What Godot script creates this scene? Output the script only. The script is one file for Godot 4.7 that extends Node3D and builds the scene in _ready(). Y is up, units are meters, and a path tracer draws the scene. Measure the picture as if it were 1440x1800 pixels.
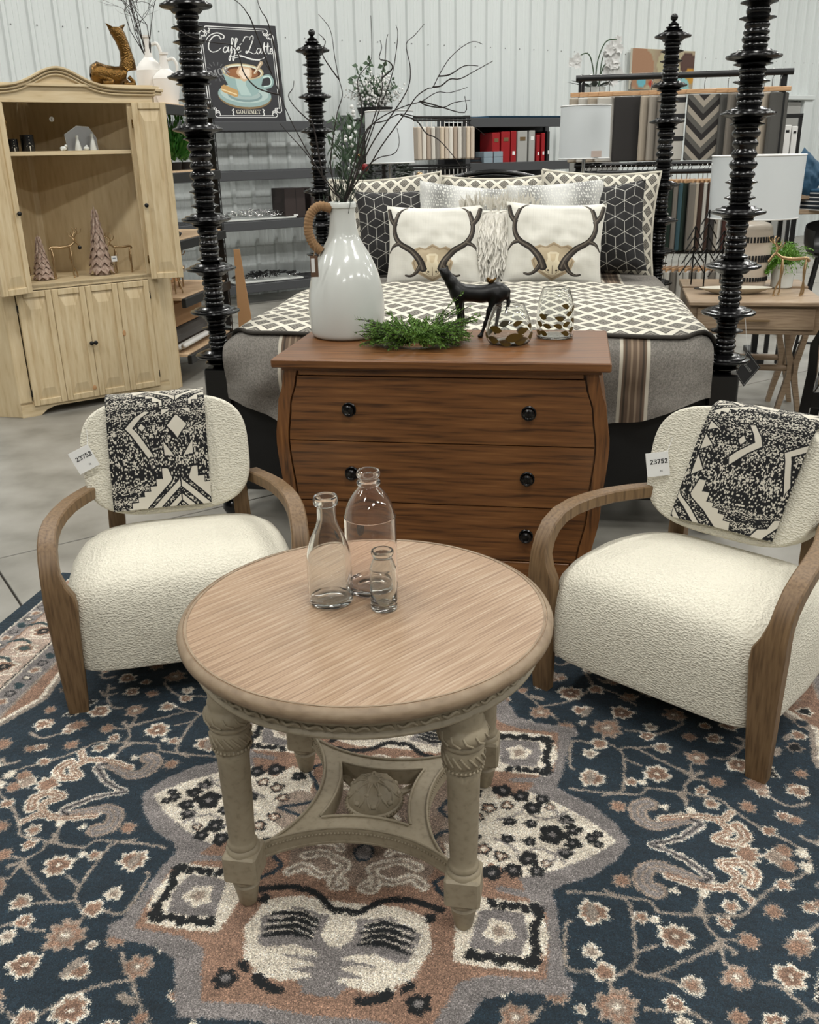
extends Node3D

var M := {}
var taken := {}
var rng := RandomNumberGenerator.new()


class Geo:
	var v := PackedVector3Array()
	var n := PackedVector3Array()
	var t := PackedVector2Array()
	var ix := PackedInt32Array()

	func put(p: Vector3, nn: Vector3, uv := Vector2.ZERO) -> int:
		v.append(p)
		n.append(nn)
		t.append(uv)
		return v.size() - 1

	# flat polygon whose front faces `out`
	func flat(p: Array, out: Vector3, uv := []) -> void:
		var nn := Vector3.ZERO
		for i in p.size():
			nn += (p[i] as Vector3).cross(p[(i + 1) % p.size()])
		nn = nn.normalized()
		var s := nn.dot(out) < 0.0
		if s:
			nn = -nn
		var b := v.size()
		for i in p.size():
			put(p[i], nn, uv[i] if uv.size() else Vector2(p[i].x, p[i].y))
		for i in range(1, p.size() - 1):
			if s:
				ix.append_array([b, b + i, b + i + 1])
			else:
				ix.append_array([b, b + i + 1, b + i])

	func box(c: Vector3, s: Vector3, bv := 0.003, xf := Transform3D()) -> Geo:
		var h := s * 0.5
		var k := minf(bv, minf(h.x, minf(h.y, h.z)) * 0.6)
		var at := func(sg: Vector3, ax: int) -> Vector3:
			var p := Vector3.ZERO
			for i in 3:
				p[i] = sg[i] * (h[i] if i == ax else h[i] - k)
			return xf * (c + p)
		for ax in 3:
			var a1 := (ax + 1) % 3
			var a2 := (ax + 2) % 3
			for sg in [-1.0, 1.0]:
				var pts := []
				for q in [[-1, -1], [1, -1], [1, 1], [-1, 1]]:
					var g := Vector3.ZERO
					g[ax] = sg
					g[a1] = q[0]
					g[a2] = q[1]
					pts.append(at.call(g, ax))
				var o := Vector3.ZERO
				o[ax] = sg
				flat(pts, xf.basis * o)
			if k <= 0.0:
				continue
			for s1 in [-1.0, 1.0]:
				for s2 in [-1.0, 1.0]:
					var g0 := Vector3.ZERO
					g0[a1] = s1
					g0[a2] = s2
					var g1 := g0
					g0[ax] = -1
					g1[ax] = 1
					var o := Vector3.ZERO
					o[a1] = s1
					o[a2] = s2
					flat([at.call(g0, a1), at.call(g1, a1), at.call(g1, a2), at.call(g0, a2)], xf.basis * o)
		if k > 0.0:
			for sx in [-1.0, 1.0]:
				for sy in [-1.0, 1.0]:
					for sz in [-1.0, 1.0]:
						var g := Vector3(sx, sy, sz)
						flat([at.call(g, 0), at.call(g, 1), at.call(g, 2)], xf.basis * g)
		return self

	# rows of points joined into a smooth skin; turned outward as a whole
	func grid(rows: Array, wrap := false, uvs := Vector2.ONE, flip := 0) -> Geo:
		var R := rows.size()
		var C: int = rows[0].size()
		var b := v.size()
		var acc := PackedVector3Array()
		acc.resize(R * C)
		var cen := Vector3.ZERO
		for i in R:
			for j in C:
				cen += rows[i][j]
		cen /= R * C
		var tot := 0.0
		var cols := C if wrap else C - 1
		for i in R - 1:
			for j in cols:
				var j2 := (j + 1) % C
				var p0: Vector3 = rows[i][j]
				var p1: Vector3 = rows[i][j2]
				var p2: Vector3 = rows[i + 1][j2]
				var p3: Vector3 = rows[i + 1][j]
				var fn := (p2 - p0).cross(p1 - p3)
				tot += fn.dot((p0 + p1 + p2 + p3) * 0.25 - cen)
				acc[i * C + j] += fn
				acc[i * C + j2] += fn
				acc[(i + 1) * C + j2] += fn
				acc[(i + 1) * C + j] += fn
		var s := -1.0 if tot < 0.0 else 1.0
		if flip != 0:
			s = flip
		var CC := C + 1 if wrap else C
		for i in R:
			for j in CC:
				put(rows[i][j % C], (acc[i * C + j % C] * s).normalized(), Vector2(float(j) / (CC - 1) * uvs.x, float(i) / (R - 1) * uvs.y))
		for i in R - 1:
			for j in CC - 1:
				var q := b + i * CC + j
				if s > 0.0:
					ix.append_array([q, q + 1, q + CC + 1, q, q + CC + 1, q + CC])
				else:
					ix.append_array([q, q + CC + 1, q + 1, q, q + CC, q + CC + 1])
		return self

	# profile of (radius, height), traced so that the outside lies to its right when going up
	func lathe(pr: Array, seg := 32, xf := Transform3D(), sharp := 40.0, sq := 1.0) -> Geo:
		var k := pr.size()
		var nor := []
		for i in k - 1:
			var d: Vector2 = pr[i + 1] - pr[i]
			nor.append(Vector2(d.y, -d.x).normalized())
		for i in k - 1:
			var na: Vector2 = nor[i]
			var nb: Vector2 = nor[i]
			if i > 0 and rad_to_deg(absf(na.angle_to(nor[i - 1]))) < sharp:
				na = (na + nor[i - 1]).normalized()
			if i < k - 2 and rad_to_deg(absf(nb.angle_to(nor[i + 1]))) < sharp:
				nb = (nb + nor[i + 1]).normalized()
			var b := v.size()
			for e in 2:
				var p: Vector2 = pr[i + e]
				var nn := na if e == 0 else nb
				for j in seg + 1:
					var a := TAU * j / seg
					put(xf * Vector3(p.x * cos(a), p.y, p.x * sin(a) * sq), (xf.basis * Vector3(nn.x * cos(a), nn.y, nn.x * sin(a))).normalized(), Vector2(float(j) / seg, p.y))
			for j in seg:
				var q := b + j
				ix.append_array([q, q + seg + 2, q + seg + 1, q, q + 1, q + seg + 2])
		return self

	func tube(p: Array, r, sides := 6, cap := true) -> Geo:
		var rows := []
		var side := Vector3.ZERO
		for i in p.size():
			var d: Vector3 = (p[mini(i + 1, p.size() - 1)] - p[maxi(i - 1, 0)]).normalized()
			if side == Vector3.ZERO:
				side = d.cross(Vector3.UP if absf(d.y) < 0.9 else Vector3.RIGHT).normalized()
			side = (side - d * side.dot(d)).normalized()
			var up := side.cross(d)
			var rad: float = r if r is float else r[i]
			var ring := []
			for j in sides:
				var a := TAU * j / sides
				ring.append(p[i] + (side * cos(a) + up * sin(a)) * rad)
			rows.append(ring)
		if cap:
			var a0 := []
			var a1 := []
			for j in sides:
				a0.append(p[0])
				a1.append(p[-1])
			rows.push_front(a0)
			rows.push_back(a1)
		return grid(rows, true)

	# closed loops joined with an edge at every corner of the section, capped
	func loft(loops: Array, cap := true, smooth_along := true) -> Geo:
		var C: int = loops[0].size()
		var cen := Vector3.ZERO
		for l in loops:
			for p in l:
				cen += p
		cen /= loops.size() * C
		for j in C:
			var strip := []
			for l in loops:
				strip.append([l[j], l[(j + 1) % C]])
			# outward is away from the section's own middle
			var l0: Array = loops[loops.size() / 2]
			var mid := Vector3.ZERO
			for p in l0:
				mid += p
			mid /= C
			var i0 := loops.size() / 2
			var i1 := i0 + 1 if i0 + 1 < loops.size() else i0 - 1
			var p0: Vector3 = loops[i0][j]
			var p1: Vector3 = loops[i0][(j + 1) % C]
			var p3: Vector3 = loops[i1][j]
			var fn := (p3 - p0).cross(p1 - p0) * (1.0 if i1 > i0 else -1.0)
			var s := 1 if fn.dot((p0 + p1) * 0.5 - mid) > 0.0 else -1
			grid(strip, false, Vector2.ONE, s)
		if cap:
			for e in [0, loops.size() - 1]:
				var o: Vector3 = loops[e][0] - loops[1 if e == 0 else e - 1][0]
				flat(loops[e], o)
		return self

	# outline in x,y pushed along z from 0 to depth
	func prism(p: PackedVector2Array, depth: float, xf := Transform3D()) -> Geo:
		var tri := Geometry2D.triangulate_polygon(p)
		var mir := xf.basis.determinant() < 0.0
		for z in [0.0, depth]:
			var up: bool = (z == depth) == (depth > 0.0)
			var nn: Vector3 = (xf.basis * Vector3(0, 0, 1 if up else -1)).normalized()
			var b := v.size()
			for q in p:
				put(xf * Vector3(q.x, q.y, z), nn, q)
			for i in range(0, tri.size(), 3):
				var a := p[tri[i]]
				var ccw := (p[tri[i + 1]] - a).cross(p[tri[i + 2]] - a) > 0.0
				if (ccw != up) != mir:
					ix.append_array([b + tri[i], b + tri[i + 1], b + tri[i + 2]])
				else:
					ix.append_array([b + tri[i], b + tri[i + 2], b + tri[i + 1]])
		var area := 0.0
		for i in p.size():
			area += p[i].cross(p[(i + 1) % p.size()])
		for i in p.size():
			var a := p[i]
			var c := p[(i + 1) % p.size()]
			var o := Vector2(c.y - a.y, a.x - c.x) * signf(area)
			flat([xf * Vector3(a.x, a.y, 0), xf * Vector3(c.x, c.y, 0), xf * Vector3(c.x, c.y, depth), xf * Vector3(a.x, a.y, depth)], xf.basis * Vector3(o.x, o.y, 0))
		return self

	func ball(c: Vector3, r: Vector3, seg := 14, rings := 8) -> Geo:
		var rows := []
		for i in rings + 1:
			var a := PI * i / rings
			var row := []
			for j in seg:
				var b := TAU * j / seg
				row.append(c + Vector3(r.x * sin(a) * cos(b), -r.y * cos(a), r.z * sin(a) * sin(b)))
			rows.append(row)
		return grid(rows, true)

	func leaf(at: Vector3, dir: Vector3, up: Vector3, l: float, w: float, fold := 0.15) -> void:
		var s := dir.cross(up).normalized()
		var u := s.cross(dir).normalized()
		var m := at + dir * l * 0.45
		var b := v.size()
		put(at, u)
		put(m + s * w * 0.5 + u * fold * w, (u - s * 0.4).normalized())
		put(at + dir * l, u)
		put(m - s * w * 0.5 + u * fold * w, (u + s * 0.4).normalized())
		put(m, u)
		ix.append_array([b, b + 4, b + 1, b + 1, b + 4, b + 2, b + 2, b + 4, b + 3, b + 3, b + 4, b])

	func done() -> ArrayMesh:
		var a := []
		a.resize(Mesh.ARRAY_MAX)
		a[Mesh.ARRAY_VERTEX] = v
		a[Mesh.ARRAY_NORMAL] = n
		a[Mesh.ARRAY_TEX_UV] = t
		a[Mesh.ARRAY_INDEX] = ix
		var m := ArrayMesh.new()
		m.add_surface_from_arrays(Mesh.PRIMITIVE_TRIANGLES, a)
		return m


func V2(a: Array) -> PackedVector2Array:
	var p := PackedVector2Array()
	for i in range(0, a.size(), 2):
		p.append(Vector2(a[i], a[i + 1]))
	return p


func prof(a: Array) -> Array:
	var p := []
	for i in range(0, a.size(), 2):
		p.append(Vector2(a[i], a[i + 1]))
	return p


func smooth(p: Array, sub := 4) -> Array:
	var out := []
	for i in p.size() - 1:
		var a = p[maxi(i - 1, 0)]
		var d = p[mini(i + 2, p.size() - 1)]
		for k in sub:
			out.append(p[i].cubic_interpolate(p[i + 1], a, d, float(k) / sub))
	out.append(p[-1])
	return out


func numbered(called: String) -> String:
	var k: int = taken.get(called, -1) + 1
	taken[called] = k
	return called if k == 0 else "%s_%03d" % [called, k]


func tag(o: Node3D, label: String, category: String, group := "", kind := "") -> void:
	o.set_meta("label", label)
	o.set_meta("category", category)
	if group:
		o.set_meta("group", group)
	if kind:
		o.set_meta("kind", kind)


func thing(called: String, label: String, category: String, at := Vector3.ZERO, turn := 0.0, group := "") -> Node3D:
	var o := Node3D.new()
	o.name = numbered(called)
	add_child(o)
	o.position = at
	o.rotation_degrees.y = turn
	tag(o, label, category, group)
	return o


func part(parent: Node3D, called: String, g, m: Material, label := "") -> MeshInstance3D:
	var o := MeshInstance3D.new()
	o.name = called
	o.mesh = g.done() if g is Geo else g
	o.material_override = m
	parent.add_child(o, true)
	if label:
		o.set_meta("label", label)
	return o


func solo(called: String, label: String, category: String, g, m: Material, at := Vector3.ZERO, turn := 0.0, group := "") -> MeshInstance3D:
	var o := part(self, numbered(called), g, m)
	o.position = at
	o.rotation_degrees.y = turn
	tag(o, label, category, group)
	return o


func struct(called: String, g, m: Material, at := Vector3.ZERO, turn := 0.0) -> MeshInstance3D:
	var o := part(self, called, g, m)
	o.position = at
	o.rotation_degrees.y = turn
	o.set_meta("kind", "structure")
	return o


func copy(o: Node3D, called: String, label: String, at: Vector3, turn: float) -> Node3D:
	var c: Node3D = o.duplicate()
	c.name = numbered(called)
	add_child(c)
	c.position = at
	c.rotation_degrees.y = turn
	if label:
		c.set_meta("label", label)
	return c


func mat(key: String, c: Color, rough := 0.6, metal := 0.0, spec := 0.5) -> StandardMaterial3D:
	var m := StandardMaterial3D.new()
	m.resource_name = key
	m.albedo_color = c
	m.roughness = rough
	m.metallic = metal
	m.metallic_specular = spec
	M[key] = m
	return m


func noise_tex(seed_: int, freq: float, cols: Array, size := 512, type := FastNoiseLite.TYPE_SIMPLEX_SMOOTH, oct := 4, offs := []) -> NoiseTexture2D:
	var f := FastNoiseLite.new()
	f.seed = seed_
	f.noise_type = type
	f.frequency = freq
	f.fractal_octaves = oct
	if type == FastNoiseLite.TYPE_CELLULAR:
		f.cellular_return_type = FastNoiseLite.RETURN_DISTANCE
		f.fractal_type = FastNoiseLite.FRACTAL_NONE if oct <= 1 else FastNoiseLite.FRACTAL_FBM
	var x := NoiseTexture2D.new()
	x.width = size
	x.height = size
	x.seamless = true
	x.noise = f
	if cols.size():
		var g := Gradient.new()
		var o := PackedFloat32Array()
		var cc := PackedColorArray()
		for i in cols.size():
			o.append(offs[i] if offs.size() else float(i) / (cols.size() - 1))
			cc.append(cols[i])
		g.offsets = o
		g.colors = cc
		x.color_ramp = g
	return x


func tri(m: StandardMaterial3D, sc: Vector3, world := false) -> StandardMaterial3D:
	m.uv1_triplanar = true
	m.uv1_world_triplanar = world
	m.uv1_scale = sc
	m.uv1_triplanar_sharpness = 6.0
	return m


# wood whose grain runs along axis (0 x, 1 y, 2 z)
func wood(key: String, cols: Array, axis: int, seed_: int, rough := 0.5, along := 0.9, across := 9.0, tex: Texture2D = null) -> StandardMaterial3D:
	var m := mat(key, Color.WHITE, rough)
	m.albedo_texture = tex if tex else noise_tex(seed_, 0.012, cols, 512, FastNoiseLite.TYPE_SIMPLEX_SMOOTH, 5)
	var s := Vector3.ONE * across
	s[axis] = along
	tri(m, s)
	return m


func bump(m: StandardMaterial3D, tex: Texture2D, cm: float) -> StandardMaterial3D:
	m.heightmap_enabled = true
	m.heightmap_texture = tex
	m.heightmap_scale = cm
	return m


func Y(deg: float, at := Vector3.ZERO) -> Transform3D:
	return Transform3D(Basis(Vector3.UP, deg_to_rad(deg)), at)


func ease01(a: float, b: float, x: float) -> float:
	return smoothstep(a, b, x)


func text(parent: Node3D, called: String, s: String, size: float, m: Material, at: Vector3, rot := Vector3.ZERO, bold := false, serif := false, depth := 0.0006) -> MeshInstance3D:
	var tm := TextMesh.new()
	var f := SystemFont.new()
	f.font_names = PackedStringArray(["Droid Serif" if serif else "Droid Sans"])
	f.font_weight = 700 if bold else 400
	tm.font = f
	tm.text = s
	tm.font_size = 32
	tm.pixel_size = size / 32.0
	tm.depth = depth
	tm.curve_step = 2.0
	var o := MeshInstance3D.new()
	o.name = called
	o.mesh = tm
	o.material_override = m
	parent.add_child(o, true)
	o.position = at
	o.rotation_degrees = rot
	return o


# ---- painting flat prints -------------------------------------------------
func fill(img: Image, p: PackedVector2Array, c: Color) -> void:
	var y0 := 1e9
	var y1 := -1e9
	for q in p:
		y0 = minf(y0, q.y)
		y1 = maxf(y1, q.y)
	var k := p.size()
	for y in range(maxi(0, int(floor(y0))), mini(img.get_height() - 1, int(ceil(y1))) + 1):
		var xs := []
		var yy := y + 0.5
		for i in k:
			var a := p[i]
			var b := p[(i + 1) % k]
			if (a.y <= yy) != (b.y <= yy):
				xs.append(a.x + (yy - a.y) / (b.y - a.y) * (b.x - a.x))
		xs.sort()
		for i in range(0, xs.size() - 1, 2):
			var xa := int(round(xs[i]))
			var w := int(round(xs[i + 1])) - xa
			if w > 0:
				img.fill_rect(Rect2i(xa, y, w, 1), c)


func disc(img: Image, c: Vector2, r: float, col: Color, sq := 1.0, rot := 0.0, k := 16) -> void:
	var p := PackedVector2Array()
	for i in k:
		p.append(c + Vector2(cos(TAU * i / k) * r, sin(TAU * i / k) * r * sq).rotated(rot))
	fill(img, p, col)


func stroke(img: Image, p: Array, w0: float, col: Color, w1 := -1.0, mid := -1.0) -> void:
	var k := p.size()
	var L := PackedVector2Array()
	var R := PackedVector2Array()
	for i in k:
		var d: Vector2 = (p[mini(i + 1, k - 1)] - p[maxi(i - 1, 0)]).normalized()
		var f := float(i) / maxi(k - 1, 1)
		var w := w0
		if mid >= 0.0:
			w = lerpf(w0, mid, sin(f * PI))
		elif w1 >= 0.0:
			w = lerpf(w0, w1, f)
		var nn := Vector2(-d.y, d.x) * w * 0.5
		L.append(p[i] + nn)
		R.append(p[i] - nn)
	for i in k - 1:
		fill(img, PackedVector2Array([L[i], L[i + 1], R[i + 1], R[i]]), col)
		if i > 0:
			disc(img, p[i], (L[i] - R[i]).length() * 0.5, col, 1.0, 0.0, 8)


func curve(a: Array, s := Vector2.ONE, o := Vector2.ZERO, sub := 6) -> Array:
	var p := []
	for i in range(0, a.size(), 2):
		p.append(Vector2(a[i], a[i + 1]) * s + o)
	return smooth(p, sub)


func blossom(img: Image, c: Vector2, r: float, k: int, cols: Array, rot := 0.0) -> void:
	for e in cols.size():
		var rr := r * (1.0 - e * 0.27 if e else 1.0)
		var p := PackedVector2Array()
		for i in k * 8:
			var a := TAU * i / (k * 8.0)
			p.append(c + Vector2(cos(a + rot), sin(a + rot)) * rr * (0.86 + 0.12 * cos(a * k) + 0.07 * sin(a * 3.0 + c.x) + 0.05 * sin(a * 5.0 + c.y)))
		fill(img, p, cols[e])


func palmette(img: Image, c: Vector2, r: float, rot: float, cols: Array) -> void:
	for e in cols.size():
		var rr := r * (1.0 - e * 0.27)
		var p := PackedVector2Array()
		for q in [[0, -1.0], [0.22, -0.5], [0.62, -0.72], [0.55, -0.3], [1.0, -0.15], [0.66, 0.15], [0.8, 0.55], [0.35, 0.5], [0.0, 0.9], [-0.35, 0.5], [-0.8, 0.55], [-0.66, 0.15], [-1.0, -0.15], [-0.55, -0.3], [-0.62, -0.72], [-0.22, -0.5]]:
			p.append(c + Vector2(q[0], q[1]).rotated(rot) * rr)
		fill(img, p, cols[e])


func pic(img: Image) -> ImageTexture:
	return ImageTexture.create_from_image(img)


# one quarter of the carpet, drawn in metres from its middle, then mirrored
func carpet_texture() -> ImageTexture:
	var S := 706.0
	var W := 1024
	var H := 832
	var navy := Color(0.10, 0.152, 0.188)
	var black := Color(0.05, 0.06, 0.068)
	var tan_ := Color(0.49, 0.385, 0.325)
	var grey := Color(0.43, 0.41, 0.40)
	var cream := Color(0.76, 0.72, 0.655)
	var taupe := Color(0.51, 0.455, 0.41)
	var line := Color(0.5, 0.46, 0.42)
	var img := Image.create(W, H, false, Image.FORMAT_RGB8)
	img.fill(navy)
	var P := func(a: Array) -> PackedVector2Array:
		var p := PackedVector2Array()
		for i in range(0, a.size(), 2):
			p.append(Vector2(a[i], a[i + 1]) * S)
		return p
	var sv := Vector2(S, S)
	# corner spandrel
	fill(img, P.call([0.86, 0.9, 0.94, 0.66, 1.06, 0.5, 1.04, 0.36, 1.1, 0.2, 1.2, 0.1, 1.2, 1.0, 0.4, 1.0, 0.46, 0.9, 0.62, 0.82]), line)
	fill(img, P.call([0.875, 0.91, 0.955, 0.67, 1.075, 0.51, 1.055, 0.36, 1.115, 0.21, 1.2, 0.12, 1.2, 1.0, 0.42, 1.0, 0.47, 0.915, 0.63, 0.835]), cream)
	fill(img, P.call([0.89, 0.92, 0.97, 0.68, 1.088, 0.515, 1.068, 0.36, 1.125, 0.22, 1.2, 0.14, 1.2, 1.0, 0.44, 1.0, 0.48, 0.93, 0.64, 0.85]), tan_)
	# vines
	for a in [[0.455, 0.248, 0.444, 0.268, 0.45, 0.366, 0.499, 0.366, 0.528, 0.375, 0.567, 0.348, 0.577, 0.313, 0.575, 0.208, 0.561, 0.173, 0.519, 0.154], [0.44, 0.172, 0.496, 0.167, 0.561, 0.17, 0.611, 0.172, 0.636, 0.199, 0.749, 0.188, 0.794, 0.181, 0.832, 0.132, 0.881, 0.085, 0.939, 0.043, 0.96, 0.0],
			[0.716, 0.143, 0.719, 0.217, 0.74, 0.26, 0.742, 0.31, 0.77, 0.316], [0.577, 0.313, 0.622, 0.284], [0.567, 0.348, 0.604, 0.36, 0.67, 0.315, 0.738, 0.272], [0.604, 0.36, 0.652, 0.371], [0.528, 0.375, 0.527, 0.411], [0.74, 0.254, 0.775, 0.249],
			[0.587, 0.436, 0.627, 0.435, 0.667, 0.431, 0.71, 0.46, 0.74, 0.5, 0.72, 0.56], [0.797, 0.348, 0.83, 0.348, 0.87, 0.39, 0.9, 0.46], [0.41, 0.46, 0.36, 0.52, 0.26, 0.62, 0.1, 0.64, 0.0, 0.62], [0.36, 0.52, 0.44, 0.56, 0.5, 0.64, 0.48, 0.72], [0.62, 0.56, 0.56, 0.62, 0.5, 0.64], [0.26, 0.62, 0.22, 0.7, 0.1, 0.74], [0.9, 0.22, 0.95, 0.18, 1.0, 0.2]]:
		stroke(img, curve(a, sv), 5.5, line)
	# big arabesque either side of the middle
	var scr := [[0.622, 0.0, 0.674, 0.022, 0.705, 0.045, 0.74, 0.085, 0.72, 0.1], [0.72, 0.102, 0.69, 0.087, 0.66, 0.075, 0.64, 0.066, 0.615, 0.075, 0.603, 0.1, 0.606, 0.128, 0.632, 0.142], [0.65, 0.088, 0.7, 0.105, 0.746, 0.112, 0.78, 0.108, 0.8, 0.118, 0.815, 0.142], [0.78, 0.108, 0.8, 0.07, 0.77, 0.04, 0.81, 0.03, 0.834, 0.058, 0.82, 0.095]]
	var wid := [[13.0, 20.0], [22.0, 34.0], [20.0, 16.0], [17.0, 26.0]]
	for e in 3:
		for k in 4:
			var cc: Color = [cream if k != 1 else taupe, grey if k < 2 else tan_, black if k == 0 else (taupe if k == 1 else cream)][e]
			var f: float = [1.0, 0.62, 0.14][e]
			stroke(img, curve(scr[k], sv), wid[k][0] * f, cc, wid[k][1] * f)
	palmette(img, Vector2(0.83, 0.0) * S, 0.04 * S, PI / 2, [cream, tan_])
	palmette(img, Vector2(0.885, 0.0) * S, 0.03 * S, PI / 2, [cream, taupe])
	# field flowers
	for f in [[0.498, 0.22, 0.037, 8, 0], [0.656, 0.259, 0.038, 8, 0], [0.495, 0.32, 0.023, 6, 3], [0.593, 0.218, 0.019, 5, 1], [0.774, 0.162, 0.022, 6, 1], [0.757, 0.208, 0.02, 5, 0], [0.76, 0.341, 0.032, 7, 2], [0.677, 0.372, 0.026, 7, 1], [0.858, 0.323, 0.035, 6, 0], [0.539, 0.44, 0.046, 9, 2], [0.642, 0.418, 0.023, 6, 0], [0.474, 0.454, 0.013, 5, 3], [0.653, 0.46, 0.021, 6, 3], [0.813, 0.43, 0.025, 7, 0], [0.898, 0.224, 0.022, 6, 1], [0.361, 0.49, 0.034, 7, 2], [0.331, 0.436, 0.018, 6, 3],
			[0.44, 0.6, 0.04, 8, 0], [0.2, 0.62, 0.035, 7, 1], [0.0, 0.66, 0.045, 8, 0], [0.58, 0.52, 0.036, 8, 0], [0.72, 0.53, 0.034, 7, 2], [0.86, 0.5, 0.03, 7, 0], [0.1, 0.75, 0.034, 7, 2], [0.3, 0.74, 0.036, 8, 0], [0.5, 0.74, 0.03, 7, 1], [0.66, 0.64, 0.032, 7, 0], [0.98, 0.24, 0.03, 6, 0]]:
		blossom(img, Vector2(f[0], f[1]) * S, f[2] * S, f[3], [[cream, tan_, tan_ * 0.82, cream], [cream, taupe, tan_], [taupe, tan_, taupe, cream], [cream, cream * 0.93, taupe]][f[4]], f[0] * 7.0)
	for f in [[0.796, 0.248, 0.027, 1.2], [0.856, 0.162, 0.026, 2.0], [0.89, 0.084, 0.022, 0.6], [0.91, 0.023, 0.026, 5.0], [0.948, 0.021, 0.02, 1.0], [0.558, 0.121, 0.026, 2.2], [0.664, 0.135, 0.014, 0.4], [0.724, 0.132, 0.016, 1.6], [0.62, 0.22, 0.014, 1.5], [0.43, 0.43, 0.03, 4.0], [0.75, 0.43, 0.024, 3.0], [0.93, 0.14, 0.022, 2.6], [0.6, 0.6, 0.03, 0.2], [0.4, 0.68, 0.03, 1.1], [0.26, 0.54, 0.022, 3.3], [0.56, 0.68, 0.026, 2.0], [0.8, 0.6, 0.028, 1.0], [0.15, 0.68, 0.024, 2.0]]:
		palmette(img, Vector2(f[0], f[1]) * S, f[2] * S, f[3], [cream if f[2] < 0.024 else taupe, tan_ if f[2] > 0.02 else cream])
	# dark feathered leaves
	for f in [[0.24, 0.66, 0.5], [0.92, 0.33, 1.9], [0.62, 0.72, 2.4], [0.8, 0.66, 0.3], [0.06, 0.7, -0.3]]:
		for k in 7:
			var q: Vector2 = Vector2(f[0], f[1]) * S + Vector2((k - 3) * 9.0, 0).rotated(f[2])
			disc(img, q, 16.0, cream, 0.36, f[2] + 1.0, 9)
		for k in 7:
			var q: Vector2 = Vector2(f[0], f[1]) * S + Vector2((k - 3) * 9.0, 0).rotated(f[2])
			disc(img, q, 12.5, black, 0.34, f[2] + 1.0, 9)
	# medallion
	fill(img, P.call([0, 0.585, 0.1, 0.57, 0.24, 0.585, 0.27, 0.53, 0.3, 0.46, 0.349, 0.44, 0.40, 0.435, 0.455, 0.43, 0.468, 0.40, 0.448, 0.385, 0.437, 0.319, 0.428, 0.232, 0.415, 0.175, 0.435, 0.155, 0.495, 0.12, 0.55, 0.06, 0.58, 0.0, 0, 0]), grey)
	fill(img, P.call([0, 0.545, 0.1, 0.535, 0.21, 0.545, 0.235, 0.48, 0.25, 0.43, 0.31, 0.405, 0.41, 0.4, 0.413, 0.33, 0.405, 0.235, 0.36, 0.2, 0.3, 0.19, 0.3, 0, 0, 0]), tan_)
	fill(img, P.call([0.55, 0.0, 0.505, 0.05, 0.43, 0.105, 0.36, 0.14, 0.27, 0.16, 0.19, 0.15, 0.17, 0.06, 0.19, 0]), cream)
	fill(img, P.call([0.24, 0.0, 0.23, 0.05, 0.2, 0.07, 0.16, 0.06, 0.1, 0, 0.2, 0]), taupe)
	fill(img, P.call([0.24, 0.17, 0.28, 0.11, 0.34, 0.14, 0.36, 0.18]), tan_)
	for f in [[0.455, 0.022, 0.022], [0.41, 0.0, 0.036], [0.44, 0.055, 0.02], [0.36, 0.085, 0.026], [0.285, 0.14, 0.027], [0.495, 0.0, 0.018], [0.33, 0.125, 0.024], [0.36, 0.03, 0.016], [0.22, 0.12, 0.02], [0.51, 0.016, 0.014], [0.31, 0.03, 0.018], [0.38, 0.12, 0.02]]:
		blossom(img, Vector2(f[0], f[1]) * S, f[2] * S, 5, [black], f[0] * 9.0)
		disc(img, Vector2(f[0], f[1]) * S, f[2] * S * 0.25, grey)
	for f in [[0.3, 0.085, 0.018], [0.26, 0.07, 0.02], [0.40, 0.095, 0.014], [0.235, 0.035, 0.018]]:
		blossom(img, Vector2(f[0], f[1]) * S, f[2] * S, 5, [black, tan_, cream], f[0] * 9.0)
	for a in [[0.36, 0.06, 0.39, 0.05, 0.42, 0.07, 0.4, 0.09], [0.28, 0.03, 0.33, 0.06, 0.34, 0.09], [0.44, 0.09, 0.42, 0.05, 0.46, 0.05]]:
		stroke(img, curve(a, sv), 4.0, grey)
	# diagonal lobes
	fill(img, P.call([0.235, 0.385, 0.225, 0.28, 0.25, 0.215, 0.39, 0.21, 0.4, 0.3, 0.395, 0.385, 0.3, 0.39]), cream)
	for k in 7:
		disc(img, Vector2(0.385 + 0.006 * (k % 2), 0.225 + k * 0.022) * S, 13.0, black, 0.6, 0.4 + k, 7)
		disc(img, Vector2(0.265 + k * 0.02, 0.362 + 0.006 * (k % 2)) * S, 12.0, black, 0.6, 2.0 + k, 7)
		if k < 5:
			disc(img, Vector2(0.295 + k * 0.022, 0.226 + 0.004 * (k % 2)) * S, 11.0, black, 0.6, 1.0 + k, 7)
	fill(img, P.call([0.26, 0.345, 0.27, 0.25, 0.3, 0.24, 0.36, 0.245, 0.372, 0.3, 0.36, 0.35, 0.3, 0.352]), grey)
	blossom(img, Vector2(0.315, 0.298) * S, 0.034 * S, 5, [cream, cream * 0.95, taupe], 0.4)
	fill(img, P.call([0.40, 0.24, 0.412, 0.3, 0.405, 0.36, 0.392, 0.3]), cream)
	# end lobes
	fill(img, P.call([0, 0.27, 0.1, 0.265, 0.17, 0.285, 0.19, 0.36, 0.165, 0.44, 0.12, 0.47, 0, 0.46]), cream)
	fill(img, P.call([0.03, 0.31, 0.1, 0.295, 0.165, 0.33, 0.15, 0.4, 0.09, 0.42, 0.03, 0.5, 0, 0.5, 0, 0.38]), grey)
	stroke(img, curve([0, 0.29, 0.03, 0.29, 0.07, 0.255, 0.13, 0.245, 0.2, 0.262], sv), 11.0, black)
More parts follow.
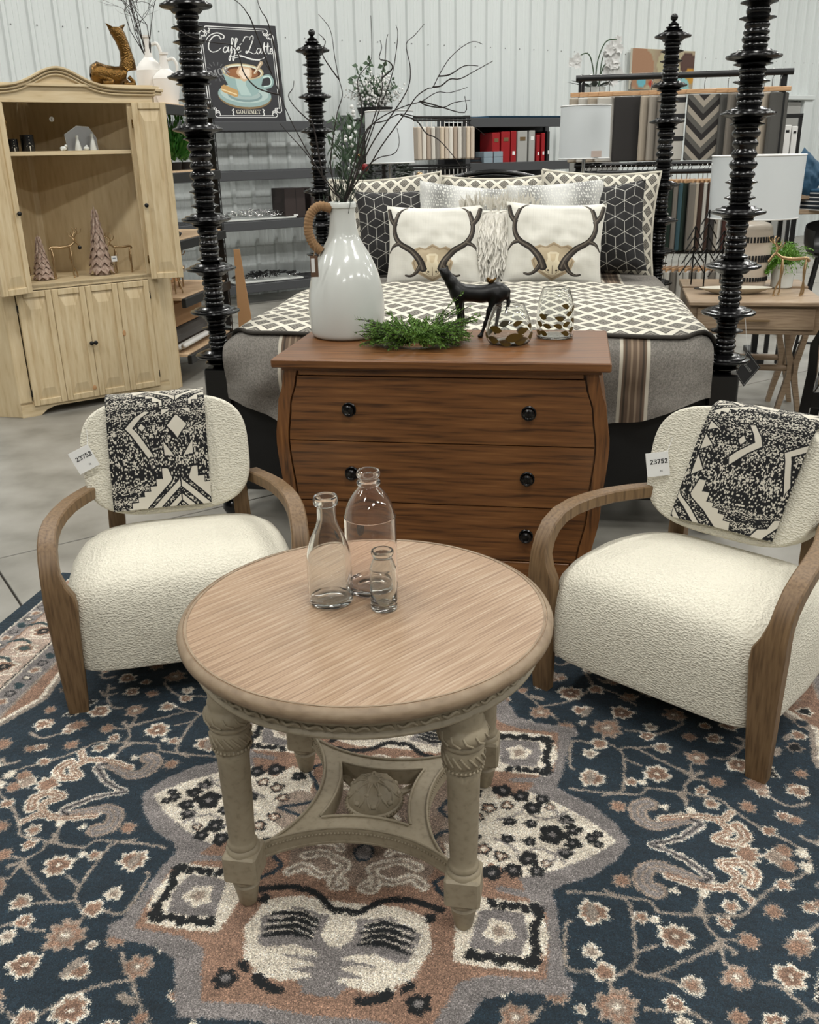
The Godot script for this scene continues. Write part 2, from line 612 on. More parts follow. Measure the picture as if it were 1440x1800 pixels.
	for k in 4:
		stroke(img, curve([0.045, 0.325 + k * 0.014, 0.09, 0.305 + k * 0.017, 0.155, 0.315 + k * 0.019], sv), 2.5, cream)
		stroke(img, curve([0.045, 0.332 + k * 0.014, 0.09, 0.312 + k * 0.017, 0.15, 0.324 + k * 0.019], sv), 3.0, black, 3.0, 9.0)
	for k in 3:
		stroke(img, curve([0.025, 0.41 + k * 0.024, 0.08, 0.405 + k * 0.03, 0.14, 0.415 + k * 0.026], sv), 3.0, cream, 3.0, 17.0)
	disc(img, Vector2(0, 0.345) * S, 24.0, cream, 1.25)
	stroke(img, curve([0.07, 0.5, 0.1, 0.495, 0.13, 0.475], sv), 10.0, black, 16.0)
	stroke(img, curve([0.15, 0.47, 0.165, 0.45], sv), 8.0, black, 14.0)
	blossom(img, Vector2(0.185, 0.49) * S, 0.026 * S, 6, [black], 0.2)
	disc(img, Vector2(0.185, 0.49) * S, 6.0, grey)
	disc(img, Vector2(0.175, 0.285) * S, 11.0, black, 1.0, 0.4, 4)
	# heart of the medallion
	fill(img, P.call([0, 0, 0.16, 0, 0.17, 0.1, 0.15, 0.2, 0.0, 0.225]), Color(0.47, 0.405, 0.36))
	stroke(img, curve([0.235, 0.0, 0.15, 0.04, 0.17, 0.1, 0.2, 0.15, 0.17, 0.19, 0.22, 0.245], sv), 7.0, navy)
	for e in 2:
		var w2: float = [1.0, 0.4][e]
		for a in [[0.03, 0.205, 0.02, 0.225, 0.042, 0.228, 0.045, 0.2, 0.03, 0.165, 0.055, 0.15], [0.05, 0.19, 0.08, 0.2, 0.12, 0.18, 0.15, 0.205], [0.05, 0.15, 0.09, 0.135, 0.13, 0.15], [0.05, 0.12, 0.07, 0.1, 0.11, 0.1]]:
			stroke(img, curve(a, sv), 14.0 * w2, [cream, taupe][e], 20.0 * w2)
	disc(img, Vector2(0, 0.12) * S, 17.0, navy, 1.2)
	disc(img, Vector2(0, 0.12) * S, 13.0, grey, 1.2)
	blossom(img, Vector2(0, 0) * S, 0.06 * S, 8, [cream, tan_, navy])
	# scattered small leaves and buds wherever the ground is still plain
	rng.seed = 91
	var tries := 0
	var put := 0
	while put < 60 and tries < 3000:
		tries += 1
		var q := Vector2(rng.randf_range(0.25, 1.08), rng.randf_range(0.02, 0.86)) * S
		var free := true
		for k in 8:
			var e := q + Vector2(30, 0).rotated(TAU * k / 8)
			if e.x < 0 or e.y < 0 or e.x >= W or e.y >= H or not img.get_pixelv(e).is_equal_approx(img.get_pixel(2, 828)):
				free = false
		if not free:
			continue
		put += 1
		var rr := rng.randf_range(11.0, 20.0)
		match put % 4:
			0: blossom(img, q, rr, 5, [cream, tan_], rng.randf() * 6.0)
			1: palmette(img, q, rr * 1.2, rng.randf() * 6.0, [taupe, tan_])
			2: disc(img, q, rr, line, 0.45, rng.randf() * 3.0, 9)
			3: stroke(img, curve([-20, 6, 0, -8, 18, 8], Vector2.ONE, q), 5.0, line, 9.0)
	# borders: distance to the nearest edge decides the band
	var bands := [[1.12, 0.85, line], [1.128, 0.858, grey], [1.2, 0.93, cream], [1.207, 0.937, black], [1.212, 0.942, Color(0.62, 0.55, 0.5)], [1.335, 1.065, tan_], [1.342, 1.072, grey], [1.395, 1.125, cream], [1.40, 1.13, navy]]
	for b in bands:
		img.fill_rect(Rect2i(int(b[0] * S), 0, W, H), b[2])
		img.fill_rect(Rect2i(0, int(b[1] * S), W, H), b[2])
	for side in 2:
		var count := 26 if side == 0 else 33
		for k in count:
			var s := 0.02 + k * 0.044
			var lim := 1.13 if side == 0 else 1.4
			if s > lim:
				continue
			for r in [[1.164, 0.894], [1.37, 1.1]]:
				if s > (r[1] if side == 0 else r[0]) + 0.02:
					continue
				var q := Vector2(r[0], s) if side == 0 else Vector2(s, r[1])
				var kind := k % 4
				if kind == 0:
					blossom(img, q * S, 13.0, 5, [black, grey], k)
				elif kind == 1:
					disc(img, q * S, 15.0, Color(0.13, 0.2, 0.22), 0.6, 0.8)
				elif kind == 2:
					disc(img, q * S, 12.0, black, 0.7, 0.5)
					disc(img, q * S, 8.5, cream, 0.7, 0.5)
				else:
					blossom(img, q * S, 15.0, 5, [cream, tan_], k)
		for k in 12:
			var s := 0.05 + k * 0.115
			if s > (0.95 if side == 0 else 1.22):
				continue
			var q := (Vector2(1.272, s) if side == 0 else Vector2(s, 1.002)) * S
			var rt := 0.0 if side == 0 else PI / 2
			if k % 2 == 0:
				blossom(img, q, 34.0, 7, [cream, tan_, black, taupe], rt)
			else:
				palmette(img, q, 34.0, rt, [cream, tan_, Color(0.2, 0.26, 0.26)])
			stroke(img, curve([-30, 8, 0, 24, 30, 4], Vector2.ONE, q + Vector2(26, 14).rotated(rt)), 5.0, Color(0.16, 0.22, 0.23), 5.0, 11.0)
			stroke(img, curve([-34, -10, 0, -24, 34, -30], Vector2.ONE, q + Vector2(-10, -10)), 5.0, cream)
	for k in 9:
		var q := Vector2(1.07 - 0.02 * absf(k - 3), 0.42 + k * 0.058) * S
		blossom(img, q, 17.0, 6, [cream if k % 2 else taupe, [black, tan_, navy][k % 3]], k)
		q = Vector2(0.6 + k * 0.05, 0.9 + 0.015 * sin(k * 2.0)) * S
		blossom(img, q, 15.0, 6, [cream if k % 2 else black, tan_], k)
	# woven: knots fray every edge, tufts differ in tone
	var src := img.get_data()
	var QW := W
	var QH := H
	var out := PackedByteArray()
	out.resize(W * 2 * H * 2 * 3)
	rng.seed = 7
	var jit := PackedInt32Array()
	var ton := PackedFloat32Array()
	var coarse := FastNoiseLite.new()
	coarse.frequency = 0.022
	for i in 65536:
		jit.append(int(clampf(rng.randfn(0.0, 1.9), -5, 5)))
		ton.append(clampf(rng.randfn(1.0, 0.22), 0.5, 1.7) + (0.5 if rng.randf() < 0.06 else 0.0))
	var o := 0
	var r := 0
	for y in H * 2:
		var my := absi(y - H) if y >= H else H - 1 - y
		var wv := 1.0
		var wx := 0
		var wy := 0
		for x in W * 2:
			var mx := x - W if x >= W else W - 1 - x
			r = (r * 5 + 12289 + (x & 3)) & 65535
			if (x & 3) == 0:
				wx = int(coarse.get_noise_2d(mx * 3.0, my * 3.0) * 5.0)
				wy = int(coarse.get_noise_2d(my * 3.0 + 500.0, mx * 3.0) * 5.0)
			var sx := clampi(mx + jit[r] + wx, 0, QW - 1)
			var sy := clampi(my + jit[(r + 911) & 65535] + wy, 0, QH - 1)
			if (x & 63) == 0:
				wv = 1.0 + coarse.get_noise_2d(x, y) * 0.16
			var k := (sy * QW + sx) * 3
			var tt := ton[(r * 3 + 77) & 65535] * wv
			out[o] = mini(255, int(src[k] * tt))
			out[o + 1] = mini(255, int(src[k + 1] * tt))
			out[o + 2] = mini(255, int(src[k + 2] * tt))
			o += 3
	return pic(Image.create_from_data(W * 2, H * 2, false, Image.FORMAT_RGB8, out))


func lattice_texture() -> ImageTexture:
	var img := Image.create(128, 160, false, Image.FORMAT_RGB8)
	img.fill(Color(0.82, 0.8, 0.745))
	var dia := func(c: Vector2, w: float, h: float, col: Color) -> void:
		fill(img, PackedVector2Array([c + Vector2(0, -h), c + Vector2(w, 0), c + Vector2(0, h), c + Vector2(-w, 0)]), col)
	for c in [Vector2(64, 80), Vector2(0, 0), Vector2(128, 0), Vector2(0, 160), Vector2(128, 160)]:
		dia.call(c, 45, 58, Color(0.33, 0.32, 0.295))
		dia.call(c, 34, 44, Color(0.5, 0.485, 0.45))
		dia.call(c, 22, 29, Color(0.33, 0.315, 0.29))
		dia.call(c, 15, 20, Color(0.52, 0.5, 0.46))
		dia.call(c, 6, 8, Color(0.2, 0.19, 0.18))
	rng.seed = 3
	for y in 160:
		for x in 128:
			var f := rng.randf_range(0.9, 1.08)
			img.set_pixel(x, y, img.get_pixel(x, y) * f)
	return pic(img)


func cube_texture() -> ImageTexture:
	var img := Image.create(640, 640, false, Image.FORMAT_RGB8)
	img.fill(Color(0.15, 0.148, 0.15))
	rng.seed = 5
	for x in range(0, 640, 3):
		img.fill_rect(Rect2i(x, 0, 1, 640), Color(0.15, 0.148, 0.15) * rng.randf_range(0.75, 1.25))
	var a := 74.0
	var hx := a * 0.866
	var col := Color(0.74, 0.73, 0.7)
	for i in range(-1, 7):
		for j in range(-1, 8):
			var c := Vector2(i * hx * 2.0 + (hx if j % 2 else 0.0), j * a * 1.5)
			for k in 3:
				var e := c + Vector2(0, a).rotated(TAU * k / 3.0 + PI)
				_dash(img, c, e, col)
				_dash(img, c + Vector2(0, a).rotated(TAU * k / 3.0 + PI), c + Vector2(0, a).rotated(TAU * k / 3.0 + PI + PI / 3), col)
				_dash(img, c + Vector2(0, a).rotated(TAU * k / 3.0), c + Vector2(0, a).rotated(TAU * k / 3.0 + PI / 3), col)
	return pic(img)


func _dash(img: Image, a: Vector2, b: Vector2, col: Color) -> void:
	for k in 9:
		stroke(img, [a.lerp(b, k / 9.0), a.lerp(b, (k + 0.72) / 9.0)], 4.2, col)


func spot_texture() -> ImageTexture:
	var img := Image.create(512, 340, false, Image.FORMAT_RGB8)
	rng.seed = 8
	for x in 512:
		var u := x / 512.0
		var g := 0.80 - 0.27 * exp(-pow((u - 0.25) / 0.13, 2.0)) - 0.27 * exp(-pow((u - 0.8) / 0.13, 2.0))
		img.fill_rect(Rect2i(x, 0, 1, 340), Color(g, g, g * 0.98))
	for j in 24:
		for i in 40:
			var p := Vector2(i * 13 + (6 if j % 2 else 0), j * 14.5 + 6) + Vector2(rng.randf_range(-4, 4), rng.randf_range(-4, 4))
			disc(img, p, rng.randf_range(3.6, 6.6), Color(0.84, 0.84, 0.815), 0.55, 1.2 + rng.randf_range(-0.3, 0.3), 8)
	return pic(img)


func antler_texture() -> ImageTexture:
	var img := Image.create(640, 640, false, Image.FORMAT_RGB8)
	img.fill(Color(0.85, 0.84, 0.80))
	rng.seed = 4
	for k in 420:
		var c := Color(0.85, 0.84, 0.80) * rng.randf_range(0.955, 1.03)
		img.fill_rect(Rect2i(0, rng.randi() % 640, 640, 1), c)
		img.fill_rect(Rect2i(rng.randi() % 640, 0, 1, 640), c)
	var sh := [[0.3, 0.56, 0.36, 0.53, 0.42, 0.55, 0.5, 0.5, 0.58, 0.55, 0.64, 0.53, 0.70, 0.56, 0.68, 0.66, 0.72, 0.72, 0.68, 0.84, 0.5, 0.965, 0.32, 0.84, 0.28, 0.72, 0.32, 0.66]]
	for e in 3:
		var p := PackedVector2Array()
		for i in range(0, sh[0].size(), 2):
			p.append((Vector2(sh[0][i], sh[0][i + 1]) - Vector2(0.5, 0.72)) * (1.0 - e * 0.07) * 640.0 + Vector2(320, 461))
		fill(img, p, [Color(0.7, 0.63, 0.52), Color(0.6, 0.53, 0.43), Color(0.72, 0.655, 0.55)][e])
	fill(img, V2([282, 405, 300, 394, 340, 394, 358, 405, 352, 450, 372, 500, 382, 545, 350, 566, 320, 572, 290, 566, 258, 545, 268, 500, 288, 450]), Color(0.87, 0.82, 0.71))
	fill(img, V2([300, 410, 340, 410, 334, 460, 320, 475, 306, 460]), Color(0.8, 0.735, 0.61))
	stroke(img, [Vector2(320, 500), Vector2(320, 568)], 4, Color(0.35, 0.28, 0.2))
	for s in [-1.0, 1.0]:
		disc(img, Vector2(320 + s * 26, 538), 7, Color(0.25, 0.2, 0.15))
		stroke(img, [Vector2(320 + s * 50, 500), Vector2(320 + s * 40, 545), Vector2(320 + s * 20, 560)], 3, Color(0.5, 0.42, 0.32))
	for s in [-1.0, 1.0]:
		for e in 3:
			var c: Color = [Color(0.15, 0.135, 0.125), Color(0.26, 0.235, 0.21), Color(0.42, 0.39, 0.35)][e]
			var w: float = [1.0, 0.6, 0.2][e]
			var o := Vector2(320 + (0 if e == 0 else -3 * e), -2 * e)
			stroke(img, curve([0.09, 0.82, 0.13, 0.70, 0.22, 0.58, 0.36, 0.48, 0.42, 0.36, 0.41, 0.22, 0.36, 0.09], Vector2(s * 640, 640), o), 52 * w, c, 26 * w)
			stroke(img, curve([0.12, 0.76, 0.17, 0.85, 0.23, 0.885, 0.285, 0.87], Vector2(s * 640, 640), o), 36 * w, c, 13 * w)
			stroke(img, curve([0.36, 0.48, 0.44, 0.51, 0.49, 0.58], Vector2(s * 640, 640), o), 40 * w, c, 7 * w)
			stroke(img, curve([0.41, 0.26, 0.46, 0.17, 0.475, 0.05], Vector2(s * 640, 640), o), 40 * w, c, 26 * w)
			stroke(img, curve([0.40, 0.22, 0.35, 0.09, 0.27, 0.02], Vector2(s * 640, 640), o), 22 * w, c, 8 * w)
	return pic(img)


func throw_texture(which: int) -> ImageTexture:
	var W := 384
	var img := Image.create(W, W, false, Image.FORMAT_RGB8)
	rng.seed = 21 + which
	var ink := Color(0.045, 0.05, 0.06)
	var pale := Color(0.78, 0.755, 0.70)
	img.fill(ink)
	for y in range(0, W, 3):
		var dens := 0.27 + 0.12 * sin(y * 0.11) + rng.randf_range(-0.08, 0.08)
		for x in range(0, W, 3):
			if rng.randf() < dens:
				img.fill_rect(Rect2i(x, y + (1 if (x / 3) % 2 else 0), 3 + (3 if rng.randf() < 0.4 else 0), 3), pale)
	var shape := func(a: Array) -> void:
		var p := V2(a)
		for i in p.size():
			p[i] *= W
		fill(img, p, pale)
		var q := []
		for i in p.size() + 1:
			q.append(p[i % p.size()])
		stroke(img, q, 5.0, ink)
	if which == 0:
		shape.call([0.17, 0.45, 0.38, 0.29, 0.44, 0.31, 0.26, 0.45, 0.44, 0.61, 0.39, 0.64])
		shape.call([0.30, 0.45, 0.345, 0.415, 0.39, 0.45, 0.345, 0.485])
		shape.call([0.59, 0.45, 0.70, 0.36, 0.81, 0.45, 0.70, 0.54])
		for s in [-1, 1]:
			shape.call([0.70 + s * 0.15, 0.28, 0.70 + s * 0.04, 0.28, 0.70 + s * 0.15, 0.37])
			shape.call([0.70 + s * 0.15, 0.63, 0.70 + s * 0.04, 0.63, 0.70 + s * 0.15, 0.54])
			shape.call([0.70, 0.19, 0.70 + s * 0.30, -0.04, 0.70 + s * 0.21, -0.04, 0.70, 0.12])
			shape.call([0.70, 0.72, 0.70 + s * 0.34, 1.03, 0.70 + s * 0.24, 1.03, 0.70, 0.81])
			shape.call([0.70, 0.87, 0.70 + s * 0.18, 1.03, 0.70 + s * 0.09, 1.03, 0.70, 0.95])
			var st := []
			for k in 7:
				st.append_array([0.70 + s * (0.17 + k * 0.065), 0.24 - k * 0.048, 0.70 + s * (0.17 + k * 0.065), 0.19 - k * 0.048])
			st.append_array([0.70 + s * 0.48, -0.06, 0.70 + s * 0.13, 0.17, 0.70 + s * 0.13, 0.24])
			shape.call(st)
			st = []
			for k in 7:
				st.append_array([0.70 + s * (0.12 + k * 0.065), 0.68 + k * 0.05, 0.70 + s * (0.185 + k * 0.065), 0.68 + k * 0.05])
			st.append_array([0.70 + s * 0.46, 1.05, 0.70 + s * 0.40, 1.05, 0.70 + s * 0.08, 0.74])
			shape.call(st)
	else:
		shape.call([0.42, 0.26, 0.48, 0.25, 0.62, 0.44, 0.38, 0.58, 0.35, 0.53, 0.53, 0.42])
		shape.call([0.37, 0.42, 0.415, 0.38, 0.46, 0.42, 0.415, 0.46])
		shape.call([1.02, 0.36, 0.82, 0.45, 0.95, 0.66, 0.99, 0.62, 0.90, 0.47, 1.02, 0.42])
		for k in 3:
			shape.call([0.06, 0.28 + k * 0.13, 0.17, 0.36 + k * 0.13, 0.06, 0.40 + k * 0.13])
		for s in [0, 1]:
			var st := []
			for k in 6:
				if s == 0:
					st.append_array([0.12 + k * 0.07, 0.22 - k * 0.04, 0.12 + k * 0.07, 0.17 - k * 0.04])
				else:
					st.append_array([0.16 + k * 0.07, 0.66 + k * 0.052, 0.23 + k * 0.07, 0.66 + k * 0.052])
			if s == 0:
				st.append_array([0.5, -0.05, 0.4, -0.05, 0.04, 0.17])
			else:
				st.append_array([0.60, 1.05, 0.5, 1.05, 0.12, 0.74])
			shape.call(st)
		shape.call([0.0, 0.72, 0.36, 1.05, 0.28, 1.05, 0.0, 0.80])
		shape.call([0.0, 0.9, 0.17, 1.05, 0.08, 1.05, 0.0, 0.98])
		shape.call([0.05, 0.1, 0.28, -0.04, 0.2, -0.04, 0.03, 0.06])
		shape.call([0.78, 1.02, 0.84, 0.92, 0.92, 0.9, 0.95, 0.8, 1.02, 0.78, 1.02, 0.86, 0.9, 1.02])
		shape.call([0.75, -0.04, 0.88, 0.06, 0.95, 0.05, 1.02, 0.12, 1.02, -0.04])
	return pic(img)


func sign_texture() -> ImageTexture:
	var W := 560
	var H := 700
	var img := Image.create(W, H, false, Image.FORMAT_RGB8)
	var bg := Color(0.20, 0.203, 0.213)
	var chalk := Color(0.85, 0.85, 0.84)
	img.fill(bg)
	rng.seed = 9
	for k in 300:
		img.fill_rect(Rect2i(rng.randi() % W, rng.randi() % H, 30, 2), bg * rng.randf_range(0.92, 1.1))
	# frame of two lines with curled corners
	for e in 2:
		var d: float = [26, 40][e]
		var q: float = [74, 90][e]
		for a in [[q, d, W - q, d], [q, H - d, W - q, H - d], [d, q, d, H - q], [W - d, q, W - d, H - q]]:
			stroke(img, [Vector2(a[0], a[1]), Vector2(a[2], a[3])], [6, 4][e], chalk)
	for sx in [0, 1]:
		for sy in [0, 1]:
			var s := Vector2(-1 if sx else 1, -1 if sy else 1)
			var o := Vector2(W if sx else 0, H if sy else 0)
			for a in [[74, 26, 60, 44, 76, 62, 96, 54, 92, 38], [26, 74, 44, 60, 62, 76, 54, 96, 38, 92], [60, 60, 76, 74, 92, 70, 90, 56], [60, 60, 74, 80, 66, 96, 54, 88]]:
				stroke(img, curve(a, s, o), 6, chalk)
	# script heading
	var S := Vector2(1, 1)
	var scr := [[172, 118, 165, 92, 130, 92, 92, 130, 78, 180, 100, 206, 140, 196, 168, 172], [60, 140, 90, 96, 150, 70, 196, 86, 190, 108, 160, 104],
		[214, 172, 196, 166, 180, 190, 190, 206, 210, 190, 220, 166, 214, 200, 226, 200], [226, 196, 256, 130, 262, 104, 250, 110, 240, 180, 222, 252, 214, 262, 216, 240, 244, 200],
		[244, 196, 284, 130, 290, 104, 278, 110, 266, 180, 248, 252, 240, 262, 242, 240, 272, 200], [270, 192, 294, 180, 300, 166, 290, 164, 278, 186, 284, 204, 310, 190],
		[382, 110, 392, 84, 410, 82, 404, 110, 380, 160, 360, 196, 344, 204, 346, 192, 372, 196, 400, 208, 424, 196], [330, 124, 350, 90, 380, 88],
		[452, 172, 436, 168, 424, 190, 432, 206, 450, 190, 458, 168, 454, 198, 464, 200], [464, 198, 488, 124, 478, 190, 484, 204, 494, 196], [494, 196, 516, 124, 508, 190, 514, 204, 524, 192], [476, 154, 530, 148], [522, 192, 540, 180, 542, 168, 532, 168, 524, 190, 532, 204, 550, 186]]
	for a in scr:
		stroke(img, curve(a, Vector2(0.95, 1), Vector2(2, 0)), 3.0, chalk, -1, 8.0)
	stroke(img, [Vector2(290, 150), Vector2(304, 138)], 5, chalk)
	for a in [[220, 236, 280, 222, 340, 240, 410, 250, 470, 226], [240, 244, 300, 232, 360, 250, 420, 254]]:
		stroke(img, curve(a), 3.5, chalk, -1, 7.0)
	# seal behind the cup, faint small print
	var dim := Color(0.4, 0.4, 0.41)
	for k in 14:
		var a := TAU * k / 14
		stroke(img, [Vector2(110, 345) + Vector2(44, 0).rotated(a), Vector2(110, 345) + Vector2(70, 0).rotated(a)], 5, dim)
	for k in 5:
		stroke(img, [Vector2(440, 330 + k * 12), Vector2(510 - k * 6, 330 + k * 12)], 2, Color(0.27, 0.27, 0.28))
	# saucer, cup, coffee, handle, spoon, macaron
	var C := Vector2(292, 0)
	for e in [[520, 186, 0.5, Color(0.5, 0.42, 0.3)], [510, 186, 0.47, Color(0.56, 0.65, 0.64)], [498, 168, 0.42, Color(0.68, 0.75, 0.735)], [512, 120, 0.4, Color(0.48, 0.57, 0.57)], [505, 108, 0.36, Color(0.62, 0.69, 0.68)]]:
		disc(img, C + Vector2(-8, e[0]), e[1], e[3], e[2], 0.05, 40)
	stroke(img, curve([420, 380, 470, 366, 490, 400, 474, 440, 420, 452, 400, 450]), 22, Color(0.53, 0.62, 0.615))
	stroke(img, curve([420, 380, 466, 370, 482, 400, 470, 436, 424, 446]), 8, Color(0.78, 0.86, 0.84))
	fill(img, V2([146, 340, 160, 400, 186, 460, 214, 500, 262, 520, 330, 520, 372, 500, 404, 450, 424, 390, 432, 340]), Color(0.56, 0.655, 0.65))
	fill(img, V2([230, 390, 236, 460, 258, 512, 330, 514, 300, 440, 300, 390]), Color(0.67, 0.75, 0.735))
	disc(img, Vector2(289, 340), 146, Color(0.72, 0.66, 0.52), 0.4, 0.03, 40)
	disc(img, Vector2(289, 341), 134, Color(0.83, 0.84, 0.78), 0.38, 0.03, 40)
	disc(img, Vector2(289, 346), 124, Color(0.34, 0.21, 0.13), 0.36, 0.03, 40)
	disc(img, Vector2(286, 352), 108, Color(0.56, 0.38, 0.25), 0.34, 0.03, 40)
	blossom(img, Vector2(300, 350), 62, 5, [Color(0.78, 0.66, 0.54), Color(0.88, 0.81, 0.73)], 0.6)
	fill(img, V2([360, 352, 420, 260, 436, 262, 440, 276, 376, 356]), Color(0.68, 0.6, 0.5))
	stroke(img, [Vector2(368, 350), Vector2(426, 268)], 5, Color(0.88, 0.84, 0.77))
	fill(img, V2([128, 446, 148, 436, 236, 476, 240, 500, 232, 520, 216, 526, 132, 488, 122, 470]), Color(0.72, 0.58, 0.38))
	stroke(img, [Vector2(124, 468), Vector2(228, 508)], 8, Color(0.88, 0.8, 0.64))
	for e in [[196, -1], [392, 1]]:
		stroke(img, curve([e[0] - e[1] * -4, 612, e[0] + e[1] * 14, 622, e[0] + e[1] * 6, 634, e[0] + e[1] * 14, 648, e[0] - e[1] * -4, 660]), 7, chalk)
	return pic(img)


func duvet_texture() -> ImageTexture:
	var img := Image.create(1024, 256, false, Image.FORMAT_RGB8)
	rng.seed = 12
	for y in 256:
		for x in 1024:
			img.set_pixel(x, y, Color(0.47, 0.452, 0.425) * rng.randf_range(0.82, 1.16))
	# stripes: one near each quarter of the width
	for c in [254, 770]:
		for e in [[-22, 44, Color(0.40, 0.335, 0.275)], [-22, 5, Color(0.74, 0.71, 0.65)], [17, 5, Color(0.74, 0.71, 0.65)], [-14, 3, Color(0.27, 0.23, 0.19)], [-6, 3, Color(0.55, 0.48, 0.4)], [3, 3, Color(0.55, 0.48, 0.4)], [11, 3, Color(0.27, 0.23, 0.19)]]:
			img.fill_rect(Rect2i(c + e[0], 0, e[1], 256), e[2])
	return pic(img)


func materials() -> void:
	mat("wall", Color(0.80, 0.82, 0.815), 0.45)
	mat("screw", Color(0.5, 0.5, 0.5), 0.4, 0.6)
	mat("ceiling", Color(0.82, 0.82, 0.80), 0.9)
	mat("black", Color(0.022, 0.022, 0.025), 0.22)
	mat("black_matte", Color(0.03, 0.03, 0.033), 0.6)
	mat("iron", Color(0.05, 0.048, 0.046), 0.4, 0.3)
	mat("rack", Color(0.255, 0.26, 0.27), 0.45)
	mat("rack_black", Color(0.035, 0.037, 0.04), 0.45)
	mat("white_gloss", Color(0.81, 0.82, 0.80), 0.12)
	mat("white_matte", Color(0.88, 0.87, 0.85), 0.7)
	mat("paper", Color(0.86, 0.86, 0.85), 0.7)
	mat("ink", Color(0.04, 0.04, 0.05), 0.8)
	mat("brass", Color(0.68, 0.58, 0.44), 0.3, 0.85)
	mat("chrome", Color(0.8, 0.8, 0.8), 0.15, 1.0)
	mat("bronze", Color(0.42, 0.31, 0.15), 0.22, 0.85)
	bump(tri(M["bronze"], Vector3.ONE * 5), noise_tex(61, 0.03, []), 0.25)
	mat("twig", Color(0.13, 0.1, 0.085), 0.8)
	mat("green", Color(0.36, 0.50, 0.19), 0.6)
	mat("green_dark", Color(0.07, 0.135, 0.06), 0.65)
	mat("green_bright", Color(0.40, 0.58, 0.20), 0.6)
	mat("sage", Color(0.25, 0.33, 0.24), 0.6)
	mat("red", Color(0.55, 0.05, 0.08), 0.4)
	mat("blue", Color(0.10, 0.26, 0.36), 0.7)
	mat("navy", Color(0.04, 0.10, 0.14), 0.7)
	mat("brown_box", Color(0.17, 0.125, 0.115), 0.55)
	mat("card", Color(0.72, 0.55, 0.38), 0.7)
	mat("door", Color(0.6, 0.6, 0.585), 0.5)
	mat("charcoal", Color(0.12, 0.12, 0.125), 0.8)
	mat("grey_cloth", Color(0.36, 0.345, 0.33), 0.9)
	mat("cream", Color(0.80, 0.78, 0.72), 0.7)
	mat("leather", Color(0.045, 0.042, 0.04), 0.35)
	mat("shade", Color(0.86, 0.88, 0.885), 0.45)
	M["shade"].backlight_enabled = true
	M["shade"].backlight = Color(0.25, 0.25, 0.25)
	for e in [["glass", Color(0.99, 0.997, 0.994, 0.01)], ["glass_pink", Color(0.995, 0.975, 0.965, 0.01)], ["glass_green", Color(0.975, 0.99, 0.985, 0.01)]]:
		var g := mat(e[0], e[1], 0.0)
		g.refraction_enabled = true
		g.refraction_scale = 0.045
	var c := mat("concrete", Color.WHITE, 0.42)
	c.albedo_texture = noise_tex(31, 0.006, [Color(0.44, 0.43, 0.40), Color(0.52, 0.508, 0.477), Color(0.545, 0.533, 0.503), Color(0.59, 0.578, 0.55)], 1024, FastNoiseLite.TYPE_SIMPLEX_SMOOTH, 6, [0.0, 0.4, 0.6, 1.0])
	tri(c, Vector3.ONE * 0.42, true)
	var bt := noise_tex(17, 0.045, [], 512, FastNoiseLite.TYPE_CELLULAR, 2)
	for e in [["boucle", Color(0.85, 0.83, 0.765)]]:
		var b := mat(e[0], e[1], 0.95)
		bump(tri(b, Vector3(5.5, 9.5, 5.5)), bt, 0.42)
		b.rim_enabled = true
		b.rim = 0.25
	var linen := noise_tex(19, 0.2, [Color(0.9, 0.9, 0.9), Color(1, 1, 1)], 256)
	for e in [["linen", Color(0.84, 0.825, 0.78)], ["fur", Color(0.93, 0.915, 0.875)]]:
		var l := mat(e[0], e[1], 0.9)
		l.albedo_texture = linen
		tri(l, Vector3.ONE * 4)
	wood("tabletop", [Color(0.44, 0.35, 0.27), Color(0.56, 0.455, 0.355), Color(0.62, 0.52, 0.42), Color(0.70, 0.635, 0.55)], 0, 41, 0.45, 0.75, 24.0)
	wood("rim", [Color(0.45, 0.375, 0.295), Color(0.53, 0.455, 0.365), Color(0.58, 0.51, 0.42)], 1, 42, 0.55, 9.0, 3.0)
	mat("paint", Color.WHITE, 0.55)
	M["paint"].albedo_texture = noise_tex(43, 0.03, [Color(0.50, 0.46, 0.38), Color(0.575, 0.53, 0.445), Color(0.60, 0.56, 0.475)], 512, FastNoiseLite.TYPE_SIMPLEX_SMOOTH, 4, [0.0, 0.35, 1.0])
	tri(M["paint"], Vector3.ONE * 3)
	var pine := [Color(0.22, 0.13, 0.06), Color(0.40, 0.255, 0.13), Color(0.46, 0.30, 0.16), Color(0.54, 0.37, 0.21)]
	wood("pine", pine, 0, 44, 0.38, 0.45, 9.0)
	wood("pine_side", pine, 1, 44, 0.38, 0.7, 9.0, M["pine"].albedo_texture)
	var oakc := [Color(0.32, 0.24, 0.155), Color(0.44, 0.345, 0.235), Color(0.50, 0.40, 0.285)]
	wood("oak", oakc, 1, 45, 0.5, 1.2, 14.0)
	wood("oak_arm", oakc, 2, 45, 0.5, 1.2, 14.0, M["oak"].albedo_texture)
	var hut := [Color(0.71, 0.62, 0.47), Color(0.785, 0.705, 0.56), Color(0.81, 0.735, 0.595), Color(0.84, 0.775, 0.645)]
	wood("hutch", hut, 1, 46, 0.5, 0.6, 5.0)
	wood("hutch_flat", hut, 0, 46, 0.5, 0.6, 5.0, M["hutch"].albedo_texture)
	wood("deck", [Color(0.70, 0.58, 0.45), Color(0.80, 0.685, 0.55), Color(0.84, 0.73, 0.6)], 2, 47, 0.6, 0.8, 4.0)
	wood("desk", [Color(0.50, 0.42, 0.335), Color(0.61, 0.525, 0.43), Color(0.67, 0.59, 0.49)], 0, 48, 0.5, 0.9, 12.0)
	wood("hanger", [Color(0.70, 0.54, 0.39), Color(0.82, 0.67, 0.51)], 0, 49, 0.5)
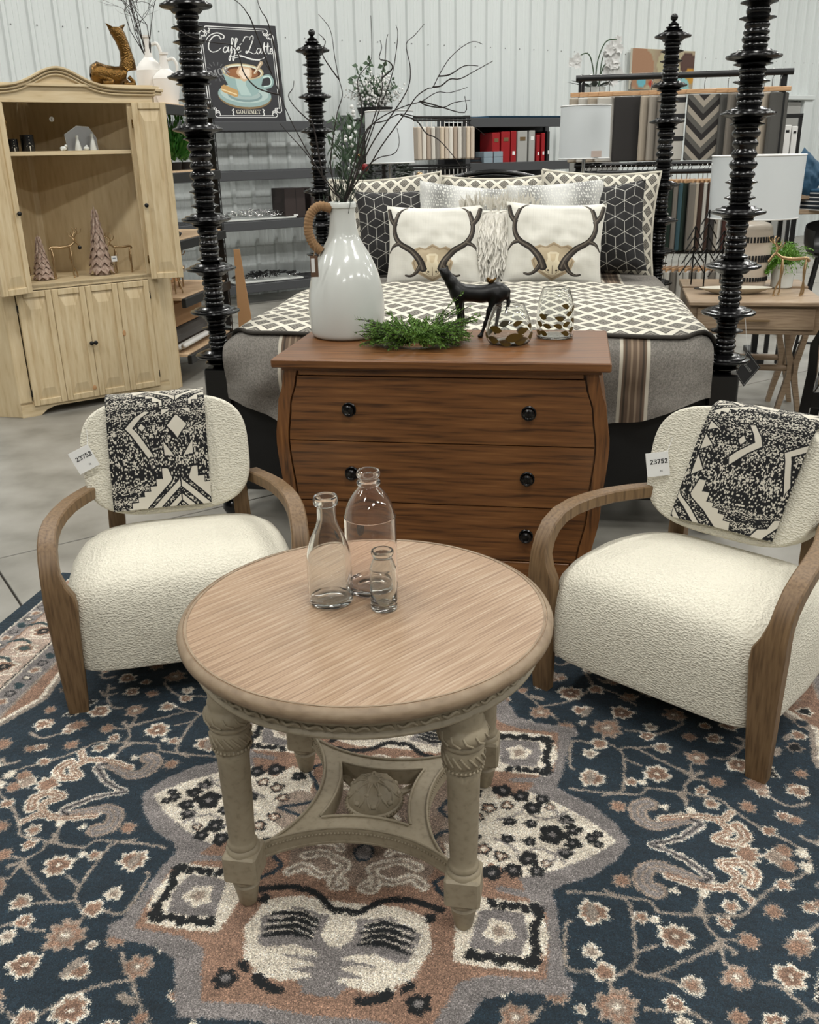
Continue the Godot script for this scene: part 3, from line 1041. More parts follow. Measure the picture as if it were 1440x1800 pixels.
	wood("whitewash", [Color(0.48, 0.38, 0.33), Color(0.63, 0.54, 0.48), Color(0.74, 0.68, 0.62)], 1, 50, 0.7, 6.0, 12.0)
	var rope := mat("jute", Color(0.60, 0.47, 0.33), 0.85)
	bump(tri(rope, Vector3.ONE * 30), noise_tex(51, 0.05, []), 0.1)
	for e in [["lattice", lattice_texture()], ["cube", cube_texture()], ["spot", spot_texture()], ["antler", antler_texture()], ["throw", throw_texture(0)], ["throw_tilted", throw_texture(1)], ["sign", sign_texture()], ["duvet", duvet_texture()]]:
		var m := mat(e[0], Color.WHITE, 0.92)
		m.albedo_texture = e[1]
	var r := mat("carpet", Color.WHITE, 0.95)
	r.albedo_texture = carpet_texture()
	bump(r, noise_tex(52, 0.3, [], 512), 0.35)


const TURN := 33.7      # the shed stands turned against the furniture


func wp(s: float, y: float, d: float) -> Vector3:
	var a := deg_to_rad(TURN)
	return Vector3(cos(a), 0, -sin(a)) * s + Vector3(sin(a), 0, cos(a)) * d + Vector3(0, y, 0)


func build_shell() -> void:
	# floor: poured slabs between saw-cut joints
	var f := struct("floor", Geo.new().box(Vector3(6, -0.16, -1.5), Vector3(32, 0.3, 19), 0.0), mat("joint", Color(0.16, 0.14, 0.12), 0.9), Vector3.ZERO, TURN)
	var slab := Geo.new().box(Vector3.ZERO, Vector3(3.042, 0.012, 3.042), 0.002).done()
	for i in 10:
		for j in 6:
			var o := part(f, "slab", slab, M["concrete"])
			o.position = Vector3(0.495 + 3.05 * (i - 3) + 1.525, -0.006, -3.69 + 3.05 * (j - 2) + 1.525)
	mat("far_wall", Color(0.42, 0.42, 0.41), 0.8)
	struct("ceiling", Geo.new().box(Vector3(6, 5.3, -1.5), Vector3(32, 0.2, 19), 0.0), M["far_wall"], Vector3.ZERO, TURN)
	var back := struct("wall_back", Geo.new().box(Vector3(6, 2.6, -9.87), Vector3(32, 5.4, 0.2), 0.0), M["wall"], Vector3.ZERO, TURN)
	var pr := [Vector2(-0.03, 0), Vector2(-0.016, 0.026), Vector2(0.016, 0.026), Vector2(0.03, 0), Vector2(0.082, 0), Vector2(0.087, 0.0035), Vector2(0.097, 0.0035), Vector2(0.102, 0), Vector2(0.128, 0), Vector2(0.133, 0.0035), Vector2(0.143, 0.0035), Vector2(0.148, 0), Vector2(0.1995, 0)]
	var g := Geo.new()
	for i in pr.size() - 1:
		var a: Vector2 = pr[i]
		var b: Vector2 = pr[i + 1]
		g.flat([Vector3(a.x, 0, a.y), Vector3(b.x, 0, b.y), Vector3(b.x, 5.2, b.y), Vector3(a.x, 5.2, a.y)], Vector3(-(b.y - a.y), 0, b.x - a.x))
	var pm := g.done()
	var sc := Geo.new()
	for k in range(-8, 60):
		var o := part(back, "panel", pm, M["wall"])
		o.position = Vector3(2.282 + k * 0.2295, 0, -9.765)
		sc.ball(Vector3(2.282 + k * 0.2295 + 0.05, 2.6, -9.762), Vector3(0.007, 0.007, 0.006), 6, 4)
	part(back, "screw", sc, M["screw"]).set_meta("kind", "stuff")
	struct("wall_left", Geo.new().box(Vector3(-9.6, 2.6, -1.5), Vector3(0.2, 5.4, 19), 0.0), M["far_wall"], Vector3.ZERO, TURN)
	struct("wall_right", Geo.new().box(Vector3(21.6, 2.6, -1.5), Vector3(0.2, 5.4, 19), 0.0), M["far_wall"], Vector3.ZERO, TURN)
	struct("wall_front", Geo.new().box(Vector3(6, 2.6, 7.6), Vector3(32, 5.4, 0.2), 0.0), M["far_wall"], Vector3.ZERO, TURN)
	# door in the back wall
	var d := struct("door_1", Geo.new().box(Vector3(13.5, 1.02, -9.72), Vector3(1.0, 2.04, 0.05), 0.004), M["door"], Vector3.ZERO, TURN)
	var jm := Geo.new()
	jm.box(Vector3(14.13, 1.05, -9.7), Vector3(0.2, 2.1, 0.1), 0.01).box(Vector3(12.88, 1.05, -9.7), Vector3(0.2, 2.1, 0.1), 0.01)
	part(d, "jamb", jm, M["wall"])
	part(d, "head", Geo.new().box(Vector3(13.5, 2.1, -9.69), Vector3(1.5, 0.07, 0.13), 0.01), M["wall"])


func ceiling_lamps() -> void:
	var em := mat("lamp_glow", Color.WHITE, 0.6)
	em.emission_enabled = true
	em.emission = Color(1.0, 0.995, 0.975)
	em.emission_energy_multiplier = 6.0
	var n := 0
	for s in [-3.0, 0.6, 4.2, 7.8, 11.4, 15.0]:
		for d in [-7.4, -3.6, 0.2, 4.0]:
			n += 1
			var t := thing("ceiling_light", "long white strip light under the shed roof", "light", wp(s, 5.0, d), TURN, "strip lights under the roof")
			part(t, "housing", Geo.new().box(Vector3(0, 0.03, 0), Vector3(1.5, 0.06, 0.34), 0.008), M["ceiling"])
			part(t, "diffuser", Geo.new().box(Vector3(0, -0.004, 0), Vector3(1.4, 0.008, 0.28), 0.002), em)
			var a := AreaLight3D.new()
			a.name = "glow"
			a.area_size = Vector2(1.4, 0.28)
			a.light_energy = LAMP
			a.light_color = Color(1.0, 0.995, 0.975)
			a.shadow_enabled = true
			a.set("area_range", 40.0)
			a.set("area_attenuation", 2.0)
			t.add_child(a)
			a.position = Vector3(0, -0.02, 0)
			a.rotation_degrees.x = -90


const LAMP := 8.3


# ---- the shelving along the back wall -----------------------------------------
func build_back_racks() -> void:
	# open rack under the coffee sign
	var t := thing("shelf_rack", "dark grey steel rack with wire decks along the wall under the coffee sign", "shelf", Vector3.ZERO, TURN)
	for s in [3.3, 5.36]:
		for d in [-9.1, -9.6]:
			part(t, "upright", Geo.new().box(Vector3(s, 0.91, d), Vector3(0.06, 1.82, 0.05), 0.003), M["rack"])
	for y in [1.72, 1.262, 0.785, 0.165]:
		for d in [-9.08, -9.6]:
			part(t, "beam", Geo.new().box(Vector3(4.33, y, d), Vector3(2.05, 0.085, 0.035), 0.004), M["rack"])
		var w := Geo.new()
		for k in 27:
			w.tube([Vector3(3.34 + k * 0.075, y + 0.045, -9.1), Vector3(3.34 + k * 0.075, y + 0.045, -9.6)], 0.003, 4)
		for k in 5:
			w.tube([Vector3(3.32, y + 0.045, -9.12 - k * 0.11), Vector3(5.34, y + 0.045, -9.12 - k * 0.11)], 0.0035, 4)
		var wd := part(t, "wire_deck", w, M["rack"])
		wd.set_meta("kind", "stuff")
	# sign leaning on the wall
	var sg := thing("coffee_sign", "dark chalkboard style coffee sign with a pale blue cup", "sign", wp(4.31, 1.768, -9.2), TURN)
	var b := Geo.new().box(Vector3(0, 0.44, 0), Vector3(0.86, 0.88, 0.025), 0.002)
	part(sg, "board", b, M["charcoal"])
	var pg := Geo.new()
	pg.flat([Vector3(-0.428, 0.878, 0.0135), Vector3(0.428, 0.878, 0.0135), Vector3(0.428, 0.002, 0.0135), Vector3(-0.428, 0.002, 0.0135)], Vector3.BACK, [Vector2(0, 0), Vector2(1, 0), Vector2(1, 1), Vector2(0, 1)])
	part(sg, "print", pg, M["sign"])
	text(sg, "lettering", "GOURMET", 0.05, M["cream"], Vector3(0.02, 0.085, 0.0145), Vector3.ZERO, true, true)
	text(sg, "lettering", "AMOR", 0.085, mat("chalk_grey", Color(0.55, 0.55, 0.55), 0.9), Vector3(-0.265, 0.43, 0.0145), Vector3(0, 0, 16), true, true)
	sg.rotation_degrees.x = -7
	# dark storage boxes
	for e in [[4.76, 0.24, 0.29, "left of the three dark brown storage boxes behind the bed post"], [5.06, 0.22, 0.285, "middle dark brown storage box behind the bed post"], [5.31, 0.2, 0.275, "right of the three dark brown storage boxes behind the white vase"]]:
		var bx := thing("storage_box", e[3], "box", wp(e[0], 0.835, -9.3), TURN, "dark storage boxes")
		part(bx, "body", Geo.new().box(Vector3(0, e[2] / 2, 0), Vector3(e[1], e[2], 0.3), 0.004), M["brown_box"])
		part(bx, "seam", Geo.new().box(Vector3(0.01, e[2] / 2, 0.1505), Vector3(0.004, e[2] * 0.95, 0.001), 0.0), M["ink"])
		part(bx, "sticker", Geo.new().box(Vector3(0, 0.025, 0.151), Vector3(0.05, 0.018, 0.001), 0.0), M["paper"])
	# trays full of wire ornaments
	rng.seed = 31
	for e in [[4.36, 0.83, "upper"], [4.40, 0.21, "lower"]]:
		var tr := thing("tray", "white tray on the %s shelf of the wall rack" % e[2], "tray", wp(e[0], e[1], -9.3), TURN)
		part(tr, "base", Geo.new().box(Vector3(0, 0.012, 0), Vector3(0.78, 0.016, 0.36), 0.003), M["white_gloss"])
		var w := Geo.new()
		for k in 46:
			var c := Vector3(rng.randf_range(-0.36, 0.36), 0.03, rng.randf_range(-0.15, 0.16))
			var p := []
			for q in 5:
				p.append(c + Vector3(rng.randf_range(-0.06, 0.06), rng.randf_range(0.0, 0.07) * (1.0 - absf(c.x) * 1.6), rng.randf_range(-0.04, 0.04)))
			w.tube(smooth(p, 3), 0.004, 5)
		var o := solo("wire_ornaments", "tangle of silver and black wire ornaments on the %s white tray" % e[2], "ornaments", w, M["chrome"] if e[2] == "upper" else M["iron"], wp(e[0], e[1] + 0.01, -9.3), TURN)
		o.set_meta("kind", "stuff")
		var pk := Geo.new()
		for k in 14:
			pk.ball(Vector3(rng.randf_range(-0.34, 0.34), 0.035, rng.randf_range(-0.1, 0.16)), Vector3.ONE * rng.randf_range(0.01, 0.02), 8, 5)
		var o2 := solo("bauble_scatter", "small silver baubles among the ornaments on the %s white tray" % e[2], "baubles", pk, M["chrome"], wp(e[0], e[1] + 0.008, -9.3), TURN)
		o2.set_meta("kind", "stuff")
	# closed rack with ring binders
	var c := thing("shelf_rack", "dark grey steel rack with red binders and teal folders on top", "shelf", Vector3.ZERO, TURN)
	for s in [6.97, 8.62]:
		for d in [-9.1, -9.6]:
			part(c, "upright", Geo.new().box(Vector3(s, 0.91, d), Vector3(0.07, 1.82, 0.05), 0.003), M["rack"])
	for y in [1.745, 1.262, 0.8]:
		part(c, "beam", Geo.new().box(Vector3(7.8, y, -9.08), Vector3(1.62, 0.1, 0.035), 0.004), M["rack"])
		part(c, "shelf", Geo.new().box(Vector3(7.8, y + 0.035, -9.34), Vector3(1.6, 0.02, 0.5), 0.002), M["rack"])
	part(c, "back_panel", Geo.new().box(Vector3(7.8, 0.9, -9.61), Vector3(1.62, 1.72, 0.015), 0.002), M["charcoal"])
	solo("folder_stack", "flat teal folders lying on top of the binder rack", "folders", Geo.new().box(Vector3(0, 0.012, 0), Vector3(1.5, 0.012, 0.42), 0.004).box(Vector3(0.1, 0.022, 0.02), Vector3(1.2, 0.01, 0.4), 0.003), M["blue"], wp(7.8, 1.79, -9.32), TURN)
	var bk := [[7.39, 0.12, 0.33, "red", "dark red binder at the left end of the red row"], [7.535, 0.14, 0.34, "red", "second bright red binder from the left"], [7.655, 0.09, 0.345, "red", "narrow red binder beside the grey ones"], [7.79, 0.16, 0.345, "door", "wide grey binder right of the red ones"], [7.94, 0.1, 0.35, "door", "narrower grey binder with a small label"], [8.04, 0.06, 0.3, "red", "slim red and white booklet leaning beside the grey binders"], [8.12, 0.06, 0.32, "red", "slim red and white booklet nearest the black books"], [8.2, 0.05, 0.34, "black_matte", "black book leaning at the right end of the binder row"]]
	for e in bk:
		var o := thing("binder", e[4], "binder", wp(e[0], 1.307, -9.2), TURN)
		part(o, "cover", Geo.new().box(Vector3(0, e[2] / 2, 0), Vector3(e[1] - 0.008, e[2], 0.24), 0.006), M[e[3]])
		part(o, "label", Geo.new().box(Vector3(0, e[2] * (0.3 if e[1] < 0.1 else 0.75), 0.1215), Vector3((e[1] - 0.02) * 0.6, e[2] * 0.12, 0.002), 0.0), M["paper"] if e[1] < 0.11 else M["brass"])
	for k in 4:
		solo("photo_box", "small pale blue box stacked on the binder shelf", "box", Geo.new().box(Vector3(0, 0.032, 0), Vector3(0.135, 0.062, 0.16), 0.004), mat("ice", Color(0.5, 0.56, 0.6), 0.4), wp(7.26 + (k % 2) * 0.15, 1.307 + (k / 2) * 0.064, -9.14), TURN, "pale blue boxes on the binder shelf")
	for k in 3:
		solo("catalogue", "flat dark catalogue lying at the left end of the binder shelf", "book", Geo.new().box(Vector3(0, 0.01, 0), Vector3(0.24 - k * 0.02, 0.02, 0.2), 0.002), M["navy"] if k == 1 else M["brown_box"], wp(7.1, 1.307 + k * 0.021, -9.2), TURN + 4 * k, "dark catalogues lying flat")
	# hanging fabric swatches between the two racks
	for row in 2:
		var y: float = [1.77, 1.27][row]
		var r := thing("display_rail", "black rail holding the %s row of cream fabric swatches" % ["upper", "lower"][row], "rail", Vector3.ZERO, TURN)
		part(r, "bar", Geo.new().tube([Vector3(5.4, y, -9.0), Vector3(6.95, y, -9.0)], 0.012, 8), M["rack_black"])
		part(r, "board", Geo.new().box(Vector3(6.5, y + 0.03, -9.2), Vector3(0.9, 0.02, 0.4), 0.002), M["rack_black"])
		for k in 13:
			var h: float = 0.335 if row == 0 else 0.3
			var cols := [Color(0.74, 0.69, 0.63), Color(0.82, 0.80, 0.76), Color(0.64, 0.58, 0.52), Color(0.79, 0.77, 0.73), Color(0.52, 0.5, 0.47), Color(0.79, 0.73, 0.65)]
			var nm := "swatch%d" % (k % 6)
			if not M.has(nm):
				mat(nm, cols[k % 6], 0.9)
			var o := thing("fabric_swatch", "cream and taupe folded fabric swatch hanging in the %s swatch row" % ["upper", "lower"][row], "swatch", wp(6.17 + k * 0.06, y, -9.0), TURN, "fabric swatches in the %s row" % ["upper", "lower"][row])
			var g := Geo.new()
			g.box(Vector3(0, -0.07 - h / 2, 0), Vector3(0.05, h, 0.26), 0.012)
			part(o, "cloth", g, M[nm])
			part(o, "hook", Geo.new().tube([Vector3(0, 0.012, 0), Vector3(0, -0.075, 0)], 0.006, 5), M["paper"])


func perforated(t: Node3D, at: Vector3, h: float) -> void:
	var g := Geo.new()
	var k := int(h / 0.05)
	for s in [-1, 1]:
		g.box(at + Vector3(s * 0.018, h / 2, 0), Vector3(0.012, h, 0.004), 0.0)
	for i in k + 1:
		g.box(at + Vector3(0, minf(i * 0.05, h - 0.01) + 0.008, 0), Vector3(0.026, 0.02, 0.004), 0.0)
	g.box(at + Vector3(-0.024, h / 2, -0.02), Vector3(0.004, h, 0.04), 0.0)
	part(t, "perforated_upright", g, M["rack_black"])


func build_side_rack() -> void:
	# rack beside the hutch; x runs along its front towards the wall
	var o := Vector3(-1.4894, 0, -6.1284)
	var turn := 98.5 - 17.0
	turn = 81.5
	var t := thing("shelf_rack", "black steel rack with pale wood shelves beside the hutch", "shelf", o, turn)
	for y in [1.77, 1.366, 0.95, 0.582, 0.205]:
		part(t, "shelf", Geo.new().box(Vector3(0.63, y - 0.01, -0.225), Vector3(0.94, 0.02, 0.43), 0.002), M["deck"])
		part(t, "edge_beam", Geo.new().box(Vector3(0.63, y - 0.038, 0.0), Vector3(0.94, 0.06, 0.03), 0.003), M["rack_black"])
		part(t, "edge_beam", Geo.new().box(Vector3(0.63, y - 0.038, -0.44), Vector3(0.94, 0.06, 0.03), 0.003), M["rack_black"])
	for e in [[1.08, 0.0], [1.08, -0.44], [0.17, -0.44]]:
		perforated(t, Vector3(e[0], 0, e[1]), 1.8)
	var at := func(x: float, y: float, z: float) -> Vector3:
		return o + Y(turn).basis * Vector3(x, y, z)
	# leafy bush, trays, panels
	for e in [[0.8, 0.19, 0.3, "taller bushy fern pot at the left on the second shelf of the side rack"], [1.0, 0.17, 0.22, "lower bushy fern pot next to the perforated upright"]]:
		var p := thing("potted_fern", e[3], "plant", at.call(e[0], 1.368, -0.22), 0.0)
		part(p, "pot", Geo.new().lathe(prof([0, 0, 0.05, 0, 0.06, 0.05, 0.055, 0.05, 0.0, 0.045]), 20), M["black_matte"])
		rng.seed = 41
		var g := Geo.new()
		for k in 700:
			var d := Vector3(rng.randfn(), absf(rng.randfn()) + 0.2, rng.randfn()).normalized()
			var q: Vector3 = Vector3(0, 0.04, 0) + d * Vector3(e[1], e[2], e[1]) * rng.randf_range(0.3, 1.0)
			g.leaf(q, (d + Vector3(0, 0.4, 0)).normalized(), Vector3(rng.randfn(), 1, rng.randfn()).normalized(), 0.06, 0.018)
		part(p, "foliage", g, mat("fern", Color(0.20, 0.47, 0.15), 0.6)).set_meta("kind", "stuff")
	solo("glass_jar", "small clear glass jar on the middle shelf of the side rack", "jar", Geo.new().lathe(prof([0, 0, 0.045, 0, 0.05, 0.02, 0.05, 0.1, 0.046, 0.1, 0.046, 0.02, 0, 0.012]), 20), M["glass_green"], at.call(0.5, 0.951, -0.25), 0)
	var cl := Geo.new()
	for k in 7:
		cl.tube(smooth([Vector3(-0.12 + k * 0.04, 0.0, -0.1), Vector3(-0.1 + k * 0.035, 0.06 + 0.02 * (k % 3), -0.03), Vector3(-0.1 + k * 0.03, 0.05, 0.05), Vector3(-0.13 + k * 0.04, 0.0, 0.12)], 3), 0.015, 6)
	solo("dark_cloth", "crumpled black cloth lying on the middle shelf of the side rack", "cloth", cl, M["black_matte"], at.call(0.33, 0.96, -0.2), turn)
	solo("picture_panel", "wide light wood panel leaning at the back of the reindeer shelf", "panel", Geo.new().box(Vector3(0, 0.125, 0), Vector3(0.72, 0.25, 0.02), 0.003), M["card"], at.call(0.72, 0.583, -0.38), turn)
	solo("picture_panel", "light wood panel leaning by the perforated upright at the end of the side rack", "panel", Geo.new().prism(V2([-0.13, 0, 0.0, 0, -0.07, 0.79, -0.115, 0.79]), 0.02), M["card"], Vector3(-1.165, 0.004, -7.3), 4)
	solo("glass_tray", "pale green flat tray lying on top of the leaning wood panel", "tray", Geo.new().box(Vector3(0, 0.006, 0), Vector3(0.5, 0.012, 0.2), 0.002), M["white_gloss"], at.call(0.7, 0.835, -0.36), turn)
	solo("wood_box", "low orange wood box under the reindeer shelf", "box", Geo.new().box(Vector3(0, 0.08, 0), Vector3(0.6, 0.16, 0.2), 0.004), M["card"], at.call(0.72, 0.33, -0.3), turn)
	solo("grey_mat", "rolled grey mat under the orange wood box", "mat", Geo.new().box(Vector3(0, 0.055, 0), Vector3(0.86, 0.1, 0.26), 0.03), M["grey_cloth"], at.call(0.64, 0.212, -0.28), turn)
	for k in 3:
		solo("birch_pole", "white birch pole lying in front of the grey mat", "pole", Geo.new().tube([Vector3(-0.42, 0, 0), Vector3(0.0, 0.006, 0.004), Vector3(0.42, 0, 0.0)], 0.018, 10), M["white_matte"], at.call(0.62, 0.225 + k * 0.014, -0.12 + k * 0.036), turn, "white poles on the lowest shelf")
	var d1 := reindeer("wire_reindeer", "gold wire reindeer with a white tag on the side rack shelf", at.call(0.62, 0.583, -0.2), turn + 10, 1.0)
	copy(d1, "wire_reindeer", "gold wire reindeer half hidden by the hutch door edge", at.call(0.36, 0.583, -0.16), turn - 100)
	for e in [[0.60, 0.72, "white tag hanging on the reindeer of the side rack"], [0.33, 0.70, "white tag on the half hidden reindeer"]]:
		solo("price_tag", e[2], "tag", Geo.new().box(Vector3.ZERO, Vector3(0.03, 0.045, 0.001), 0.0), M["paper"], at.call(e[0], e[1], -0.15), 10)
	# jugs on the top shelf by the hutch
	jug("ribbed_jug", "taller white ribbed jug holding bare twigs above the hutch", at.call(0.60, 1.772, -0.235), 0.42, 0.088, 0)
	jug("ribbed_jug", "smaller white ribbed jug in front of the taller one", at.call(0.55, 1.772, -0.11), 0.31, 0.084, 0)


func jug(called: String, label: String, at: Vector3, h: float, r: float, turn: float) -> void:
	var t := thing(called, label, "jug", at, turn)
	var p := [Vector2(0, 0), Vector2(r * 0.72, 0)]
	for k in 27:
		var f := k / 26.0
		var y := h * 0.68 * f
		var rr := r * (0.74 + 0.26 * sin(minf(f * 1.35, 1.0) * PI * 0.5)) if f < 0.72 else r * lerpf(1.0, 0.34, pow((f - 0.72) / 0.28, 1.6))
		p.append(Vector2(rr * (1.0 + (0.018 if k % 2 else -0.012)), y + 0.002))
	p.append_array([Vector2(r * 0.27, h * 0.76), Vector2(r * 0.25, h * 0.96), Vector2(r * 0.34, h * 0.965), Vector2(r * 0.34, h), Vector2(r * 0.26, h), Vector2(r * 0.2, h * 0.9), Vector2(0, h * 0.88)])
	part(t, "body", Geo.new().lathe(p, 36), M["white_matte"])
	part(t, "handle", Geo.new().tube(smooth([Vector3(r * 0.26, h * 0.86, 0), Vector3(r * 0.7, h * 0.88, 0), Vector3(r * 0.95, h * 0.74, 0), Vector3(r * 0.82, h * 0.55, 0)], 5), r * 0.12, 8), M["white_matte"])


# a reindeer bent from rods: body along x, head at +x
func reindeer(called: String, label: String, at: Vector3, turn: float, s: float, m := "brass") -> Node3D:
	var t := thing(called, label, "reindeer", at, turn)
	var q := func(a: Array) -> Array:
		var p := []
		for i in range(0, a.size(), 3):
			p.append(Vector3(a[i], a[i + 1], a[i + 2]) * s)
		return smooth(p, 4)
	part(t, "body", Geo.new().tube(q.call([-0.075, 0.165, 0, -0.06, 0.182, 0, 0.0, 0.178, 0, 0.055, 0.186, 0]), 0.008 * s, 8), M[m])
	for e in [[-0.062, 0.018, -0.07], [-0.06, -0.018, -0.052], [0.05, 0.018, 0.045], [0.05, -0.018, 0.075]]:
		part(t, "leg", Geo.new().tube(q.call([e[0], 0.18, 0, e[0] * 0.96, 0.11, e[1], e[2], 0.03, e[1], e[2] + 0.004, 0.004, e[1]]), 0.0048 * s, 6).ball(Vector3(e[2] + 0.003, 0.004, e[1]) * s, Vector3(0.007, 0.004, 0.006) * s, 8, 5), M[m])
	var hd := part(t, "neck_and_head", Geo.new().tube(q.call([0.052, 0.182, 0, 0.085, 0.205, 0, 0.1, 0.19, 0, 0.118, 0.165, 0]), 0.0065 * s, 7), M[m])
	for sd in [-1, 1]:
		var g := Geo.new()
		g.tube(q.call([0.088, 0.2, 0, 0.08, 0.23, 0.02 * sd, 0.095, 0.262, 0.03 * sd, 0.085, 0.285, 0.034 * sd]), 0.0036 * s, 5)
		g.tube(q.call([0.082, 0.225, 0.017 * sd, 0.062, 0.24, 0.026 * sd, 0.055, 0.262, 0.03 * sd]), 0.003 * s, 5)
		g.tube(q.call([0.09, 0.25, 0.027 * sd, 0.112, 0.262, 0.034 * sd, 0.118, 0.282, 0.036 * sd]), 0.003 * s, 5)
		part(hd, "antler", g, M[m])
	return t


# one raised-panel leaf, lower left corner at the origin, front at +z
func leaf_door(w: float, h: float) -> Geo:
	var g := Geo.new()
	var f := 0.036
	g.box(Vector3(w / 2, h / 2, 0.006), Vector3(w - 0.002, h, 0.012), 0.0)
	for e in [[f / 2, h / 2, f, h], [w - f / 2, h / 2, f, h], [w / 2, f / 2, w - 2 * f, f], [w / 2, h - f / 2, w - 2 * f, f]]:
		g.box(Vector3(e[0], e[1], 0.011), Vector3(e[2] - 0.001, e[3], 0.024), 0.003)
	var a := [Vector3(f + 0.006, f + 0.006, 0.012), Vector3(w - f - 0.006, f + 0.006, 0.012), Vector3(w - f - 0.006, h - f - 0.006, 0.012), Vector3(f + 0.006, h - f - 0.006, 0.012)]
	var i := 0.03
	var b := [Vector3(f + i, f + i * 2.2, 0.024), Vector3(w - f - i, f + i * 2.2, 0.024), Vector3(w - f - i, h - f - i * 2.2, 0.024), Vector3(f + i, h - f - i * 2.2, 0.024)]
	for k in 4:
		var o: Vector3 = [Vector3.DOWN, Vector3.RIGHT, Vector3.UP, Vector3.LEFT][k]
		g.flat([a[k], a[(k + 1) % 4], b[(k + 1) % 4], b[k]], o * 0.4 + Vector3.BACK)
	g.flat(b, Vector3.BACK)
	return g


func knob(parent: Node3D, at: Vector3, r := 0.013) -> void:
	var xf := Transform3D(Basis(Vector3.RIGHT, PI / 2), at)
	part(parent, "knob", Geo.new().lathe(prof([0.004, 0, 0.0045, 0.008, 0.008, 0.011, r, 0.017, r * 0.95, 0.023, r * 0.5, 0.027, 0, 0.028]), 16, xf), M["iron"])


func build_hutch() -> void:
	var o := Vector3(-2.325, 0, -5.487)
	var turn := 36.7
	var t := thing("corner_hutch", "unfinished pale pine corner hutch with open upper doors", "cabinet", o, turn)
	var H: Material = M["hutch"]
	var FL: Material = M["hutch_flat"]
	var slab := func(a: Vector2, b: Vector2, y0: float, y1: float, th: float) -> Geo:
		var d := b - a
		var g := Geo.new()
		g.box(Vector3(d.length() / 2, (y0 + y1) / 2, -th / 2), Vector3(d.length(), y1 - y0, th), 0.002, Transform3D(Basis(Vector3.UP, atan2(-d.y, d.x)), Vector3(a.x, 0, a.y)))
		return g
	part(t, "side_panel", slab.call(Vector2(0.952, 0), Vector2(1.084, -0.1), 0.0, 1.80, 0.018), H)
	part(t, "side_panel", slab.call(Vector2(-0.12, -0.15), Vector2(0, 0), 0.0, 1.80, 0.018), H)
	part(t, "back_panel", slab.call(Vector2(-0.12, -0.15), Vector2(0.45, -0.66), 0.03, 1.80, -0.012), H)
	part(t, "back_panel", slab.call(Vector2(0.50, -0.66), Vector2(1.08, -0.1), 0.03, 1.80, -0.012), H)
	part(t, "back_panel", slab.call(Vector2(0.43, -0.65), Vector2(0.53, -0.65), 0.03, 1.80, 0.012), H)
	var foot := V2([0.0, 0.0, 0.952, 0.0, 1.075, -0.1, 0.52, -0.64, 0.44, -0.64, -0.11, -0.14])
	var lay := func(y: float, th: float) -> Geo:
		return Geo.new().prism(foot, th, Transform3D(Basis(Vector3.RIGHT, Vector3(0, 0, 1), Vector3.UP), Vector3(0, y, 0)))
	part(t, "counter", lay.call(0.752, 0.022), FL)
	part(t, "bottom", lay.call(0.075, 0.015), FL)
	part(t, "top", lay.call(1.785, 0.015), FL)
	var sh := V2([0.02, -0.03, 0.93, -0.03, 1.04, -0.11, 0.52, -0.6, 0.44, -0.6, -0.08, -0.15])
	part(t, "shelf", Geo.new().prism(sh, 0.022, Transform3D(Basis(Vector3.RIGHT, Vector3(0, 0, 1), Vector3.UP), Vector3(0, 1.478, 0))), FL)
	# face frame
	var ff := Geo.new()
	ff.box(Vector3(0.036, 0.89, -0.009), Vector3(0.073, 1.78, 0.018), 0.002)
	ff.box(Vector3(0.921, 0.89, -0.009), Vector3(0.068, 1.78, 0.018), 0.002)
	ff.box(Vector3(0.48, 0.755, -0.009), Vector3(0.82, 0.03, 0.018), 0.002)
	part(t, "face_frame", ff, H)
	part(t, "apron", Geo.new().prism(V2([0.0, 0, 0.11, 0, 0.15, 0.03, 0.2, 0.045, 0.75, 0.045, 0.8, 0.03, 0.84, 0, 0.952, 0, 0.952, 0.075, 0, 0.075]), 0.02, Transform3D(Basis(), Vector3(0, 0, -0.012))), FL)
	# arched pediment with mouldings
	var top := PackedVector2Array([Vector2(-0.06, 1.755)])
	var crest := []
	for k in 41:
		var x := -0.08 + 1.14 * k / 40.0
		crest.append(Vector3(x, 1.838 + 0.098 * exp(-pow((x - 0.49) / 0.165, 2.0)), 0))
	for p in crest:
		top.append(Vector2(p.x, p.y))
	top.append(Vector2(1.04, 1.755))
	var pe := part(t, "pediment", Geo.new().prism(top, 0.03, Transform3D(Basis(), Vector3(0, 0, -0.018))), FL)
	for e in [[-0.006, 0.034, 0.012], [-0.024, 0.022, 0.008], [-0.04, 0.014, 0.008]]:
		var loops := []
		for p in crest:
			var c: Vector3 = p + Vector3(0, e[0], 0.012)
			loops.append([c + Vector3(0, -e[2] * 0.7, -0.004), c + Vector3(0, -e[2] * 0.7, e[1] * 0.5), c + Vector3(0, 0, e[1]), c + Vector3(0, e[2] * 0.8, e[1]), c + Vector3(0, e[2] * 0.8, -0.004)])
		part(pe, "moulding", Geo.new().loft(loops), FL)
	var side := Geo.new()
	for e in [[1.832, 0.03], [1.814, 0.018]]:
		side.box(Vector3(0.07, e[0], 0), Vector3(0.17, 0.018, e[1] * 2), 0.003, Transform3D(Basis(Vector3.UP, deg_to_rad(37)), Vector3(1.02, 0, -0.01)))
	side.box(Vector3(0.07, 1.80, -0.01), Vector3(0.16, 0.09, 0.02), 0.002, Transform3D(Basis(Vector3.UP, deg_to_rad(37)), Vector3(0.99, 0, -0.02)))
	part(t, "side_cornice", side, FL)
	part(t, "top_board", Geo.new().prism(V2([-0.08, 0.03, 1.04, 0.03, 1.13, -0.07, 0.55, -0.6, 0.42, -0.6, -0.15, -0.1]), 0.014, Transform3D(Basis(Vector3.RIGHT, Vector3(0, 0, 1), Vector3.UP), Vector3(0, 1.838, 0))), FL)
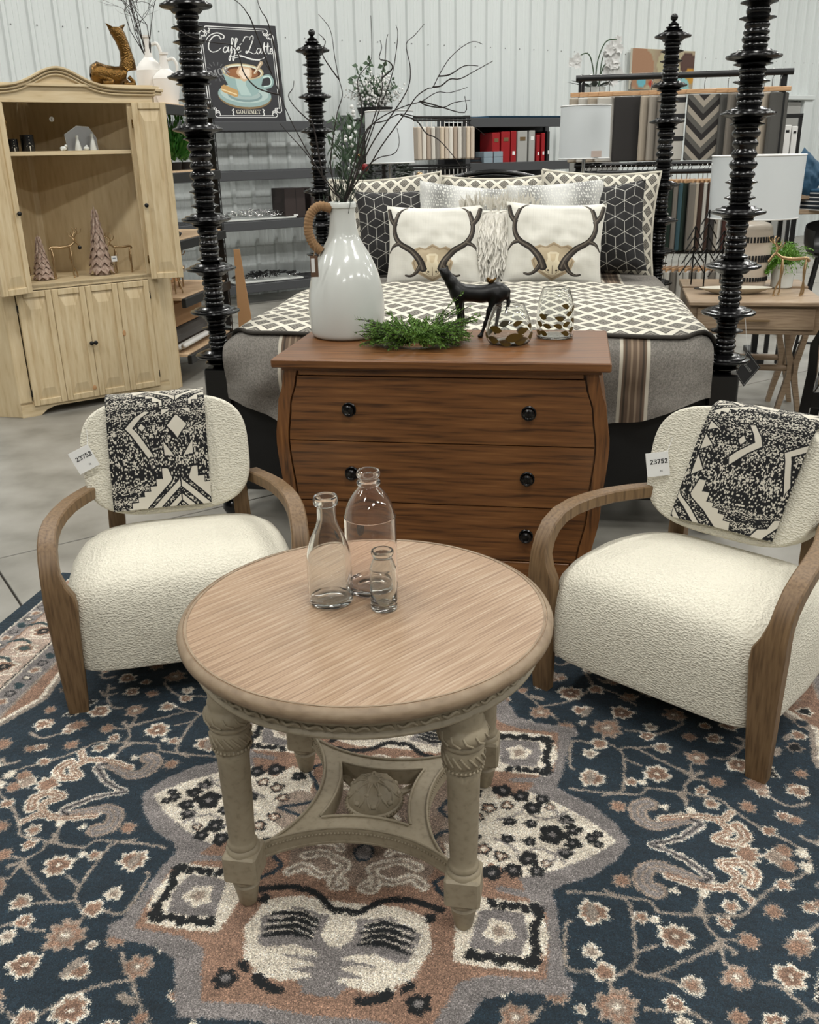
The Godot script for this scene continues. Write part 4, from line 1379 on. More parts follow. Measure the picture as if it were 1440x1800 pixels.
	# four lower leaves
	for k in 4:
		var d := part(t, "lower_door", leaf_door(0.2, 0.675), H)
		d.position = Vector3(0.076 + k * 0.2015, 0.063, 0.002)
		if k == 1:
			knob(d, Vector3(0.188, 0.335, 0.024))
		if k == 2:
			knob(d, Vector3(0.012, 0.335, 0.024))
		if k == 0 or k == 3:
			for y in [0.08, 0.58]:
				part(d, "hinge", Geo.new().box(Vector3(-0.004 if k == 0 else 0.204, y, 0.012), Vector3(0.006, 0.045, 0.012), 0.001), M["iron"])
	# folded upper doors, swung open
	for e in [[Vector3(0.905, 0.742, 0.02), -21.0, 0.022], [Vector3(-0.03, 0.735, 0.12), 21.0, 0.176]]:
		for b in 2:
			var d := part(t, "upper_door", leaf_door(0.198, 1.015), H)
			d.transform = Y(e[1], e[0]) * Transform3D(Basis(), Vector3(0, 0, -0.03 * b))
			if b == 0:
				knob(d, Vector3(e[2], 0.44, 0.024))
				for y in [0.12, 0.9]:
					part(d, "hinge", Geo.new().box(Vector3(-0.004 if e[1] < 0 else 0.202, y, 0.01), Vector3(0.008, 0.05, 0.016), 0.001), M["bronze"])
	part(t, "knot", Geo.new().lathe(prof([0, 0, 0.011, 0, 0.009, 0.002, 0, 0.002]), 14, Transform3D(Basis(Vector3.RIGHT, PI / 2), Vector3(0.6835, 0.43, 0.026)), 40, 1.7), M["card"])
	part(t, "knot", Geo.new().lathe(prof([0, 0, 0.013, 0, 0.01, 0.002, 0, 0.002]), 14, Transform3D(Basis(Vector3.RIGHT, PI / 2), Vector3(0.45, 0.12, 0.026)), 40, 1.2), M["card"])
	var at := func(x: float, y: float, z: float) -> Vector3:
		return o + Y(turn).basis * Vector3(x, y, z)
	# on the shelf
	for e in [[0.245, 0.03, 0.068, "smaller dark candle jar with a pale tree print"], [0.33, 0.038, 0.09, "larger dark candle jar with a pale tree print"]]:
		var c := thing("candle_jar", e[3], "candle", at.call(e[0], 1.5, -0.16), turn)
		part(c, "jar", Geo.new().lathe(prof([0, 0, e[1] * 0.96, 0, e[1], 0.004, e[1], e[2], e[1] * 0.94, e[2], e[1] * 0.94, e[2] * 0.8, 0, e[2] * 0.8]), 28), mat("candle_glass", Color(0.055, 0.06, 0.07), 0.25))
		var tr := Geo.new()
		for k in 3:
			var y: float = e[2] * (0.3 + k * 0.18)
			var w: float = e[1] * (0.5 - k * 0.13)
			tr.flat([Vector3(-w, y, e[1] * 0.9), Vector3(w, y, e[1] * 0.9), Vector3(0, y + e[2] * 0.24, e[1] * 1.02)], Vector3.BACK)
		tr.box(Vector3(0, e[2] * 0.18, e[1] + 0.001), Vector3(e[1] * 0.12, e[2] * 0.3, 0.002), 0.0)
		part(c, "tree_print", tr, M["cream"])
	var hs := thing("glass_house", "frosted house shaped plaque standing on the hutch shelf", "ornament", at.call(0.65, 1.5, -0.17), turn)
	part(hs, "plate", Geo.new().prism(V2([-0.088, 0, 0.092, 0, 0.088, 0.07, 0.05, 0.13, -0.02, 0.135, -0.096, 0.09]), 0.006), mat("frost", Color(0.62, 0.63, 0.64), 0.4))
	var edge := Geo.new()
	edge.tube([Vector3(-0.088, 0, 0), Vector3(-0.096, 0.09, 0), Vector3(-0.02, 0.135, 0), Vector3(0.05, 0.13, 0), Vector3(0.088, 0.07, 0), Vector3(0.092, 0, 0)], 0.004, 5)
	part(hs, "rim", edge, M["white_gloss"])
	for e in [[0.61, 0.085, "left white porcelain figure before the frosted house"], [0.70, 0.095, "right taller white porcelain figure before the frosted house"]]:
		solo("figurine", e[2], "figurine", Geo.new().lathe(prof([0, 0, 0.02, 0, 0.021, 0.004, 0.012, e[1] * 0.55, 0.007, e[1] * 0.8, 0.01, e[1] * 0.88, 0.008, e[1] * 0.98, 0, e[1]]), 18), M["white_gloss"], at.call(e[0], 1.5, -0.13), turn)
	solo("figurine", "low white porcelain cradle between the two figures", "figurine", Geo.new().ball(Vector3(0, 0.012, 0), Vector3(0.018, 0.012, 0.012)).ball(Vector3(0.003, 0.024, 0), Vector3(0.008, 0.007, 0.007)), M["white_gloss"], at.call(0.655, 1.5, -0.12), turn)
	solo("figurine", "small white porcelain lamb left of the frosted house", "figurine", Geo.new().ball(Vector3(0, 0.014, 0), Vector3(0.02, 0.013, 0.012)).ball(Vector3(0.016, 0.028, 0.003), Vector3(0.009, 0.008, 0.008)).ball(Vector3(-0.012, 0.006, 0.004), Vector3(0.006, 0.007, 0.006)), M["white_gloss"], at.call(0.525, 1.5, -0.14), turn)
	var pl := thing("door_plaque", "small round white tag hanging inside the hutch top", "tag", at.call(0.50, 1.675, -0.2), turn)
	part(pl, "disc", Geo.new().lathe(prof([0, 0, 0.014, 0, 0.014, 0.003, 0, 0.003]), 18, Transform3D(Basis(Vector3.RIGHT, PI / 2), Vector3.ZERO)), M["paper"])
	text(pl, "letter", "E", 0.02, M["ink"], Vector3(0, 0, 0.004))
	# on the counter
	for e in [[0.305, 0.058, 0.272, 1, "shorter carved whitewashed wooden tree on the hutch counter"], [0.665, 0.075, 0.42, 2, "taller carved whitewashed wooden tree on the hutch counter"]]:
		var w := thing("wooden_tree", e[4], "ornament", at.call(e[0], 0.775, -0.17), turn)
		part(w, "trunk", Geo.new().lathe(prof([0, 0, e[1] * 0.7, 0, e[1] * 0.62, e[2] * 0.1, e[1] * 0.1, e[2] * 0.86, 0, e[2]]), 14), M["whitewash"])
		rng.seed = 60 + e[3]
		for r in 8:
			var f := r / 8.0
			var g := Geo.new()
			var n := 8 - r / 2
			for k in n:
				var a := TAU * (k + 0.5 * (r % 2)) / n
				var d := Vector3(cos(a), 0, sin(a))
				var y: float = e[2] * (0.02 + 0.86 * f)
				var R: float = e[1] * (1.0 - f * 0.86)
				var l: float = e[2] * 0.15
				var sd := Vector3(-d.z, 0, d.x) * R * 0.42
				var p0: Vector3 = d * R * 0.62 + Vector3(0, y + l, 0)
				var p1: Vector3 = d * R * 1.08 + Vector3(0, y, 0)
				g.loft([[p0 - sd * 0.5, p0 + d * 0.004, p0 + sd * 0.5, p0 - d * 0.012], [p0.lerp(p1, 0.55) - sd, p0.lerp(p1, 0.55) + d * 0.008, p0.lerp(p1, 0.55) + sd, p0.lerp(p1, 0.55) - d * 0.012], [p1 - sd * 0.12, p1 + d * 0.003, p1 + sd * 0.12, p1 - d * 0.006]])
			part(w, "tier", g, M["whitewash"])
	reindeer("wire_reindeer", "gold wire reindeer facing right between the two carved trees", at.call(0.43, 0.775, -0.15), turn, 1.02)
	reindeer("wire_reindeer", "gold wire reindeer facing left beside the taller carved tree", at.call(0.80, 0.775, -0.15), turn + 180, 0.88)
	solo("bauble", "dark round bauble hanging from the reindeer between the trees", "bauble", Geo.new().ball(Vector3.ZERO, Vector3.ONE * 0.012, 12, 8), M["black"], at.call(0.535, 0.95, -0.135), turn)
	var tg := thing("price_tag", "white tag hanging on the left facing reindeer in the hutch", "tag", at.call(0.735, 0.868, -0.12), turn)
	part(tg, "card", Geo.new().box(Vector3.ZERO, Vector3(0.036, 0.034, 0.001), 0.0), M["paper"])
	part(tg, "print", Geo.new().box(Vector3(0, 0.003, 0.001), Vector3(0.02, 0.004, 0.0005), 0.0), M["blue"])
	# gilded deer lying on top
	var dr := thing("deer_statue", "gilded lying deer statue on top of the hutch", "statue", at.call(0.87, 1.855, -0.14), turn)
	var body := []
	for e in [[-0.125, 0.055, 0.012, 0.012], [-0.115, 0.062, 0.05, 0.045], [-0.08, 0.066, 0.066, 0.056], [-0.03, 0.058, 0.058, 0.052], [0.03, 0.054, 0.054, 0.05], [0.075, 0.062, 0.05, 0.05], [0.105, 0.09, 0.056, 0.046], [0.112, 0.14, 0.043, 0.038], [0.106, 0.19, 0.036, 0.034], [0.09, 0.24, 0.038, 0.034], [0.07, 0.285, 0.045, 0.036], [0.062, 0.31, 0.04, 0.03], [0.06, 0.318, 0.02, 0.02]]:
		var ring := []
		for k in 14:
			var a := TAU * k / 14
			var flat_y: bool = e[1] < 0.085
			ring.append(Vector3(e[0] + (0.0 if flat_y else cos(a) * e[2]), maxf(0.0, e[1] + (cos(a) * e[2] if flat_y else 0.0)), sin(a) * e[3]))
		body.append(ring)
	var bd := part(dr, "body", Geo.new().grid(body, true), M["bronze"])
	var legs := Geo.new()
	for s in [-1, 1]:
		legs.tube(smooth([Vector3(0.09, 0.05, 0.04 * s), Vector3(0.118, 0.012, 0.05 * s), Vector3(0.05, 0.01, 0.058 * s)], 4), 0.012, 8)
		legs.tube(smooth([Vector3(-0.09, 0.05, 0.045 * s), Vector3(-0.02, 0.02, 0.062 * s), Vector3(-0.08, 0.01, 0.068 * s)], 4), 0.016, 8)
	part(dr, "legs", legs, M["bronze"])
	for s in [-1, 1]:
		part(dr, "ear", Geo.new().loft([[Vector3(0.062 + 0.008 * s, 0.285, -0.02), Vector3(0.062 + 0.036 * s, 0.285, 0.0), Vector3(0.062 + 0.008 * s, 0.285, 0.024)], [Vector3(0.062 + 0.016 * s, 0.318, -0.016), Vector3(0.062 + 0.05 * s, 0.318, 0.002), Vector3(0.062 + 0.016 * s, 0.312, 0.022)], [Vector3(0.062 + 0.048 * s, 0.334, 0.0), Vector3(0.062 + 0.062 * s, 0.334, 0.004), Vector3(0.062 + 0.05 * s, 0.33, 0.01)]]), M["bronze"])
	# twigs in the taller jug
	rng.seed = 77
	var jo := Vector3(-1.4894, 0, -6.1284) + Y(81.5).basis * Vector3(0.60, 2.12, -0.235)
	for k in 9:
		var dir := Vector3(rng.randf_range(-0.5, 0.55), 1.0, rng.randf_range(-0.4, 0.4))
		var g := Geo.new()
		_twig(g, jo + Vector3(rng.randf_range(-0.01, 0.01), -0.1, rng.randf_range(-0.01, 0.01)), dir.normalized(), 0.55 + rng.randf() * 0.2, 0.0035, 2)
		solo("bare_twig", "thin bare twig standing in the taller ribbed jug", "twig", g, M["twig"], Vector3.ZERO, 0, "twigs in the ribbed jug")


func _twig(g: Geo, at: Vector3, dir: Vector3, l: float, r: float, depth: int) -> void:
	var p := [at]
	var d := dir
	var q := at
	var n := 6
	var rad := [r]
	for k in n:
		q += d * l / n
		d = (d + Vector3(rng.randfn(), rng.randfn() * 0.6 + 0.1, rng.randfn()) * 0.22).normalized()
		p.append(q)
		rad.append(r * (1.0 - 0.75 * (k + 1.0) / n))
		if depth > 0 and k >= 1 and rng.randf() < 0.75:
			_twig(g, q, (d + Vector3(rng.randfn(), rng.randfn() * 0.5, rng.randfn()) * 0.6).normalized(), l * 0.42, r * 0.6, depth - 1)
	g.tube(p, rad, 5, false)


# ---- the four-poster bed ----------------------------------------------------
const BED := Vector3(0.217, 0, -3.62)
const BED_TURN := -8.5


func post_profile() -> Array:
	var f := [[0.668, "R", 0.058], [0.70, "D", 0.094], [0.806, "R", 0.058], [0.874, "D", 0.098], [1.022, "R", 0.056], [1.04, "D", 0.098], [1.072, "R", 0.05], [1.20, "R", 0.055], [1.226, "D", 0.095], [1.273, "R", 0.053], [1.325, "R", 0.055], [1.512, "R", 0.058], [1.547, "D", 0.093], [1.646, "R", 0.06], [1.70, "R", 0.064], [1.724, "D", 0.092], [1.838, "R", 0.059], [1.885, "R", 0.06], [1.957, "D", 0.094]]
	var p := [Vector2(0, 0.646), Vector2(0.045, 0.646)]
	var y := 0.650
	for e in f:
		var top: float = e[0] - (0.027 if e[1] == "D" else 0.010)
		# beads fill the gap below each feature
		var n := maxi(1, int(round((top - y) / (0.036 if y > 1.33 and y < 1.5 else 0.0205))))
		var h := (top - y) / n
		for k in n:
			var big := 0.0115 if y > 1.33 and y < 1.5 else (0.007 if k % 3 == 2 else 0.0052)
			var r := lerpf(0.0295, 0.036, clampf((y - 0.65) / 1.1, 0.0, 1.0)) + 0.002 * sin(y * 9.0) + (0.004 if k % 3 == 1 else 0.0)
			for q in 5:
				var a := PI * q / 4.0
				p.append(Vector2(r + big * sin(a) * (1.0 if h > 0.012 else 0.6), y + h * k + h * q / 4.2))
		var r: float = e[2]
		if e[1] == "R":
			p.append_array([Vector2(0.037, e[0] - 0.009), Vector2(r * 0.82, e[0] - 0.004), Vector2(r, e[0] - 0.001), Vector2(r, e[0] + 0.002), Vector2(0.04, e[0] + 0.008)])
			y = e[0] + 0.009
		else:
			p.append_array([Vector2(r * 0.5, e[0] - 0.026), Vector2(r * 0.56, e[0] - 0.022), Vector2(r * 0.6, e[0] - 0.016), Vector2(r * 0.7, e[0] - 0.012), Vector2(r * 0.95, e[0] - 0.007), Vector2(r, e[0] - 0.002), Vector2(r * 0.985, e[0] + 0.003), Vector2(r * 0.84, e[0] + 0.006), Vector2(r * 0.82, e[0] + 0.011), Vector2(r * 0.64, e[0] + 0.014), Vector2(r * 0.6, e[0] + 0.019), Vector2(0.04, e[0] + 0.021)])
			y = e[0] + 0.022
	p.append_array([Vector2(0.045, 1.978), Vector2(0.048, 1.984), Vector2(0.03, 1.99), Vector2(0.04, 1.996), Vector2(0.038, 2.001), Vector2(0.024, 2.006), Vector2(0.028, 2.012), Vector2(0.014, 2.02), Vector2(0.009, 2.027)])
	for k in 9:
		var a := PI * (0.12 + 0.88 * k / 8.0)
		p.append(Vector2(0.019 * sin(a), 2.044 - 0.019 * cos(a)))
	return p


# how far a sheet has gone over an edge: (out, down)
func over(e: float, r: float) -> Vector2:
	if e <= 0.0:
		return Vector2.ZERO
	if e < r * PI / 2:
		return Vector2(r * sin(e / r), r * (1.0 - cos(e / r)))
	return Vector2(r, r + e - r * PI / 2)


var wrinkle := FastNoiseLite.new()


# a sheet draped on the mattress: a across, b from the foot edge backwards
func drape(a: float, b: float, lift: float, half := 0.86) -> Vector3:
	var ea := over(absf(a) - half, 0.11 + lift)
	var eb := over(-b, 0.10 + lift)
	var sg := signf(a)
	var x := sg * (minf(absf(a), half) + ea.x)
	var z := minf(-b, 0.0) if b < 0.0 else 0.0
	z = -maxf(b, 0.0) + eb.x
	var y := 0.795 + lift + 0.03 * (1.0 - pow(minf(absf(x) / 0.95, 1.0), 2.0)) * ease01(-0.02, 0.5, b)
	y += 0.008 * sin(a * 7.0 + b * 4.0) * sin(b * 5.0 + 1.0)
	var dn := ea.y + eb.y
	if ea.y > 0.0 and eb.y > 0.0:
		dn = maxf(ea.y, eb.y) + 0.25 * minf(ea.y, eb.y)
	y -= dn
	var hang := ease01(0.05, 0.3, eb.y)
	z += hang * (0.02 * sin(a * 9.0 + 1.0) + 0.010 * sin(a * 23.0 + dn * 9.0) + 0.03 * exp(-pow((a + 0.72) / 0.14, 2.0)) * sin(dn * 18.0 + a * 9.0) + 0.014 * sin(a * 5.0 - dn * 14.0))
	if eb.y > 0.0 and lift == 0.0:
		z += hang * 0.05 * wrinkle.get_noise_2d(a * 3.0, dn * 4.0) + 0.03 * hang * exp(-pow((a + 0.75) / 0.2, 2.0))
	x += sg * 0.10 * ease01(0.05, 0.4, ea.y) * exp(-pow(b / 0.45, 2.0)) * signf(lift)
	x += sg * ease01(0.05, 0.3, ea.y) * (0.02 * sin(b * 11.0) + 0.01 * sin(b * 23.0 + a))
	return Vector3(x, y, z)


func pillow(w: float, h: float, th: float, pinch := 0.07, n := 22, seed_ := 1) -> Geo:
	var g := Geo.new()
	var f := FastNoiseLite.new()
	f.seed = seed_
	f.frequency = 3.2
	for s in [1.0, -1.0]:
		var rows := []
		for i in n + 1:
			var row := []
			var v := 1.0 - 2.0 * i / n
			for j in n + 1:
				var u := -1.0 + 2.0 * j / n
				var x := u * w / 2 * (1.0 - pinch * (1.0 - v * v) * absf(u))
				var y := v * h / 2 * (1.0 - pinch * (1.0 - u * u) * absf(v))
				var k := pow(maxf((1.0 - u * u) * (1.0 - v * v), 0.0), 0.42)
				var wr := f.get_noise_2d(u * 0.5 + seed_, v * 0.5) * 0.02 * k + f.get_noise_2d(u * 1.4, v * 1.4 + seed_) * 0.008 * k
				row.append(Vector3(x, y, s * (th / 2 * k + (wr if s > 0 else 0.0))))
			rows.append(row)
		g.grid(rows, false, Vector2.ONE, 1 if s > 0 else -1)
	return g


func piping(w: float, h: float, pinch: float, r: float) -> Geo:
	var p := []
	var n := 14
	for e in [[-1, 1, 1, 1], [1, 1, 1, -1], [1, -1, -1, -1], [-1, -1, -1, 1]]:
		for k in n:
			var u: float = lerpf(e[0], e[2], float(k) / n)
			var v: float = lerpf(e[1], e[3], float(k) / n)
			p.append(Vector3(u * w / 2 * (1.0 - pinch * (1.0 - v * v) * absf(u)), v * h / 2 * (1.0 - pinch * (1.0 - u * u) * absf(v)), 0))
	p.append(p[0])
	return Geo.new().tube(p, r, 6, false)


func bed_at(x: float, y: float, w: float) -> Vector3:
	return BED + Y(BED_TURN).basis * Vector3(x, y, -w)


func build_bed() -> void:
	var t := thing("four_poster_bed", "black four-poster bed with four tall stacked-disc turned posts", "bed", BED, BED_TURN)
	var shaft := Geo.new().lathe(post_profile(), 40, Transform3D(), 50.0).done()
	var foot := Geo.new().lathe(prof([0, 0, 0.022, 0, 0.034, 0.012, 0.046, 0.035, 0.044, 0.06, 0.03, 0.078, 0.05, 0.084, 0.05, 0.1, 0, 0.1]), 28).done()
	var block := Geo.new().box(Vector3(0, 0.37, 0), Vector3(0.108, 0.56, 0.108), 0.006).done()
	for e in [[-0.988, -0.012, 0.0], [0.988, 0.012, 0.0], [-0.99, -1.955, 0.025], [0.935, -1.95, 0.025]]:
		var p := part(t, "post", shaft, M["black"])
		p.position = Vector3(e[0], e[2], e[1])
		part(p, "post_block", block, M["black"])
		part(p, "bun_foot", foot, M["black"])
	part(t, "footboard", Geo.new().box(Vector3(0, 0.37, 0.0), Vector3(1.88, 0.48, 0.05), 0.006), M["black_matte"])
	for s in [-1, 1]:
		part(t, "side_rail", Geo.new().box(Vector3(0.96 * s, 0.32, -0.98), Vector3(0.04, 0.24, 1.84), 0.006), M["black_matte"])
	var hb := PackedVector2Array([Vector2(-0.9, 0.3), Vector2(0.9, 0.3), Vector2(0.9, 0.95)])
	for k in 25:
		var x := 0.82 - 1.64 * k / 24.0
		hb.append(Vector2(x, 0.97 + 0.35 * cos(x / 0.82 * PI / 2)))
	hb.append(Vector2(-0.9, 0.95))
	part(t, "headboard", Geo.new().prism(hb, 0.05, Transform3D(Basis(), Vector3(0, 0, -1.98))), M["black"])
	var hr := []
	for k in 25:
		var x := 0.82 - 1.64 * k / 24.0
		hr.append(Vector3(x, 0.985 + 0.352 * cos(x / 0.82 * PI / 2), -1.95))
	part(t, "headboard_rim", Geo.new().tube(hr, 0.014, 8), M["black"])
	solo("mattress", "thick mattress under the grey striped duvet", "mattress", Geo.new().box(Vector3(0, 0.62, -0.98), Vector3(1.82, 0.3, 1.86), 0.06), M["linen"], BED, BED_TURN)
	# duvet
	wrinkle.frequency = 0.9
	wrinkle.seed = 4
	var rows := []
	var uvs := PackedFloat32Array()
	for i in 70:
		var row := []
		for j in 90:
			var s := -1.0 + 2.0 * j / 89.0
			var aa := s * 0.93
			var hem := 0.385 + 0.016 * sin(aa * 5.0) - 0.10 * ease01(0.62, 0.98, absf(aa)) + 0.05 * exp(-pow((aa + 0.42) / 0.3, 2.0))
			var b := lerpf(-hem, 1.88, pow(i / 69.0, 1.25))
			var A := lerpf(0.945, 1.28, ease01(0.02, 0.34, b))
			row.append(drape(s * A, b, 0.0))
			uvs.append(0.5 + s * A / 2.6)
		rows.append(row)
	var dv := Geo.new().grid(rows, false, Vector2(1, 2))
	for i in 70:
		for j in 90:
			dv.t[i * 90 + j].x = uvs[i * 90 + j]
	solo("duvet", "heather grey duvet with beige stripes hanging over the bed foot", "duvet", dv, M["duvet"], BED, BED_TURN)
	# lattice coverlet folded across the foot
	var cr := []
	for i in 30:
		var row := []
		for j in 100:
			var s := -1.0 + 2.0 * j / 99.0
			var b := lerpf(-0.05 + 0.012 * sin(s * 6.0) + 0.22 * ease01(0.82, 1.06, absf(s) * 1.37), 1.16, i / 29.0)
			row.append(drape(s * 1.37, b, 0.014))
		cr.append(row)
	var cv := thing("coverlet", "cream and grey diamond lattice coverlet spread over the bed foot", "blanket", BED, BED_TURN)
	var cm: StandardMaterial3D = M["lattice"].duplicate()
	cm.uv1_scale = Vector3(25, 9, 1)
	part(cv, "fabric", Geo.new().grid(cr, false), cm)
	var under := []
	for i in 30:
		var row := []
		for j in 100:
			row.append(cr[i][j] + Vector3(0, -0.008, 0) - Vector3(signf(cr[i][j].x) * 0.008 * ease01(0.93, 0.96, absf(cr[i][j].x)), 0, 0))
		under.append(row)
	part(cv, "lining", Geo.new().grid(under, false), M["grey_cloth"])
	part(cv, "trim", Geo.new().tube(cr[0].map(func(p): return p + Vector3(0, -0.004, 0.002)), 0.0085, 7), mat("trim_grey", Color(0.25, 0.235, 0.215), 0.9))
	# pillows, back row first
	var euro := mat("lattice_pillow", Color.WHITE, 0.92)
	euro.albedo_texture = M["lattice"].albedo_texture
	euro.uv1_scale = Vector3(8, 6.5, 1)
	for e in [[-0.575, 1.055, 1.77, 3.0, "left of the three diamond lattice shams along the headboard"], [0.035, 1.045, 1.83, 0.0, "middle diamond lattice sham along the headboard"], [0.585, 1.06, 1.76, -2.0, "right diamond lattice sham beside the rear bed post"]]:
		var p := thing("sham_pillow", e[4], "pillow", bed_at(e[0], e[1], e[2]), BED_TURN)
		p.rotation_degrees = Vector3(-13, BED_TURN, e[3])
		part(p, "cover", pillow(0.63, 0.56, 0.2, 0.08, 22, 3), euro)
		part(p, "piping", piping(0.63, 0.56, 0.08, 0.008), M["cream"])
	for e in [[-0.45, 1.045, 1.56, 2.0, "charcoal pillow with white stitched cubes on the left"], [0.575, 1.05, 1.55, 5.0, "charcoal pillow with white stitched cubes on the right"]]:
		var p := solo("cube_pillow", e[4], "pillow", pillow(0.5, 0.46, 0.19, 0.08, 22, 5), M["cube"], bed_at(e[0], e[1], e[2]), BED_TURN)
		p.rotation_degrees = Vector3(-14, BED_TURN + (8 if e[0] < 0 else -8), e[3])
	for e in [[-0.13, 1.09, 1.52, -6.0, "left pale grey pillow with white fawn spots"], [0.36, 1.095, 1.5, 3.0, "right pale grey pillow with white fawn spots"]]:
		var p := solo("spotted_pillow", e[4], "pillow", pillow(0.5, 0.4, 0.17, 0.06, 22, 6), M["spot"], bed_at(e[0], e[1], e[2]), BED_TURN)
		p.rotation_degrees = Vector3(-14, BED_TURN, e[3])
	# shaggy pillow
	var fp := thing("fur_pillow", "shaggy cream fur pillow between the two antler pillows", "pillow", bed_at(0.065, 0.985, 1.40), BED_TURN)
	fp.rotation_degrees = Vector3(-12, BED_TURN, 0)
	part(fp, "cushion", pillow(0.4, 0.38, 0.2, 0.06), M["fur"])
	rng.seed = 15
	var fg := Geo.new()
	for k in 1300:
		var u := rng.randf_range(-0.95, 0.95)
		var v := rng.randf_range(-0.95, 1.0)
		var q := pow(maxf((1.0 - u * u) * (1.0 - v * v), 0.0), 0.42)
		var c := Vector3(u * 0.2, v * 0.19, 0.1 * q + 0.002)
		var d := Vector3(rng.randfn() * 0.22 + sin(v * 9.0 + floorf(u * 5.0)) * 0.2, -1.0, 0.26 + 0.2 * rng.randf()).normalized()
		if v > 0.85:
			d = Vector3(rng.randfn() * 0.4, 0.9, 0.4).normalized()
		fg.leaf(c, d, Vector3(rng.randfn() * 0.5, 0, 1).normalized(), rng.randf_range(0.05, 0.1), rng.randf_range(0.011, 0.02), 0.3)
	part(fp, "fur", fg, M["fur"]).set_meta("kind", "stuff")
	for e in [[-0.255, 0.992, 1.31, 0.0, "left cream linen pillow printed with antlers on a shield"], [0.352, 0.998, 1.29, -2.0, "right cream linen pillow printed with antlers on a shield"]]:
		var p := solo("antler_pillow", e[4], "pillow", pillow(0.50, 0.42, 0.15, 0.075, 24, 9), M["antler"], bed_at(e[0], e[1], e[2]), BED_TURN)
		p.rotation_degrees = Vector3(-17, BED_TURN, e[3])


# ---- bombe dresser -----------------------------------------------------------
const DR := Vector3(0.0932, 0, -2.8765)
const DR_TURN := -10.0


func dr_half(y: float) -> float:
	var c := Curve.new()
	c.min_value = 0.0
	c.max_value = 1.0
	for p in [[0.0, 0.462], [0.1, 0.478], [0.2, 0.50], [0.42, 0.528], [0.7, 0.545], [0.84, 0.532], [0.95, 0.508], [1.0, 0.498]]:
		c.add_point(Vector2(p[0], p[1]))
	return c.sample_baked(clampf(y / 0.81, 0.0, 1.0))


func dr_at(x: float, y: float, z: float) -> Vector3:
	return DR + Y(DR_TURN).basis * Vector3(x, y, z)


